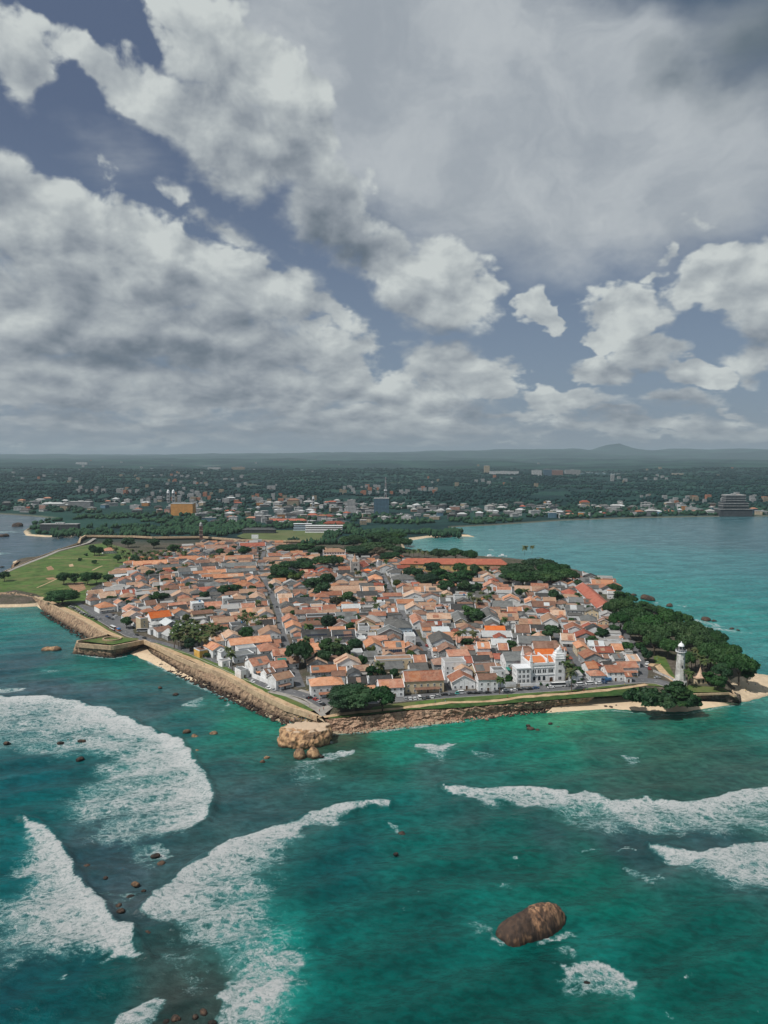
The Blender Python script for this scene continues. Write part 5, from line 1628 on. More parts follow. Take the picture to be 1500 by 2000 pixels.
def solar(key, n, rows):
    """panels on the near slope of a ridged roof"""
    t = AT_PX[key]
    w, d, h, kind, rise = DIMS[t.name]
    sl = math.atan2(rise, d / 2)
    mb = MB()
    pw = w * .8 / n
    for i in range(n):
        for j in range(rows):
            a = .8 + j * 1.75
            x0 = -w * .4 + i * pw
            y0, z0 = -d / 2 + a * math.cos(sl), h + a * math.sin(sl) + .26
            y1, z1 = y0 + 1.65 * math.cos(sl), z0 + 1.65 * math.sin(sl)
            slab(mb, [(x0 + .05, y0, z0), (x0 + pw - .05, y0, z0), (x0 + pw - .05, y1, z1), (x0 + .05, y1, z1)], .08)
            if (i + j) % 1 == 0:
                pass
    o = link('solar_panels', mb.mesh('solar_panels', M['solar']), t)
    o['kind'] = 'stuff'


solar((768, 1271), 9, 2)
solar((616, 1236), 10, 1)
solar((670, 1237), 9, 1)


def lighthouse():
    p = at(1328, 1337, GZ)
    t = thing('lighthouse', 'tall white tapering lighthouse with domed lantern beside the palms at the beach', 'lighthouse', p, .3)
    mb = MB(); mb.lathe([(4.3, -.5), (4.2, 2.6), (3.4, 3.0), (3.3, 3.3)], 8); mb.link('plinth', M['stone_grey'], t)
    mb = MB(); mb.lathe([(3.15, 3.31), (2.95, 7), (2.65, 13), (2.35, 20.4), (2.5, 20.8), (3.0, 21.2)], 8); mb.link('tower', M['lh_white'], t)
    mb = MB(); mb.lathe([(3.3, 21.21), (3.3, 21.5)], 16); mb.link('gallery', M['trim'], t)
    mb = MB()
    for k in range(16):
        a = 2 * PI * k / 16
        mb.box(3.15 * math.cos(a) - .05, 3.15 * math.sin(a) - .05, 21.51, 3.15 * math.cos(a) + .05, 3.15 * math.sin(a) + .05, 22.5)
    mb.lathe([(3.22, 22.52), (3.22, 22.6), (3.08, 22.6), (3.08, 22.52), (3.22, 22.52)], 24)
    mb.link('railing', M['trim'], t)
    mb = MB(); mb.lathe([(1.75, 21.51), (1.75, 22.7)], 12); mb.link('lantern_base', M['clean_white'], t)
    mb = MB(); mb.lathe([(1.65, 22.71), (1.65, 24.7)], 12); mb.link('lantern_glass', M['glass'], t)
    mb = MB(); mb.lathe([(1.95, 24.71), (1.9, 24.9), (1.6, 25.7), (1.0, 26.4), (.35, 26.8), (.25, 27.3), (.05, 27.9)], 12); mb.link('dome', M['clean_white'], t, smooth=True)
    for k in range(6):
        a = 2 * PI * k / 6 + .2
        mb = MB(); mb.box(1.66, -.06, 22.72, 1.76, .06, 24.69, rz=a); mb.link('glazing_bar', M['trim'], t)
    link('door', door_mesh(1.4, 2.2), t, (.9, -4.0, 0), .2)
    for z, a in ((6.5, -1.45), (11.5, -1.9), (16.5, -1.5)):
        r = 3.15 - (z - 3.3) * .045
        link('window', window_mesh(.7, 1.3, 'arch'), t, (r * .97 * math.cos(a), r * .97 * math.sin(a), z), a + PI / 2)


M['lh_white'] = plain('weathered_white_paint', (.60, .60, .58), .15, .5, hue=(.36, .35, .33), per_object=0)
lighthouse()


def mosque():
    p = at(1065, 1332, GZ)
    t = thing('mosque', 'large white two-storey mosque with towers and orange roof on the seafront road', 'mosque', (p.x, p.y + 9, GZ), R(9))
    W_, D_, H_ = 22.5, 17.0, 11.0
    wm = M['clean_white']
    mb = MB(); mb.box(-W_ / 2, -D_ / 2, -.5, W_ / 2, D_ / 2, H_); mb.link('wall', wm, t)
    mb = MB()
    for z in (4.6, 9.2, H_ + .003):
        mb.box(-W_ / 2 - .25, -D_ / 2 - .25, z, W_ / 2 + .25, D_ / 2 + .25, z + .35)
    mb.v, mb.f, mb.m = [], [], []
    for z in (4.6, 9.2):
        mb.box(-W_ / 2 - .25, -D_ / 2 - .25, z, W_ / 2 + .25, -D_ / 2 - .003, z + .35)
        mb.link('cornice', M['trim'], t); mb = MB()
    for k, (x0, y0, x1, y1) in enumerate(((-W_ / 2 - .3, -D_ / 2 - .3, W_ / 2 + .3, -D_ / 2 + .5), (-W_ / 2 - .3, D_ / 2 - .5, W_ / 2 + .3, D_ / 2 + .3), (-W_ / 2 - .3, -D_ / 2 + .502, -W_ / 2 + .5, D_ / 2 - .502), (W_ / 2 - .5, -D_ / 2 + .502, W_ / 2 + .3, D_ / 2 - .502))):
        mb = MB(); mb.box(x0, y0, H_ + .003, x1, y1, H_ + 1.5); mb.link('parapet', wm, t)
    # orange barrel of the roof, cut in two by a white cross wall
    for x0, x1 in ((-W_ / 2 + 1.0, -.4), (.5, 5.3)):
        mb = MB()
        n = 8
        vs = []
        for x in (x0, x1):
            for i in range(n + 1):
                a = PI * i / n
                vs.append((x, -6.8 * math.cos(a), H_ + .1 + 3.0 * math.sin(a)))
        fs = [(i, n + 1 + i, n + 2 + i, i + 1) for i in range(n)] + [tuple(range(n + 1)), tuple(range(2 * n + 1, n, -1))]
        mb.add(vs, fs); mb.link('roof', M['r_bright2'], t)
    mb = MB(); mb.box(-.35, -D_ / 2 + .52, H_, .45, D_ / 2 - .52, H_ + 3.6); mb.link('cross_wall', wm, t)

    def tower(x, y, w, h, top, cap):
        mb = MB()
        mb.box(x - w / 2, y - w / 2, -.5, x + w / 2, y + w / 2, h)
        mb.box(x - w / 2 - .2, y - w / 2 - .2, h + .003, x + w / 2 + .2, y + w / 2 + .2, h + .4)
        z = h + .403
        for f in cap:
            mb.box(x - w / 2 * f, y - w / 2 * f, z, x + w / 2 * f, y + w / 2 * f, z + top / len(cap))
            z += top / len(cap) + .002
        o = mb.link('tower', wm, t)
        m2 = MB(); m2.lathe([(w * .2, z), (w * .24, z + .6), (w * .13, z + 1.3), (.06, z + 2.2)], 10, x, y); m2.link('finial', wm, o, smooth=True)
        return o
    tw = tower(8.2, -6.0, 6.4, 14.5, 4.5, (.95, .78, .5))
    for z in (1.2, 5.8, 10.8):
        for dx in (-.55, .55):
            link('window', window_mesh(.8, 1.6, 'arch'), tw, (8.2 + dx, -9.2, z))
    tower(12.6, 2.0, 3.0, 15.0, 3.0, (.9, .6))
    tower(12.2, -6.5, 1.4, 16.0, 2.0, (.9, .5))
    tower(-10.8, -8.1, 1.7, 13.5, 3.0, (.85, .6))
    tower(-10.8, 7.6, 1.7, 13.5, 3.0, (.85, .6))
    tower(.05, -8.0, 1.1, 13.0, 2.0, (.8, .5))
    for x in (-9.3, -8.1, -6.0, -4.8, -2.6, -1.4, 1.2, 2.4, 3.4):
        link('window', window_mesh(.75, 1.9, 'arch'), t, (x, -D_ / 2, 6.0))
    for x in (-8.7, -5.4, -2.2):
        link('window', window_mesh(1.7, 1.9, 'arch'), t, (x, -D_ / 2, 1.2))
    link('door', door_mesh(2.2, 2.9), t, (2.6, -D_ / 2, 0))
    for y in (-4, 0, 4):
        link('window', window_mesh(1.0, 1.9, 'arch'), t, (-W_ / 2, y, 6.0), -PI / 2)
        link('window', window_mesh(1.2, 1.9, 'arch'), t, (-W_ / 2, y, 1.2), -PI / 2)


M['r_bright2'] = roof_mat('vivid_orange_tile', (.72, .20, .06), (.66, .26, .11), (.34, .13, .07), .9, .25)
mosque()
# its forecourt wall, and the white school block at its left
def garden_wall(label, line_px, h, mat, th=.35, z=GZ):
    a = P3(line_px, z)
    t = a[len(a) // 2].copy()
    vs, fs = [], []
    for i, p in enumerate(a):
        tg = (a[min(i + 1, len(a) - 1)] - a[max(i - 1, 0)]).normalized()
        n = Vector((-tg.y, tg.x, 0)) * th / 2
        vs += [p - n - t, p + n - t, p + n + Vector((0, 0, h)) - t, p - n + Vector((0, 0, h)) - t]
    for i in range(len(a) - 1):
        for k in range(4):
            fs.append((4 * i + k, 4 * i + 4 + k, 4 * i + 4 + (k + 1) % 4, 4 * i + (k + 1) % 4))
    e = 4 * (len(a) - 1)
    fs += [(3, 2, 1, 0), (e, e + 1, e + 2, e + 3)]
    o = link('boundary_wall', new_mesh('boundary_wall', vs, fs, mat), None, t)
    return props(o, label, 'wall')


garden_wall('low white forecourt wall in front of the large mosque', [(1016, 1341), (1060, 1339), (1100, 1337), (1128, 1332)], 2.0, M['clean_white'])
garden_wall('tall white garden wall between the palm garden and the school block', [(972, 1343), (1008, 1341)], 3.2, M['white'])
garden_wall('white boundary wall along the rampart road below the palms in the courtyard', [(424, 1290), (449, 1302)], 3.6, M['clean_white'])
garden_wall('white courtyard wall with dark gateway on the rampart road', [(462, 1309), (488, 1321)], 3.4, M['white'])
garden_wall('long pale wall beside the rampart road under the corner house', [(492, 1323), (540, 1343)], 3.0, M['white'])
garden_wall('low roadside wall below the meadow behind the lighthouse street', [(1276, 1312), (1300, 1322), (1320, 1332)], 1.4, M['stone_grey'])


def school():
    p = at(1021, 1336, GZ)
    t = thing('school_block', 'narrow white three-storey block with paired windows left of the mosque', 'building', (p.x, p.y + 5, GZ), R(9))
    mb = MB(); mb.box(-4.6, -4.5, -.5, 4.6, 4.5, 9.6); mb.link('wall', M['clean_white'], t)
    mb = MB(); mb.box(-4.9, -4.8, 9.603, 4.9, 4.8, 10.1); mb.link('roof', M['trim'], t)
    for z in (.9, 3.9, 7.0):
        for x in (-3.2, -2.3, -.45, .45, 2.3, 3.2):
            link('window', window_mesh(.55, 1.6, 'arch'), t, (x, -4.5, z))
        for y in (-2.5, 0, 2.5):
            link('window', window_mesh(.7, 1.5), t, (-4.6, y, z), -PI / 2)


school()


def church():
    p = at(693, 1121, GZ)
    t = thing('church', 'stone church with a square tower, conical orange spire and red roof', 'church', p, R(10))
    st = M['stone_grey']
    tw = MB(); tw.box(-5.2, -5.2, -.5, 5.2, 5.2, 15.5); two = tw.link('tower', M['church_stone'], t)
    for x in (-4.6, 4.6):
        for y in (-4.6, 4.6):
            m2 = MB(); m2.box(x - .8, y - .8, 15.503, x + .8, y + .8, 17.6); m2.lathe([(.9, 17.603), (.05, 19.6)], 8, x, y); m2.link('pinnacle', M['church_stone'], two)
    m2 = MB(); m2.lathe([(4.1, 15.503), (3.6, 16.5), (1.6, 20.5), (.08, 25.0)], 8, rot=PI / 8); m2.link('spire', M['r_pale'], two)
    m2 = MB()
    m2.lathe([(2.0, -.05), (2.0, .10)], 16)
    ro = m2.link('rose_window', M['glass'], two, loc=(0, -5.2, 6.2)); ro.rotation_euler = (PI / 2, 0, 0)
    for x in (-1.6, 1.6):
        link('window', window_mesh(.9, 2.4, 'arch'), two, (x, -5.2, 10.6))
    link('door', door_mesh(2.2, 3.0), two, (0, -5.2, 0))
    mb = MB()
    mb.add([v.co for v in wall_mesh(13, 24, 7.5, 'gy', 5, st).vertices], [tuple(f.vertices) for f in wall_mesh(13, 24, 7.5, 'gy', 5, st).polygons])
    nv = mb.link('nave', M['church_stone'], t, loc=(9.5, 13.0, 0), rz=-.5)
    link('nave_roof', roof_mesh(13, 24, 7.5, 'gy', 5, [M['r_red'], M['r_red']], .5), nv)
    for s in (-1, 1):
        link('verge', verge_mesh(13, 24, 7.5, 'gy', 5, s), nv)
    aisle = link('aisle', wall_mesh(15, 10, 5.5, 'gx', 3.4, M['church_stone']), t, (-12.0, 5.5, 0))
    link('aisle_roof', roof_mesh(15, 10, 5.5, 'gx', 3.4, [M['r_terra'], M['r_terra']], .4), aisle)
    for x in (-5, -2, 1, 4):
        link('window', window_mesh(.8, 2.2, 'arch'), aisle, (x, -5, 1.4))


M['church_stone'] = plain('pale_church_stone', (.50, .48, .45), .18, .5, hue=(.33, .31, .29), per_object=0)
church()


def big_hall():
    p = at(652, 1098, GZ)
    t = thing('colonial_hall', 'big white hall with a hipped roof above an orange lean-to roof beside the church', 'building', (p.x, p.y + 11, GZ), R(4))
    link('wall', wall_mesh(29, 16, 13.5, 'h', 4, M['clean_white']), t)
    link('roof', roof_mesh(29, 16, 13.5, 'h', 4.2, [M['r_pale'], M['r_pale']], .8), t)
    lo = link('lower_wing', wall_mesh(28, 9, 6.0, 's', 3.4, M['white']), t, (1, -12.6, 0))
    link('lower_roof', roof_mesh(28, 9, 6.0, 's', 3.4, [M['r_orange'], M['r_orange']], .8), lo)
    for i in range(8):
        link('window', window_mesh(1.6, 1.8), t, (-12.3 + i * 3.5, -8, 10.8))
    for i in range(6):
        link('window', window_mesh(1.4, 2.4, 'arch'), lo, (-11.3 + i * 4.5, -4.5, 1.2))
    for x in (-15.1, 15.1):
        mb = MB(); mb.box(x - .5, -8.6, -.3, x + .5, -7.6, 17.0); mb.link('corner_pier', M['trim'], t)


big_hall()


def warehouse():
    a, b = at(783, 1116, GZ), at(992, 1118, GZ)
    c = (a + b) / 2
    L = (b - a).length
    t = thing('great_warehouse', 'very long yellow warehouse under one weathered red tile roof at the back by the bay', 'warehouse', (c.x, c.y + 9, GZ), math.atan2(b.y - a.y, b.x - a.x))
    link('wall', wall_mesh(L, 15, 9.4, 'h', 4, M['yellow_pale']), t)
    link('roof', roof_mesh(L, 15, 9.4, 'h', 6.0, [M['r_red2'], M['r_red2']], .9), t)
    for i in range(16):
        link('window', window_mesh(1.2, 1.3), t, (-L / 2 + L * (i + .5) / 16, -7.5, 5.6))
    for i in range(5):
        link('door', door_mesh(2.4, 3.0), t, (-L / 2 + L * (i + .7) / 5, -7.5, 0))


M['yellow_pale'] = plain('pale_yellow_plaster', (.60, .42, .19), .12, .3, hue=(.50, .32, .12), per_object=0)
M['r_red2'] = roof_mat('long_red_tile', (.42, .145, .085), (.34, .10, .065), (.17, .07, .05), .9, .45)
warehouse()


def right_warehouse():
    a, b = at(1138, 1146, GZ + 7), at(1184, 1188, GZ + 7)
    c = (a + b) / 2
    d = a - b
    t = thing('long_shed', 'long white shed with a two-tone red gabled roof pointing at the right tree belt', 'warehouse', (c.x, c.y, GZ), math.atan2(d.y, d.x) - PI / 2)
    L = d.length
    link('wall', wall_mesh(15, L, 7, 'gy', 4.4, M['white']), t)
    link('roof', roof_mesh(15, L, 7, 'gy', 4.4, [M['r_red'], M['r_red']], .7), t)
    for s in (-1, 1):
        link('verge', verge_mesh(15, L, 7, 'gy', 4.4, s), t)
    for i in range(9):
        link('window', window_mesh(1.1, 1.5), t, (-7.5, -L / 2 + L * (i + .5) / 9, 3.6), -PI / 2)
    link('door', door_mesh(2.4, 3), t, (0, -L / 2, 0))


right_warehouse()


def slender_tower(name, label, cat, px, py, w, h, mat, cap_mat, levels, z=GZ):
    p = at(px, py, z)
    t = thing(name, label, cat, p, .2)
    mb = MB()
    mb.box(-w / 2, -w / 2, -.5, w / 2, w / 2, h)
    mb.link('shaft', mat, t)
    for k in range(levels):
        zz = h * (k + 1) / levels
        m2 = MB(); m2.box(-w * .58, -w * .58, zz - .25 + .26 * (k == levels - 1), w * .58, w * .58, zz + .25 + .003); m2.link('ledge', cap_mat, t)
    m2 = MB(); m2.lathe([(w * .45, h + .52), (w * .42, h + w * .7), (w * .2, h + w * 1.0), (.05, h + w * 1.4)], 8); m2.link('cupola', cap_mat, t)
    for k in range(levels):
        link('window', window_mesh(w * .3, h / levels * .35, 'arch'), t, (0, -w / 2, h * (k + .35) / levels))
    return t


slender_tower('bell_tower', 'thin white bell tower with open arches right of the church', 'tower', 738, 1114, 2.6, 10.5, M['clean_white'], M['trim'], 2)
slender_tower('clock_tower', 'tall brown brick clock tower on the old wall by the cricket field', 'tower', 393, 1053, 5.6, 23.0, M['brown_brick'] if 'brown_brick' in M else M['brick'], M['stone_grey'], 3)

# ---------------------------------------------------------------- cricket ground
sheet('cricket_field', [(462, 1047), (475, 1042), (500, 1038), (540, 1035.5), (600, 1035), (640, 1038), (662, 1044), (655, 1050), (620, 1054), (560, 1055.5), (500, 1054), (472, 1051)], 4.6, M['grass_field'] if 'grass_field' in M else M['grass'])


def grandstand(label, px, py, w, d, tiers, mat):
    p = at(px, py, 4)
    t = thing('grandstand', label, 'grandstand', p, 0)
    for k in range(tiers):
        mb = MB(); mb.box(-w / 2, d * .25 * k, 4.2 * k - .5 if k == 0 else 4.2 * k + .003, w / 2, d, 4.2 * k + 2.4); mb.link('tier', mat, t)
        mb = MB(); mb.box(-w / 2 + .6, d * .25 * k + 2.0, 4.2 * k + 2.403, w / 2 - .6, d - .5, 4.2 * (k + 1)); mb.link('opening', M['shade_open'], t)
    mb = MB(); mb.box(-w / 2 - 1, d * .25 * tiers - 5, 4.2 * tiers + .003, w / 2 + 1, d + 1, 4.2 * tiers + .8); mb.link('roof', M['trim'], t)
    for i in range(int(w / 8) + 1):
        x = -w / 2 + .4 + i * (w - .8) / int(w / 8)
        mb = MB(); mb.box(x - .3, d - .45, -.3, x + .3, d - .2, 4.2 * tiers - .003); mb.link('post', M['trim'], t)


grandstand('white three-tier grandstand at the right end of the cricket field', 632, 1041, 70, 18, 3, M['clean_white'])
grandstand('grey two-tier stand with blue seats behind the cricket field', 590, 1037, 34, 16, 3, M['blue_wall'])
mb = MB(); mb.box(-6, -.3, 0, 6, .3, 7); mb.box(-5.5, -.8, 0, -5, .8, .3)
props(mb.link('sight_screen', M['clean_white'], loc=at(498, 1052, 4.6)), 'small white sight screen at the left edge of the cricket field', 'screen')

# ---------------------------------------------------------------- trees
def crown_mesh(name, mat, seed, flat=.7, lumps=16, leaves=1500, size=.09, shape='round'):
    """a crown of unit radius: clumps of leaf faces over dark inner masses, from z 0 (underside) to about 2*flat"""
    rg = np.random.default_rng(seed)
    cen, rad = [], []
    for i in range(lumps):
        a = rg.uniform(0, 2 * PI)
        if shape == 'cone':
            f = (i + .5) / lumps
            r = (1 - f * .85) * rg.uniform(.35, .85)
            z = f * 1.5 + .15
            s = .20 + .16 * (1 - f)
        elif shape == 'spread':
            r = math.sqrt(rg.uniform(0, 1)) * .78
            z = flat * (.55 + .75 * (1 - r * r)) + rg.uniform(-.08, .08)
            s = rg.uniform(.20, .34)
        else:
            r = math.sqrt(rg.uniform(0, 1)) * .68
            z = flat * (.95 + rg.uniform(-.62, .72) * math.sqrt(max(0, 1 - r * r)))
            s = rg.uniform(.24, .40)
        cen.append((r * math.cos(a), r * math.sin(a), z))
        rad.append(s)
    cen, rad = np.array(cen), np.array(rad)
    wts = rad ** 2 / (rad ** 2).sum()
    k = rg.choice(lumps, leaves, p=wts)
    d = rg.normal(0, 1, (leaves, 3))
    d[:, 2] = np.abs(d[:, 2]) * .9 - .25
    d /= np.linalg.norm(d, axis=1)[:, None]
    sq = np.array([1, 1, .72 if shape != 'cone' else .4])
    pos = cen[k] + d * sq * (rad[k] * rg.uniform(.82, 1.12, leaves))[:, None]
    nrm = d + rg.normal(0, .45, (leaves, 3))
    nrm /= np.linalg.norm(nrm, axis=1)[:, None]
    t = np.cross(nrm, rg.normal(0, 1, (leaves, 3)))
    t /= np.linalg.norm(t, axis=1)[:, None]
    b = np.cross(nrm, t)
    s = size * rg.uniform(.55, 1.3, leaves)[:, None]
    quad = np.stack([pos - t * s - b * s * .55, pos + t * s * .9 - b * s * .5, pos + t * s * 1.1 + b * s * .6, pos - t * s * .8 + b * s * .65], 1)
    v = quad.reshape(-1, 3)
    f = np.arange(len(v)).reshape(-1, 4)
    bm = bmesh.new()
    bmesh.ops.create_icosphere(bm, subdivisions=2, radius=1)
    sv = np.array([q.co[:] for q in bm.verts])
    sf = np.array([[q.index for q in ff.verts] for ff in bm.faces])
    bm.free()
    vs, tri = [v], []
    n0 = len(v)
    for c, r in zip(cen, rad):
        q = sv * sq * r * rg.uniform(.6, .9, (len(sv), 1)) + c
        tri.append(sf + n0)
        vs.append(q)
        n0 += len(sv)
    allv = np.concatenate(vs)
    faces = [tuple(x) for x in f] + [tuple(x) for x in np.concatenate(tri)]
    return new_mesh(name, allv, faces, mat)


def trunk_mesh(seed, h=1.0, r=.09):
    rg = random.Random(seed)
    mb = MB()
    lean = rg.uniform(-.08, .08)
    mb.tube([(0, 0, -.15), (lean * .4, 0, h * .35), (lean, .02, h * .75)], [r * 1.3, r, r * .75], 7)
    for k in range(5):
        a = 2 * PI * k / 5 + rg.uniform(-.4, .4)
        l = rg.uniform(.35, .6)
        mb.tube([(lean * .8, .0, h * .6), (lean + l * .5 * math.cos(a), l * .5 * math.sin(a), h * .85), (lean + l * math.cos(a), l * math.sin(a), h * 1.15)], [r * .6, r * .4, r * .15], 5)
    return mb.mesh('trunk', M['bark'])


M['leaf_grey'] = leaf_mat('dry_leaves', (.055, .055, .035), (.10, .095, .055), (.13, .11, .06))
CROWNS = {
    's': [crown_mesh('crown', M['leaf'], 10 + i, .42, 34, 4200, .055, 'spread') for i in range(3)],
    'd': [crown_mesh('crown', M['leaf_dark'], 20 + i, .62, 22, 2800, .075) for i in range(3)],
    'g': [crown_mesh('crown', M['leaf'], 30 + i, .66, 18, 2000, .09) for i in range(3)],
    'l': [crown_mesh('crown', M['leaf_light'], 40 + i, .66, 18, 1800, .09) for i in range(1)],
    'y': [crown_mesh('crown', M['leaf_grey'], 45 + i, .66, 14, 1100, .08) for i in range(1)],
    'b': [crown_mesh('crown', M['leaf_dark'], 50 + i, .55, 10, 900, .12) for i in range(2)],
    'c': [crown_mesh('crown', M['leaf'], 60, .8, 60, 4200, .06, 'cone')],
}
BIG = crown_mesh('crown', M['leaf_dark'], 77, .55, 60, 9000, .036)
TRUNKS = [trunk_mesh(i) for i in range(3)]
KINDW = dict(s='broad spreading green tree', d='dense dark green tree', g='rounded mid green tree', l='yellow-green tree', y='dry brownish tree', b='low dark bush', c='tall layered green tree')


def tree_zone(x, y, px, py):
    if y > 1150:
        return 'beyond the town walls'
    if px > 1180 and py < 1345 and px > 1185:
        return 'in the belt behind the lighthouse'
    if py > 1340 and px > 1180:
        return 'above the lighthouse beach'
    if px > 970 and py < 1145 and px < 1130:
        return 'in the clump right of the yellow warehouse'
    if 780 < px <= 970 and py < 1156:
        return 'around the yellow warehouse'
    if px < 262 and py < 1180:
        return 'on or beside the left meadow'
    xl, xm, xr = line_x('left street', y), line_x('middle street', y), line_x('right street', y)
    side = 'left of the left street' if x < xl else 'between left and middle streets' if x < xm else 'between middle and right streets' if x < xr else 'right of the right street'
    return side


SHORE_TREES = []
for (x0, y0), (x1, y1) in zip([(1210, 1164), (1226, 1176), (1280, 1201), (1350, 1228), (1412, 1266), (1452, 1303)], [(1226, 1176), (1280, 1201), (1350, 1228), (1412, 1266), (1452, 1303), (1470, 1316)]):
    n = max(1, int(math.hypot(x1 - x0, y1 - y0) / 17))
    for i in range(n):
        SHORE_TREES.append((x0 + (x1 - x0) * i / n - 12, y0 + (y1 - y0) * i / n - 4))
TREE_OBJS = []
NEAR_MAIN = []
_r = random.Random(5)
# trees of the mainland one can still tell apart
for (x0, x1, y0, y1, n) in ((100, 330, 1034, 1046, 34), (330, 470, 1028, 1044, 20), (640, 800, 1038, 1062, 30), (800, 905, 1036, 1045, 12), (560, 760, 1056, 1066, 10), (170, 330, 1026, 1036, 16)):
    for _ in range(n):
        NEAR_MAIN.append((_r.uniform(x0, x1), _r.uniform(y0, y1), _r.uniform(12, 26), _r.choice('sddggs')))


def place_tree(px, py, x, y, z, rad, hgt, kd, first):
    t = thing('bush' if kd == 'b' else 'tree', None, 'bush' if kd == 'b' else 'tree', (x, y, z), _r.uniform(0, 6.28))
    me = BIG if rad > 15 and kd == 'd' else _r.choice(CROWNS[kd])
    fl = dict(s=.62, d=1.25, g=1.3, l=1.3, y=1.3, b=1.1, c=1.75)[kd]
    th = hgt * (.34 if kd == 's' else .22 if kd not in 'bc' else .04)
    c = link('crown', me, t, (0, 0, th))
    sz = (hgt - th) / (fl if kd != 's' else .75)
    wide = 1.35 if kd == 'c' else 1.12 if kd == 'b' else 1.0
    c.scale = (rad * wide, rad * wide * _r.uniform(.88, 1.1), sz)
    if kd != 'b':
        k = link('trunk', _r.choice(TRUNKS), t)
        k.scale = (rad * .55, rad * .55, max(th * 1.5, 1.5))
    TREE_OBJS.append((t, px, py, kd, tree_zone(x, y, px, py)))


def build_trees():
    for (x, y, rad, hgt, kd), ent in zip(TREEPTS, TREES.replace('\n', ';').split(';')):
        px, py = map(float, ent.split()[:2])
        place_tree(px, py, x, y, GZ if y < 1150 else 3.2, rad, hgt, kd, True)
    for x, y, r, h, kd in EXTRA_TREES:
        if kd != 'p':
            px, py = to_px(x, y, GZ + h * .6)
            place_tree(px, py, x, y, GZ, r, h, kd, False)
    for px, py in SHORE_TREES:
        p = at(px, py, 5)
        place_tree(px, py, p.x, p.y, 3.5, _r.uniform(6.5, 9), _r.uniform(9, 12), _r.choice('ssg'), False)
    g = {}
    for t, px, py, kd, zone in TREE_OBJS:
        g.setdefault((kd, zone), []).append((px, t))
    for (kd, zone), lst in g.items():
        lst.sort(key=lambda q: q[0])
        for i, (px, t) in enumerate(lst):
            nm = KINDW[kd]
            lab = f'{nm} {zone}'
            if len(lst) > 1:
                lab = ('leftmost ' if i == 0 else 'rightmost ' if i == len(lst) - 1 else f'{ordinal(i + 1)} from left ') + lab
            props(t, lab, 'bush' if kd == 'b' else 'tree', 'bushes' if kd == 'b' else 'broadleaf trees')


build_trees()


def frond_mesh(seed):
    """a coconut crown: arching fronds, each a bent V with a ragged edge"""
    rg = random.Random(seed)
    vs, fs = [], []
    for k in range(26):
        a = 2 * PI * k / 26 * 1.62 + rg.uniform(-.2, .2)
        up = rg.uniform(-.35, .95)
        L = rg.uniform(2.9, 3.9)
        ca, sa = math.cos(a), math.sin(a)
        n = 6
        row = []
        for i in range(n + 1):
            f = i / n
            r = L * f * (1 - .16 * f)
            z = up * L * f * .8 - 1.9 * f * f * (1.2 - .3 * up)
            w = .82 * math.sin(PI * min(1, f * .86 + .12)) * (1.0 if i % 2 else .78)
            base = len(vs)
            vs += [(ca * r - sa * w, sa * r + ca * w, z - .42 * w), (ca * r, sa * r, z), (ca * r + sa * w, sa * r - ca * w, z - .42 * w)]
            row.append(base)
        for i in range(n):
            p, q = row[i], row[i + 1]
            fs += [(p, q, q + 1, p + 1), (p + 1, q + 1, q + 2, p + 2)]
    return new_mesh('fronds', vs, fs, M['leaf_palm'])


def palms():
    fr = [frond_mesh(i) for i in range(3)]
    tr = []
    for k in range(3):
        mb = MB()
        b = (-.8, .3, 1.1)[k]
        mb.tube([(-b, 0, -.3), (-b * .6, .1, 3), (-b * .2, .1, 6.5), (0, 0, 10)], [.30, .22, .18, .15], 7)
        tr.append(mb.mesh('trunk', M['bark']))
    zones = {}
    spots = []
    for ent in PALMS.replace('\n', ';').split(';'):
        px, py = map(float, ent.split())
        h = _r.uniform(9, 13)
        p = at(px, py, GZ + h)
        spots.append((px, py, h, p))
    for x, y, r, h, kd in EXTRA_TREES:
        if kd == 'p':
            px, py = to_px(x, y, GZ + 9)
            spots.append((px, py, 9.0, Vector((x, y, GZ + 9))))
    for px, py, h, p in spots:
        t = thing('palm_tree', None, 'palm', (p.x, p.y, GZ if p.y < 1150 else 3), _r.uniform(0, 6.28))
        k = link('trunk', tr[_r.randrange(3)], t)
        k.scale = (1, 1, h / 10)
        c = link('crown', fr[_r.randrange(3)], t, (0, 0, h))
        s = _r.uniform(1.1, 1.4) * (1.0 if p.y < 800 else 1.3)
        c.scale = (s, s, s)
        zone = ('in the big grove below the orange houses' if 335 < px < 440 and py > 1200 else 'in the far left grove behind the meadow' if px < 365 and py < 1095 else
                'beside the lighthouse' if px > 1330 else 'behind the yellow warehouse' if 790 < px < 860 and py < 1110 else
                'above the spreading trees by the bay' if 1000 < px < 1050 and py < 1100 else 'in the row left of the left street' if px < 540 else 'among the houses of the middle and right blocks')
        zones.setdefault(zone, []).append((px, t))
    for z, lst in zones.items():
        lst.sort(key=lambda q: q[0])
        for i, (px, t) in enumerate(lst):
            w = 'leftmost' if i == 0 else 'rightmost' if i == len(lst) - 1 else f'{ordinal(i + 1)} from left'
            props(t, f'{w} coconut palm {z}', 'palm', 'coconut palms')


palms()

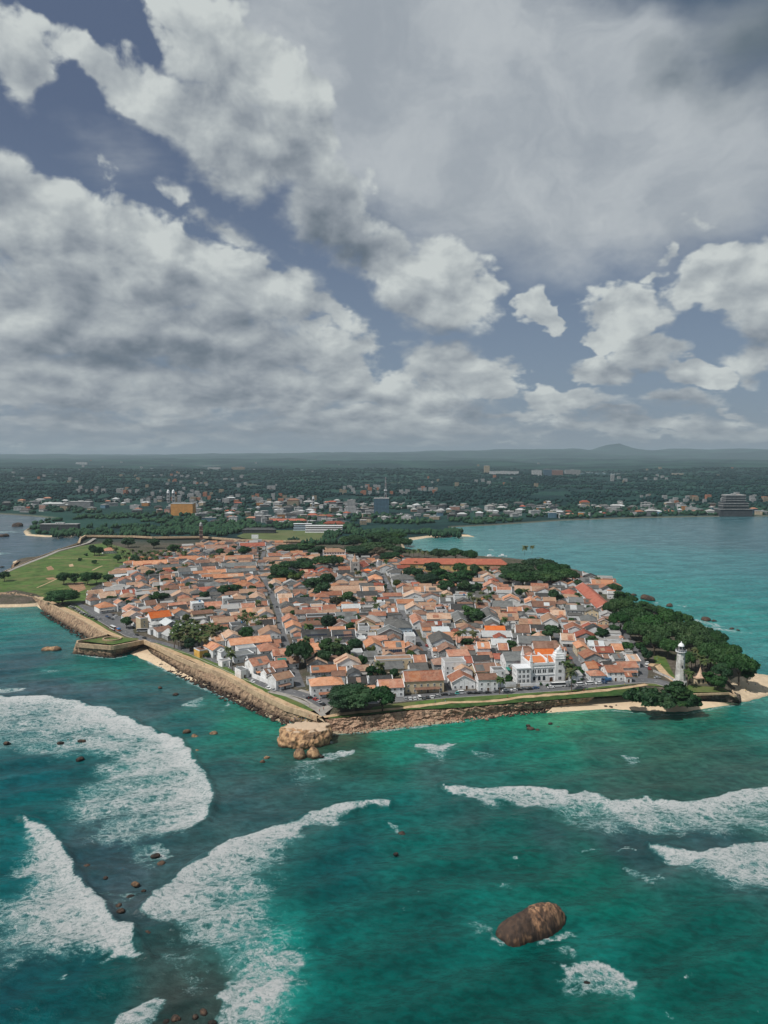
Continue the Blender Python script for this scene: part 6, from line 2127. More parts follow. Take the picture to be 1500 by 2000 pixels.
# ---------------------------------------------------------------- the far woods: one mass of crowns
def woodland():
    rg = np.random.default_rng(3)
    n = 26000
    Y = 1330 + (rg.random(n) ** 1.55) * 5400
    X = (rg.random(n) - .5) * 2 * (Y * .60 + 60)
    sd = sdist(X, Y, COAST)
    dens = fbm(X / 130, Y / 130, 4, 77)
    field = W([(440, 1060), (455, 1036), (500, 1032), (680, 1032), (690, 1060)], 4)
    town = (1 - sstep(1500, 2300, Y)) * .20
    ok = (sd > 8) & (dens > .40 + town * .6) & ~inside(X, Y, field)
    X, Y = X[ok], Y[ok]
    Z = land_height(X, Y)
    bm = bmesh.new()
    bmesh.ops.create_icosphere(bm, subdivisions=1, radius=1)
    sv = np.array([v.co[:] for v in bm.verts])
    sf = np.array([[v.index for v in f.verts] for f in bm.faces])
    bm.free()
    m = len(X)
    # the first trees beyond the walls: several lumps to a crown
    nx, ny, nr = [], [], []
    for px, py, w, kd in NEAR_MAIN:
        p = at(px, py, 6)
        cr = w / 2 / FPX * p.y
        for _ in range(14):
            nx.append(p.x + rg.normal(0, .45) * cr); ny.append(p.y + rg.normal(0, .45) * cr); nr.append(cr * rg.uniform(.24, .46))
    r0 = rg.uniform(3.5, 8.5, m) * (1 + sstep(2500, 5500, Y) * .9)
    h = np.concatenate([rg.uniform(4.5, 8.5, m), rg.uniform(4, 8.5, len(nx))])
    r = np.concatenate([r0, nr])
    X, Y = np.concatenate([X, nx]), np.concatenate([Y, ny])
    Z = land_height(X, Y)
    m = len(X)
    q = sv[None] * rg.uniform(.6, 1.3, (m, len(sv), 1)) * np.stack([r, r, h * .75], 1)[:, None]
    q = q + np.stack([X, Y, Z + h * .55], 1)[:, None]
    f = sf[None] + (np.arange(m) * len(sv))[:, None, None]
    mt, t, out = material('woodland_canopy')
    c = t.node('ShaderNodeNewGeometry').outputs['Position']
    k = t.mix(t.ramp(t.noise(c, 0.05, 5, 0.7), .35, .65), (.004, .022, .025), (.012, .044, .043))
    k = t.mix(t.ramp(t.noise(c, 0.004, 4, 0.6), .5, .66, 0, .8), k, (.026, .078, .058))
    near = t.ramp(t.node('ShaderNodeSeparateXYZ', Vector=c).outputs[1], 1500, 2300, 1, 0)
    k = t.mix(t.math('MULTIPLY', near, .8), k, t.mix(t.ramp(t.noise(c, .06, 5, .7), .35, .65), (.012, .042, .022), (.040, .095, .038)))
    finish(t, out, k, .8, .15)
    o = link('woodland', new_mesh('woodland', q.reshape(-1, 3), f.reshape(-1, 3), mt))
    props(o, kind='stuff')


woodland()


# ---------------------------------------------------------------- rocks
from mathutils import noise as mnoise
_ico = {}


def ico(n):
    if n not in _ico:
        bm = bmesh.new()
        bmesh.ops.create_icosphere(bm, subdivisions=n, radius=1)
        _ico[n] = ([v.co.copy() for v in bm.verts], [tuple(v.index for v in f.verts) for f in bm.faces])
        bm.free()
    return _ico[n]


def lobed_rock(name, label, loc, lobes, mat, sub=5, rough=.12, freq=.25, flat_top=None, rz=0, group=None, ridge=0.0, seed=0):
    """union of ellipsoids seen from a centre, roughened: one boulder mass"""
    vs, fs = ico(sub)
    out = []
    for d in vs:
        best = .05
        for (cx, cy, cz, rx, ry, rz_) in lobes:
            c = Vector((cx / rx, cy / ry, cz / rz_))
            e = Vector((d.x / rx, d.y / ry, d.z / rz_))
            A, B, Cc = e.dot(e), e.dot(c), c.dot(c) - 1
            q = B * B - A * Cc
            if q > 0:
                best = max(best, (B + math.sqrt(q)) / A)
        p = d * best
        s = Vector((p.x + seed * 31.7, p.y, p.z)) * freq
        k = 1 + rough * (mnoise.fractal(s, 1.0, 2.0, 5) * .8 - abs(mnoise.noise(s * 2.3)) * .5)
        p = p * k
        if ridge:
            p = p * (1 + ridge * mnoise.noise(Vector((p.x * 1.1, p.y * 1.1, p.z * .12))))
        if flat_top is not None and p.z > flat_top:
            p.z = flat_top + (p.z - flat_top) * .12
        out.append(p)
    o = link(name, new_mesh(name, out, fs, mat, smooth=True), None, loc, rz)
    return props(o, label, 'rock', group)


# the lone whale-backed rock in front
p = at(1040, 1812, 0)
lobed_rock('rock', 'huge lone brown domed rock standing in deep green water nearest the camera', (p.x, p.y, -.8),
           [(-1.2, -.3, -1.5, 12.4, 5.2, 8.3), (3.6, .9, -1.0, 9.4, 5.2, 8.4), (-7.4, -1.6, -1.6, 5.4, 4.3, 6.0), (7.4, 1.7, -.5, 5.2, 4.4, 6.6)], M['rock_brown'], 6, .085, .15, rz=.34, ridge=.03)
p = at(595, 1441, 3)
lobed_rock('headland_rock', 'golden lobed headland boulder with a paved lookout top at the rampart corner', (p.x, p.y + 3, 0),
           [(-8.5, -3.5, 1.6, 5.2, 5.0, 6.0), (-4, -6, 1.5, 5.2, 4.6, 6.2), (0, -7.2, 1.0, 4.6, 4.6, 5.2), (4.2, -5.4, 1.2, 5.2, 4.8, 6.6), (9, -2, 2.0, 5.0, 5.2, 6.6), (1, 3, 3, 12, 9, 6.2), (-8, 2, 2.6, 6, 6, 5.4), (9, 4, 3, 5, 6, 5.4)],
           M['rock_gold'], 6, .13, .3, flat_top=7.6, seed=2)
ROCKS = """100 1270 40 g 0;585 1478 25 g 0;611 1476 27 g 0;626 1478 18 d 0;312 1344 13 d 0;345 1357 18 d 0;431 1365 14 d 0;365 1428 16 g 0;380 1440 20 g 0;419 1434 20 g 0;384 1468 15 g 0;520 1482 17 g 0;511 1489 14 g 0;118 1452 20 d 0;159 1448 22 d 0;144 1443 12 d 0;134 1446 10 d 0
157 1483 26 d 0;15 1452 18 d 0;312 1690 26 d 0;303 1672 22 d 0;172 1692 20 d 0;265 1728 16 g 0;255 1752 18 d 0;232 1770 20 d 0;290 1823 18 d 0;236 1780 24 d 0;345 1990 26 d 0;382 1988 20 d 0;398 1978 22 d 0;325 1996 18 d 0;1036 1424 24 d 0;1050 1427 16 d 0;1030 1418 14 d 0;1076 1414 14 d 0;786 1630 26 d 0;773 1668 14 d 0;1152 1918 40 d -1.5
1266 1171 40 d 0;1308 1184 26 d 0;1380 1211 30 d 0;1394 1213 16 d 0;1430 1229 16 d 0;1441 1231 12 d 0;1238 1163 16 d 0;35 1028 34 d 0;8 1048 26 d 0;60 1036 20 d 0;5 1108 10 d 0;1183 1381 13 d 1;1194 1382 11 d 1;1203 1379 9 d 1;1000 1398 12 d 0;960 1402 14 d 0;1310 1210 14 d 0;1340 1218 14 d 0;240 1700 14 d 0;280 1740 12 d 0
300 1976 14 d 0;415 1996 18 d 0;205 1715 14 d 0;330 1695 14 d 0;1020 1440 10 d -.2;1090 1420 10 d -.1"""


def small_rocks():
    rr = random.Random(21)
    lst = []
    for ent in ROCKS.replace('\n', ';').split(';'):
        px, py, w, k, z = ent.split()
        px, py, w, z = float(px), float(py), float(w), float(z)
        p = at(px, py, 0)
        r = w / 2 / FPX * math.hypot(p.y, 150) * (.8 if k == 'd' else 1.0)
        lobes = [(rr.uniform(-.35, .35) * r, rr.uniform(-.3, .3) * r, rr.uniform(-.1, .15) * r, r * rr.uniform(.55, .8), r * rr.uniform(.45, .7), r * rr.uniform(.3, .55)) for _ in range(3)]
        if (px, py) == (100, 1270):
            lobes = [(-.4 * r, 0, .05 * r, .58 * r, .4 * r, .34 * r), (.35 * r, .1 * r, .08 * r, .62 * r, .42 * r, .36 * r)]
        elif k == 'g' and w >= 25:
            lobes = [(0, 0, .3 * r, .9 * r, .8 * r, .85 * r), (.3 * r, -.2 * r, 0, .7 * r, .6 * r, .6 * r)]
        if py == 1918:
            lobes = [(-.3 * r, .2 * r, 0, r * .8, r * .35, r * .42), (.5 * r, -.3 * r, -.05 * r, r * .6, r * .3, r * .36)]
        o = lobed_rock('rock', None, (p.x, p.y, z if z < 0 else z * .2), lobes, M['rock_gold' if k == 'g' else 'rock_dark'], 3, .28, 1.2 / max(r, .8), seed=rr.random() * 9)
        zone = ('in the bay at far right' if px > 1220 and py < 1300 else 'on the right beach' if z == 1 else 'in the far left inlet' if py < 1150 else 'off the left rampart' if px < 560 and py < 1440 else
                'in the left surf' if px < 240 else 'in the lower left reef' if px < 470 and py > 1600 else 'around the golden headland' if px < 700 and py < 1500 else 'in the open green water' if py > 1600 else 'off the right embankment' if px > 900 else 'in the mid left surf')
        lst.append((zone, k, px, o))
    g = {}
    for zone, k, px, o in lst:
        g.setdefault((zone, k), []).append((px, o))
    for (zone, k), l in g.items():
        l.sort(key=lambda q: q[0])
        for i, (px, o) in enumerate(l):
            nm = ('golden boulder ' if k == 'g' else 'dark wet rock ') + zone
            if len(l) > 1:
                nm = ('leftmost ' if i == 0 else 'rightmost ' if i == len(l) - 1 else f'{ordinal(i + 1)} from left ') + nm
            props(o, nm, 'rock', 'rocks in the sea')


small_rocks()

# ---------------------------------------------------------------- vehicles
def paint(name, col, rough=.3):
    m, t, out = material(name)
    p = finish(t, out, (*col, 1), rough, .5)
    p.inputs['Coat Weight'].default_value = .4
    return m


PAINT = {'white': paint('white_car_paint', (.72, .73, .74)), 'silver': paint('silver_car_paint', (.38, .39, .40)), 'black': paint('black_car_paint', (.018, .018, .02)),
         'grey': paint('grey_car_paint', (.12, .125, .13)), 'red': paint('red_car_paint', (.38, .035, .025)), 'blue': paint('blue_car_paint', (.04, .09, .20)),
         'teal': paint('teal_car_paint', (.08, .42, .38)), 'orange': paint('orange_car_paint', (.62, .17, .04))}
M['tyre'] = plain('tyre_rubber', (.02, .02, .02), .2, 3)


def profile_body(prof, w, mat_i=0):
    """side profile (x, z) swept across the width"""
    mb = MB()
    n = len(prof)
    vs = [(x, -w / 2, z) for x, z in prof] + [(x, w / 2, z) for x, z in prof]
    mb.add(vs, [tuple(range(n))[::-1], tuple(range(n, 2 * n))] + [((i + 1) % n, i, n + i, n + (i + 1) % n)[::-1] for i in range(n)], mat_i)
    return mb


SHAPES = {   # body profile, glasshouse profile, width, wheel positions, wheel radius
    'car': ([(-2.1, .3), (2.1, .3), (2.15, .65), (2.0, .82), (1.1, .92), (-2.0, .98), (-2.12, .7)], [(1.05, .93), (.35, 1.42), (-1.2, 1.44), (-1.85, .99)], 1.7, (1.3, -1.3), .32),
    'van': ([(-2.3, .35), (2.3, .35), (2.35, .8), (2.1, 1.15), (-2.3, 1.2)], [(2.05, 1.16), (1.45, 1.95), (-2.2, 1.98), (-2.28, 1.21)], 1.8, (1.5, -1.5), .34),
    'bus': ([(-4.6, .4), (4.6, .4), (4.7, 1.3), (-4.7, 1.3)], [(4.68, 1.31), (4.45, 2.75), (-4.6, 2.8), (-4.68, 1.31)], 2.4, (3.0, -2.8), .48),
    'rickshaw': ([(-1.3, .3), (1.0, .3), (1.35, .7), (.95, 1.0), (-1.3, 1.0)], [(.9, 1.01), (.6, 1.65), (-1.2, 1.68), (-1.28, 1.01)], 1.25, (.9, -.8), .22),
    'truck': ([(-3.2, .5), (3.2, .5), (3.25, 1.3), (-3.2, 1.3)], [(3.2, 1.31), (2.95, 2.3), (1.5, 2.35), (1.5, 1.31)], 2.1, (2.2, -2.0), .45),
}
_veh = {}


def vehicle(kind, colour, px, py, rz, label, group='vehicles parked or driving along the roads', z=GZ + .07):
    if kind not in _veh:
        bp, gp, w, wx, wr = SHAPES[kind]
        mats = [PAINT['white']]
        _veh[kind] = (profile_body(bp, w), profile_body(gp, w * .9), wx, wr, w)
    b, g, wx, wr, w = _veh[kind]
    key = (kind, colour)
    if key not in _veh:
        roof = MB()
        gp = SHAPES[kind][1]
        roof.box(gp[2][0], -w * .45 - .01, max(gp[1][1], gp[2][1]) - .02, gp[1][0], w * .45 + .01, max(gp[1][1], gp[2][1]) + .05)
        wh = MB(); wh.lathe([(wr, -.11), (wr, .11)], 12)
        ex = None
        if kind == 'truck':
            ex = MB(); ex.box(-3.2, -1.05, 1.303, 1.3, 1.05, 2.5); ex = ex.mesh('cargo_body', M['tank_blue'])
        _veh[key] = (b.mesh('body', PAINT[colour]), g.mesh('cabin_glass', M['glass']), roof.mesh('cabin_roof', PAINT[colour]), wh.mesh('wheel', M['tyre']), ex)
    bm_, gm, rm, wm, ex = _veh[key]
    p = at(px, py, z)
    t = thing({'car': 'car', 'van': 'van', 'bus': 'bus', 'rickshaw': 'auto_rickshaw', 'truck': 'truck'}[kind], label, kind, (p.x, p.y, z), rz, group)
    link('body', bm_, t)
    link('cabin_glass', gm, t)
    link('cabin_roof', rm, t)
    if ex:
        link('cargo_body', ex, t)
    for x in wx:
        for s in (-1, 1):
            o = link('wheel', wm, t, (x, s * (w / 2 - .05), wr))
            o.rotation_euler = (PI / 2, 0, 0)
    return t


FRONT = R(10)
LEFTR = math.atan2(414 - 764, -45 + 369)
CARS = """car silver 792 1366 f;car white 801 1366 f;car white 810 1366 f;van white 819 1365 f;car grey 827 1365 f;car black 835 1364 f;car white 843 1363 f;car silver 853 1361 p;car black 868 1358 p;car grey 882 1358 p;rickshaw teal 893 1356 p;van white 901 1355 p;car black 919 1355 p
car black 931 1355 p;car grey 940 1354 p;car black 953 1354 p;car grey 970 1352 p;car white 988 1350 p;car white 1004 1349 p;car black 1013 1348 p;car grey 1022 1347 p;car black 1034 1347 p;car blue 1047 1345 p;bus white 1090 1341 p;car white 1076 1344 p;car grey 1114 1341 p;van white 1133 1339 p;van white 1151 1337 p
car white 1169 1336 p;truck blue 1184 1331 p;car blue 1179 1335 p;bus white 1216 1326 p;car silver 1284 1325 p;van white 1262 1302 s;car white 1264 1296 s;car red 1268 1307 s;van white 472 1321 l;car white 493 1333 l;car white 524 1346 l;car silver 534 1349 l;car black 604 1364 p;car red 617 1368 l;car silver 624 1373 l;car black 630 1377 l
car white 139 1186 c;car silver 143 1188 c;car grey 147 1190 c;car white 151 1192 c;car silver 155 1195 c;car white 160 1198 c;car grey 165 1200 c;car silver 170 1202 c;car grey 175 1205 c;car black 180 1207 c;car black 187 1211 l;car silver 194 1209 l;car blue 209 1205 l;car black 214 1208 l;car grey 219 1210 l;car white 224 1206 l;car silver 227 1203 l;car black 222 1202 l
bus white 221 1229 l;truck orange 231 1232 l;bus silver 279 1234 p;car black 268 1241 l;car black 282 1247 l;car black 265 1249 l;car red 833 1262 m;car white 838 1270 m;car grey 844 1278 m;van white 850 1288 m;car black 855 1297 m;car white 862 1308 m;car silver 512 1106 m;van white 516 1128 m;car grey 530 1158 m;car black 541 1186 m;car white 757 1140 m;car grey 766 1157 m;car black 781 1186 m;car white 794 1212 m"""


def cars():
    zones = {}
    for ent in CARS.replace('\n', ';').split(';'):
        k, c, px, py, a = ent.split()
        px, py = float(px), float(py)
        rz = {'f': FRONT + PI / 2, 'p': FRONT + rnd.choice((0, PI)), 'l': LEFTR + rnd.choice((0, PI)), 'c': LEFTR + PI / 2, 's': PI / 2 - .2, 'm': PI / 2 + .12}[a] + rnd.uniform(-.06, .06)
        if px < 300 and k == 'bus' and a == 'p':
            rz = .1
        t = vehicle(k, c, px, py, rz, None)
        zone = ('on the seafront road' if a in 'fp' and px > 640 else 'in the left car park' if px < 230 else 'on the lighthouse street' if a == 's' else 'on the left street' if a == 'm' and px < 700 else 'on the middle street' if a == 'm' else 'on the rampart road')
        zones.setdefault((k, c, zone), []).append((px, t))
    for (k, c, z), l in zones.items():
        l.sort(key=lambda q: q[0])
        for i, (px, t) in enumerate(l):
            nm = f"{c} {'auto rickshaw' if k == 'rickshaw' else k} {z}"
            if len(l) > 1:
                nm = ('leftmost ' if i == 0 else 'rightmost ' if i == len(l) - 1 else f'{ordinal(i + 1)} from left ') + nm
            props(t, nm)


cars()


# ---------------------------------------------------------------- people
def person_mesh(name, pose, shirt, legs):
    J = {'hip': (0, 0, .92), 'chest': (0, 0, 1.32), 'neck': (0, 0, 1.48), 'head': (0, -.02, 1.62), 'crown': (0, -.01, 1.74),
         'lk': (-.11, -.02, .5), 'lf': (-.12, .02, .06), 'lt': (-.12, -.14, .04), 'rk': (.11, -.02, .5), 'rf': (.12, .02, .06), 'rt': (.12, -.14, .04),
         'ls': (-.2, 0, 1.4), 'le': (-.26, .03, 1.12), 'lh': (-.27, -.06, .86), 'rs': (.2, 0, 1.4), 're': (.26, .03, 1.12), 'rh': (.27, -.06, .86)}
    if pose == 'walk':
        J.update(lk=(-.1, -.16, .52), lf=(-.1, -.22, .07), lt=(-.1, -.37, .07), rk=(.1, .06, .5), rf=(.1, .30, .12), rt=(.1, .18, .05), lh=(-.27, .16, .9), rh=(.27, -.2, .92))
    if pose == 'arm':
        J.update(re=(.34, -.16, 1.3), rh=(.30, -.34, 1.52))
    E = [('hip', 'chest'), ('chest', 'neck'), ('neck', 'head'), ('head', 'crown'), ('hip', 'lk'), ('lk', 'lf'), ('lf', 'lt'), ('hip', 'rk'), ('rk', 'rf'), ('rf', 'rt'),
         ('chest', 'ls'), ('ls', 'le'), ('le', 'lh'), ('chest', 'rs'), ('rs', 're'), ('re', 'rh')]
    rad = dict(hip=.15, chest=.16, neck=.06, head=.105, crown=.07, lk=.075, rk=.075, lf=.05, rf=.05, lt=.04, rt=.04, ls=.065, rs=.065, le=.05, re=.05, lh=.04, rh=.04)
    keys = list(J)
    me = bpy.data.meshes.new('skeleton')
    me.from_pydata([J[k] for k in keys], [(keys.index(a), keys.index(b)) for a, b in E], [])
    o = bpy.data.objects.new('skeleton', me)
    C.objects.link(o)
    o.modifiers.new('skin', 'SKIN')
    o.modifiers.new('sub', 'SUBSURF').levels = 1
    for i, k in enumerate(keys):
        me.skin_vertices[0].data[i].radius = (rad[k], rad[k] * .8)
    me.skin_vertices[0].data[0].use_root = True
    dg = bpy.context.evaluated_depsgraph_get()
    out = bpy.data.meshes.new_from_object(o.evaluated_get(dg))
    bpy.data.objects.remove(o)
    bpy.data.meshes.remove(me)
    out.name = name
    out.materials.clear()
    for m in (M['skin'], shirt, legs, M['hair']):
        out.materials.append(m)
    for p in out.polygons:
        z, x, y = p.center.z, abs(p.center.x), p.center.y
        p.material_index = 3 if z > 1.66 or (z > 1.55 and y > .02) else 0 if z > 1.47 or z < .09 or (x > .22 and z < 1.16) else 1 if z > .88 else 2
        p.use_smooth = True
    return out


M['skin'] = plain('skin', (.20, .11, .07), .05, 3)
M['hair'] = plain('black_hair', (.012, .01, .009), .1, 3)
CLOTH = {k: plain(k + '_cloth', c, .1, 3) for k, c in dict(white=(.65, .65, .63), red=(.42, .04, .04), blue=(.05, .10, .28), black=(.02, .02, .022), yellow=(.6, .42, .06), teal=(.05, .30, .30)).items()}
PEOPLE = """570 1411 6.9;576 1408 6.9;583 1405 6.9;589 1404 6.9;597 1408 6.9;604 1402 6.9;611 1405 6.9;617 1401 6.9;592 1412 6.9;600 1413 6.9;566 1413 6.9;624 1391 6;632 1387 6;606 1356 6;611 1361 6;600 1352 6;618 1364 6;625 1369 6;603 1367 6;850 1374 6;863 1371 6;868 1369 6;870 1372 6;991 1364 6;1140 1351 6;1147 1349 6;1165 1344 6;1220 1340 6
399 1301 6;100 1183 6;104 1185 6;123 1194 6;1457 1347 1.2;1456 1352 1.2;1475 1340 1.2;1462 1339 1.2;1435 1346 1.2;1490 1345 1.2;1380 1338 6;1387 1339 6;1401 1341 6;266 1283 .5;260 1292 .1;265 1294 .1;1285 1293 6;1290 1300 6;1283 1288 6;188 1248 8.1;207 1258 8.1;527 1356 6;580 1386 6;605 1382 6"""


def people():
    kinds = []
    cl = list(CLOTH)
    for i, (pose, s, l) in enumerate((('stand', 'white', 'blue'), ('walk', 'red', 'black'), ('arm', 'teal', 'white'), ('stand', 'black', 'white'), ('walk', 'yellow', 'blue'), ('stand', 'blue', 'black'))):
        kinds.append((person_mesh('person', pose, CLOTH[s], CLOTH[l]), f"person {dict(stand='standing', walk='walking', arm='waving')[pose]} in {s} top"))
    g = {}
    for i, ent in enumerate(PEOPLE.replace('\n', ';').split(';')):
        px, py, z = map(float, ent.split())
        k = i * 5 % 6 if i % 3 else (i * 7 + 1) % 6
        me, lab = kinds[k]
        p = at(px, py, z)
        o = link('person', me, None, (p.x, p.y, z + .12), rnd.uniform(0, 6.28))
        where = ('on the golden lookout rock' if z == 6.9 else 'on the right beach' if z == 1.2 else 'on the small left beach' if z < 1 else 'on the left rampart' if px < 520 else 'on the corner plaza' if px < 640 else 'by the lighthouse' if px > 1250 else 'on the sandy path by the seafront')
        g.setdefault((lab, where), []).append((px, o))
    for (lab, where), l in g.items():
        l.sort(key=lambda q: q[0])
        for i, (px, o) in enumerate(l):
            nm = f'{lab} {where}'
            if len(l) > 1:
                nm = ('leftmost ' if i == 0 else 'rightmost ' if i == len(l) - 1 else f'{ordinal(i + 1)} from left ') + nm
            props(o, nm, 'person', 'people out walking')


people()


# ---------------------------------------------------------------- posts, tanks, boats, bell shrine
def lamp_posts():
    pts = [(897, 1358, 9), (907, 1357, 9), (482, 1324, 8), (418, 1296, 8), (352, 1272, 7), (262, 1246, 7), (700, 1374, 8), (1010, 1351, 8), (1110, 1345, 8), (1180, 1338, 8)]
    for i, (px, py, h) in enumerate(pts):
        p = at(px, py, GZ)
        zone = 'seafront road' if px > 640 else 'rampart road'
        same = sorted(q[0] for q in pts if (q[0] > 640) == (px > 640))
        k = same.index(px)
        w = 'leftmost' if k == 0 else 'rightmost' if k == len(same) - 1 else f'{ordinal(k + 1)} from left'
        t = thing('street_lamp', f'{w} grey street lamp post along the {zone}', 'street lamp', p, rnd.uniform(0, 6), 'street lamps')
        mb = MB(); mb.lathe([(.11, -.2), (.07, h)], 7); mb.link('pole', M['steel'], t)
        mb = MB(); mb.tube([(0, 0, h + .003), (.5, 0, h + .3), (1.3, 0, h + .35)], [.05, .045, .04], 5); mb.link('arm', M['steel'], t)
        mb = MB(); mb.box(1.1, -.12, h + .22, 1.8, .12, h + .31); mb.link('lamp_head', M['trim'], t)


lamp_posts()


def tanks():
    spots = [k for k in AT_PX if DIMS[AT_PX[k].name][3] == 'f'][:14]
    seen = sorted(spots)
    for i, k in enumerate(seen):
        h = AT_PX[k]
        w, d, hh, kind, rise = DIMS[h.name]
        c = 'tank_blue' if i % 4 == 1 else 'tank'
        off = Matrix.Rotation(h.rotation_euler.z, 3, 'Z') @ Vector((w * .25, d * .15, 0))
        same = [q for j, q in enumerate(seen) if ('tank_blue' if j % 4 == 1 else 'tank') == c]
        n = same.index(k)
        wd = 'leftmost' if n == 0 else 'rightmost' if n == len(same) - 1 else f'{ordinal(n + 1)} from left'
        mb = MB(); mb.lathe([(.85, 0), (.9, .5), (.88, 1.5), (.7, 1.75), (.25, 1.85), (.25, 2.0)], 12)
        o = mb.link('water_tank', M[c], None, smooth=True, loc=(h.location.x + off.x, h.location.y + off.y, GZ + hh + .16))
        props(o, f"{wd} {'blue' if c == 'tank_blue' else 'black'} round water tank on a flat house roof", 'water tank', 'roof water tanks')


tanks()


def boat(px, py, L, rz, label):
    p = at(px, py, 0)
    t = thing('boat', label, 'boat', (p.x, p.y, 0), rz, 'boats on the bay')
    vs, fs = [], []
    n = 8
    for i in range(n + 1):
        f = i / n
        x = (f - .5) * L
        w = L * .16 * math.sin(PI * min(1, .18 + f * .82)) if f < 1 else .05
        s = .25 * (2 * f - 1) ** 2 * 2
        vs += [(x, -w, 1.3 + s), (x, -w * .6, -.4), (x, w * .6, -.4), (x, w, 1.3 + s)]
    for i in range(n):
        for k in range(4):
            a, b = 4 * i + k, 4 * i + (k + 1) % 4
            fs.append((a, b, b + 4, a + 4))
    fs += [(0, 3, 2, 1)[::-1], (4 * n, 4 * n + 1, 4 * n + 2, 4 * n + 3)]
    link('hull', new_mesh('hull', vs, fs, PAINT['white']), t)
    mb = MB(); mb.box(-L * .22, -L * .09, 1.55, L * .12, L * .09, 3.6); mb.link('cabin', M['clean_white'], t)
    mb = MB(); mb.lathe([(.12, 3.603), (.06, 8.5)], 6); mb.link('mast', M['steel'], t)


boat(957, 1088, 16, .2, 'white boat moored off the yellow warehouse in the bay, left one')
boat(982, 1087, 13, -.3, 'smaller white boat behind the spreading trees in the bay, right one')


def shrine():
    p = at(1367, 1333, GZ)
    t = thing('shrine', 'small pale pavilion with stepped spire among the palms right of the lighthouse', 'pavilion', p, .2)
    mb = MB(); mb.box(-4.6, -3.2, -.3, 4.6, 3.2, 3.6); mb.link('wall', M['cream'], t)
    mb = MB(); mb.box(-5.2, -3.8, 3.603, 5.2, 3.8, 4.1); mb.lathe([(3.6, 4.103), (2.2, 5.4), (1.2, 6.4), (.9, 7.2), (.6, 8.4), (.05, 10.2)], 8); mb.link('spire_roof', M['r_pale'], t)
    for x in (-3, 0, 3):
        link('window', window_mesh(1.1, 1.9, 'arch'), t, (x, -3.2, .6))


shrine()


# the ring-walled pit on the bastion
p = at(219, 1249, 8)
mb = MB()
n = 20
for k in range(n):
    a0, a1 = 2 * PI * k / n, 2 * PI * (k + 1) / n
    q = [(r * math.cos(a), r * math.sin(a) * .8, z) for a in (a0, a1) for r in (7.2, 6.2) for z in (-.4, 1.1)]
    mb.add(q, [(1, 3, 7, 5), (0, 1, 5, 4), (2, 6, 7, 3)])
o = mb.link('ring_wall', M['path_stone'], None, loc=(p.x, p.y, 8.1))
props(o, 'round low stone wall on the grassy jutting bastion', 'wall')

# pale canopies over the far corner café and the seafront stalls
def canopy(px, py, w, d, h, mat, label, rz):
    p = at(px, py, GZ)
    t = thing('canopy', label, 'canopy', p, rz, 'fabric canopies')
    mb = MB(); slab(mb, [(-w / 2, -d / 2, h), (w / 2, -d / 2, h), (w / 2, d / 2, h + .6), (-w / 2, d / 2, h + .6)], .08); mb.link('cover', M[mat], t)
    for x in (-w / 2 + .15, w / 2 - .15):
        for y in (-d / 2 + .15, d / 2 - .15):
            m2 = MB(); m2.lathe([(.05, -.1), (.05, h + (.0 if y < 0 else .55))], 6, x, y); m2.link('post', M['steel'], t)


canopy(551, 1307, 6, 4, 6.5, 'green_paint', 'green terrace canopy on the corner house above the seafront plaza', R(12))
canopy(986, 1316, 7, 5, 3.0, 'green_paint', 'green garden canopy beside the school block', R(9))
canopy(497, 1268, 8, 4, 3.0, 'red_wood', 'dark red awning in the white courtyard of the long orange house', R(20))
canopy(648, 1348, 14, 3.2, 3.2, 'pink_wall', 'long pink awning along the front of the orange roofed café', R(8))
canopy(785, 1350, 22, 3.4, 3.0, 'pink_wall', 'long tiled veranda awning before the terracotta seafront wing', R(9))

# ---------------------------------------------------------------- the town beyond
def town_wall(name, col, glass=(.05, .065, .08)):
    m, t, out = material(name)
    c = t.node('ShaderNodeTexCoord').outputs['Object']
    s = t.node('ShaderNodeSeparateXYZ', Vector=c)
    fx = t.math('FRACT', t.math('MULTIPLY', t.math('ADD', s.outputs[0], s.outputs[1]), .28))
    fz = t.math('FRACT', t.math('MULTIPLY', s.outputs[2], 1 / 3.3))
    k = t.math('MULTIPLY', t.math('GREATER_THAN', fx, .45), t.math('MULTIPLY', t.math('GREATER_THAN', fz, .35), t.math('LESS_THAN', fz, .8)))
    n = t.noise(coord(t), .15, 4, .6)
    base = t.mix(t.ramp(n, .3, .7), tuple(x * .8 for x in col), tuple(min(1, x * 1.1) for x in col))
    r = t.node('ShaderNodeObjectInfo').outputs['Random']
    g = t.ramp(r, 0, 1, .6, 1.15, False)
    base = t.mix(1.0, base, t.node('ShaderNodeCombineXYZ', X=g, Y=g, Z=g).outputs[0], 'MULTIPLY')
    finish(t, out, t.mix(k, base, glass), .8, .2)
    return m


TW = {'white': town_wall('white_town_wall', (.52, .53, .53)), 'grey': town_wall('grey_town_wall', (.26, .27, .28)), 'cream': town_wall('cream_town_wall', (.46, .38, .27)), 'orange': town_wall('orange_town_wall', (.52, .24, .08)),
      'amber': town_wall('amber_town_wall', (.80, .40, .13), (.42, .22, .09)),
      'blue': town_wall('blue_town_wall', (.13, .24, .32), (.03, .06, .09)), 'pink': town_wall('pink_town_wall', (.42, .25, .2)), 'dark': town_wall('dark_town_wall', (.10, .11, .12), (.03, .035, .04))}
TOWN_LIST = []


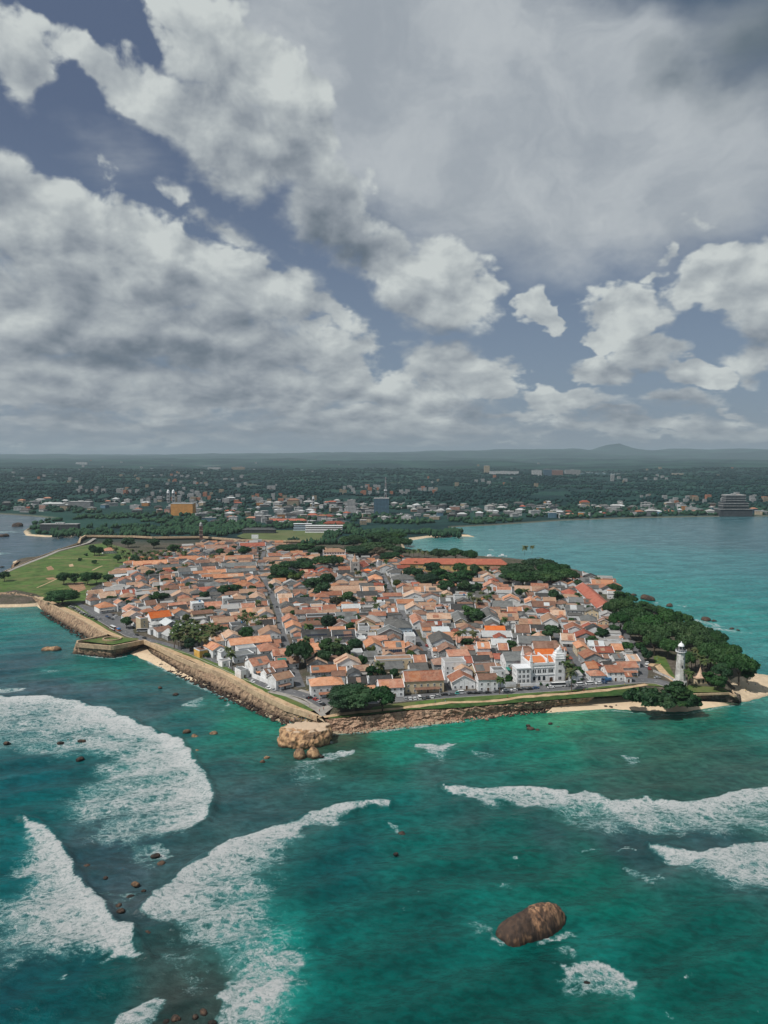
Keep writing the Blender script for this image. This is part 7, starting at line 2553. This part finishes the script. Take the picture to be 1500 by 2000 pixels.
def block(px, py, w, d, h, col, roof, label=None, rz=0.0, steps=1, group='buildings of the town beyond the walls', z=None):
    p = at(px, py, 4)
    z = float(land_height(np.array([p.x]), np.array([p.y]))[0]) if z is None else z
    t = thing('town_building', label, 'building', (p.x, p.y + d / 2, z), rz, group)
    hh, ww, dd = 0.0, w, d
    for s in range(steps):
        mb = MB(); mb.box(-ww / 2, -dd / 2, hh - (2.5 if s == 0 else 0) + (.003 if s else 0), ww / 2, dd / 2, hh + h / steps); mb.link('wall', TW[col], t)
        hh += h / steps
        ww, dd = ww * .78, dd * .8
    ww, dd = (w, d) if steps == 1 else (ww / .78, dd / .8)
    if roof == 'f':
        mb = MB(); mb.box(-ww / 2 - .4, -dd / 2 - .4, hh + .003, ww / 2 + .4, dd / 2 + .4, hh + .9); mb.link('roof', M['concrete'], t)
        if w > 18:
            mb = MB(); mb.box(-ww * .12, -2, hh + .903, ww * .12, 3, hh + 3.4); mb.link('stair_house', TW['white'], t)
    else:
        link('roof', roof_mesh(ww, dd, hh, 'h', min(ww, dd) * .25, [M[ROOFS[roof][0]]] * 2, .8), t)
    return t


block(355, 1006, 54, 30, 29, 'amber', 'f', 'large orange block of flats in the far left town')
block(155, 992, 62, 24, 17, 'grey', 'f', 'long grey flat-roofed block by the far left shore')
block(102, 990, 60, 16, 9, 'white', 's', 'low long white building by the far left shore')
block(686, 1001, 26, 22, 32, 'white', 'f', 'tall white tower block left of the blue tower', steps=2)
block(745, 1004, 38, 26, 40, 'blue', 'f', 'tall blue glass tower block under the radio mast')
_t = block(1438, 1006, 80, 34, 50, 'dark', 'f', 'stepped grey hotel tower on the far right bay shore', steps=3)
for _z, _w, _d in ((15.0, 80, 34), (23, 62, 27.5), (29, 62, 27.5), (36.5, 49, 22), (42, 49, 22), (48, 49, 22)):
    mb = MB(); mb.box(-_w / 2 - .6, -_d / 2 - 1.6, _z, _w / 2 + .6, _d / 2 + .6, _z + 1.0); mb.link('floor_slab', M['concrete'], _t)
block(115, 1036, 74, 12, 13, 'dark', 'f', 'long grey terraced hotel on the left peninsula')
block(505, 1042, 62, 14, 8, 'dark', 'k', 'low dark stand at the left end of the cricket field')
block(652, 1030, 42, 18, 9, 'orange', 'r', 'red-roofed long building right of the white grandstand')
block(560, 1022, 84, 14, 7, 'pink', 'r', 'very long low red-roofed building behind the cricket field')
block(572, 988, 34, 20, 17, 'cream', 'n', 'brown-roofed cream hall in the middle town')
for dx, lb in ((-5, 'left'), (5, 'right')):
    slender_tower('bell_tower', f'{lb} white twin tower of the distant town church', 'tower', 334 + dx, 982, 9, 30, TW['white'], M['trim'], 3, 6)
slender_tower('bell_tower', 'slim white spire tower in the middle of the far town', 'tower', 612, 991, 6, 24, TW['white'], M['trim'], 3, 5)


def mast():
    p = at(753, 1002, 4)
    t = thing('radio_mast', 'tall lattice radio mast above the blue tower block', 'mast', p, .3)
    H = 92.0
    for sx, sy in ((-1, -1), (1, -1), (1, 1), (-1, 1)):
        mb = MB(); mb.tube([(sx * 5, sy * 5, -1), (sx * 1.6, sy * 1.6, H * .6), (sx * .7, sy * .7, H)], [.5, .4, .3], 4); mb.link('leg', M['steel'], t)
    for k in range(12):
        z0, z1 = H * k / 12, H * (k + 1) / 12
        w0 = 5 - 3.4 * min(1, z0 / (H * .6)) - .9 * max(0, (z0 / H - .6) / .4)
        w1 = 5 - 3.4 * min(1, z1 / (H * .6)) - .9 * max(0, (z1 / H - .6) / .4)
        mb = MB()
        mb.tube([(-w0, -w0, z0), (w1, -w1, z1), (w0, w0, z0 + .1)], [.18] * 3, 4)
        mb.link('brace', M['red_wood'] if k % 2 else M['trim'], t)
    mb = MB(); mb.box(-3.2, -3.2, H * .62, 3.2, 3.2, H * .65); mb.link('platform', M['trim'], t)


mast()


def far_town():
    rr = random.Random(17)
    bands = [('by the far left shore', 6, 235, 978, 1000, 30), ('left of the orange block', 235, 335, 976, 1004, 18), ('between orange block and cricket field', 375, 500, 980, 1024, 26), ('behind the cricket field', 500, 690, 984, 1026, 84),
             ('around the blue tower', 690, 800, 985, 1024, 26), ('on the shore left of the bay', 790, 905, 984, 1014, 30), ('along the middle of the bay shore', 905, 1160, 986, 1012, 54), ('along the right bay shore', 1160, 1400, 986, 1007, 44),
             ('right of the stepped hotel tower', 1470, 1500, 998, 1006, 4)]
    used = []
    for zone, x0, x1, y0, y1, n in bands:
        made = []
        tries = 0
        while len(made) < n and tries < 1500:
            tries += 1
            px, py = rr.uniform(x0, x1), rr.uniform(y0, y1)
            p = at(px, py, 4)
            w, d, h = rr.uniform(9, 27), rr.uniform(9, 16), rr.choice([4.5, 6, 6.5, 9, 9, 12])
            q = rect(p.x, p.y + d / 2, w + 3, d + 3, 0)
            if sdist(np.array([p.x, p.x - w / 2, p.x + w / 2]), np.array([p.y] * 3), COAST).min() < 12 or any(abs(r[0][0] - p.x) < 90 and overlap(q, r) for r in used):
                continue
            used.append(q)
            col = rr.choices(['white', 'grey', 'cream', 'orange', 'blue', 'pink', 'dark'], [9, 5, 3, 1, 1.2, 1.3, 2])[0]
            roof = rr.choices(['f', 's', 'k', 't', 'r', 'g'], [8, 4, 3, 1, .6, 3])[0]
            t = block(px, py, w, d, h, col, roof, None, rr.uniform(-.5, .5))
            made.append((px, col, roof, t))
        g = {}
        for px, col, roof, t in made:
            g.setdefault((col, roof), []).append((px, t))
        for (col, roof), l in g.items():
            l.sort(key=lambda e: e[0])
            rw = 'flat roof' if roof == 'f' else f'{ROOFS[roof][1]} roof'
            for i, (px, t) in enumerate(l):
                nm = f'{col} building with {rw} {zone}'
                if len(l) > 1:
                    nm = ('leftmost ' if i == 0 else 'rightmost ' if i == len(l) - 1 else f'{ordinal(i + 1)} from left ') + nm
                props(t, nm)
    # houses scattered over the wooded hills, a few pixels each
    hill = MB()
    for _ in range(700):
        px, py = rr.uniform(0, 1500), 905 + 78 * rr.random() ** .6
        p = at(px, py, 10)
        if fbm(np.array([p.x / 500]), np.array([p.y / 700]), 3, 8)[0] < .54:
            continue
        z = float(land_height(np.array([p.x]), np.array([p.y]))[0])
        s = rr.uniform(.6, 1.3) * (1 + p.y / 7000)
        w, d, h = 10 * s, 8 * s, 5.5 * s
        hill.box(p.x - w / 2, p.y, z - 4, p.x + w / 2, p.y + d, z + 7 + h, rr.choice([0, 0, 0, 0, 1, 2]))
    props(hill.link('hillside_houses', [TW['white'], TW['cream'], M['r_terra']]), kind='stuff')
    for px, py, w, h, col, lab in [(985, 931, 200, 22, 'white', 'long white building alone on the far right wooded hill'), (1049, 934, 60, 36, 'white', 'left white block of three on the far right hills'), (1070, 934, 50, 44, 'blue', 'bluish tower between white blocks on the far hills'),
                                   (1088, 933, 78, 40, 'pink', 'pinkish block on the far right wooded hills'), (1119, 931, 105, 36, 'white', 'wide white block right of the pinkish block on the hills'), (1325, 928, 80, 18, 'cream', 'cream building far right on the wooded hills'), (465, 921, 120, 22, 'cream', 'pale long building on the far left wooded hills'),
                                   (418, 920, 120, 18, 'white', 'low white building on the far left wooded hills'), (159, 911, 150, 30, 'white', 'white speck of a building highest on the left hills'), (951, 927, 40, 55, 'cream', 'slim cream tower on the far wooded hills')]:
        block(px, py, w, 30, h, col, 'f', lab)


far_town()

# ---------------------------------------------------------------- the air
def haze():
    me = MB()
    me.box(-44000, -2500, -9, 44000, 33500, 480)
    m = bpy.data.materials.new('haze_air')
    m.use_nodes = True
    t = NT(m.node_tree)
    out = t.node('ShaderNodeOutputMaterial')
    v = t.node('ShaderNodeVolumePrincipled', Color=(.60, .72, .82, 1), Density=HAZE)
    v.inputs['Anisotropy'].default_value = .1
    t.l.new(v.outputs[0], out.inputs['Volume'])
    m.cycles.homogeneous_volume = True
    props(me.link('haze', m), kind='stuff')


HAZE = 4.0e-5
haze()
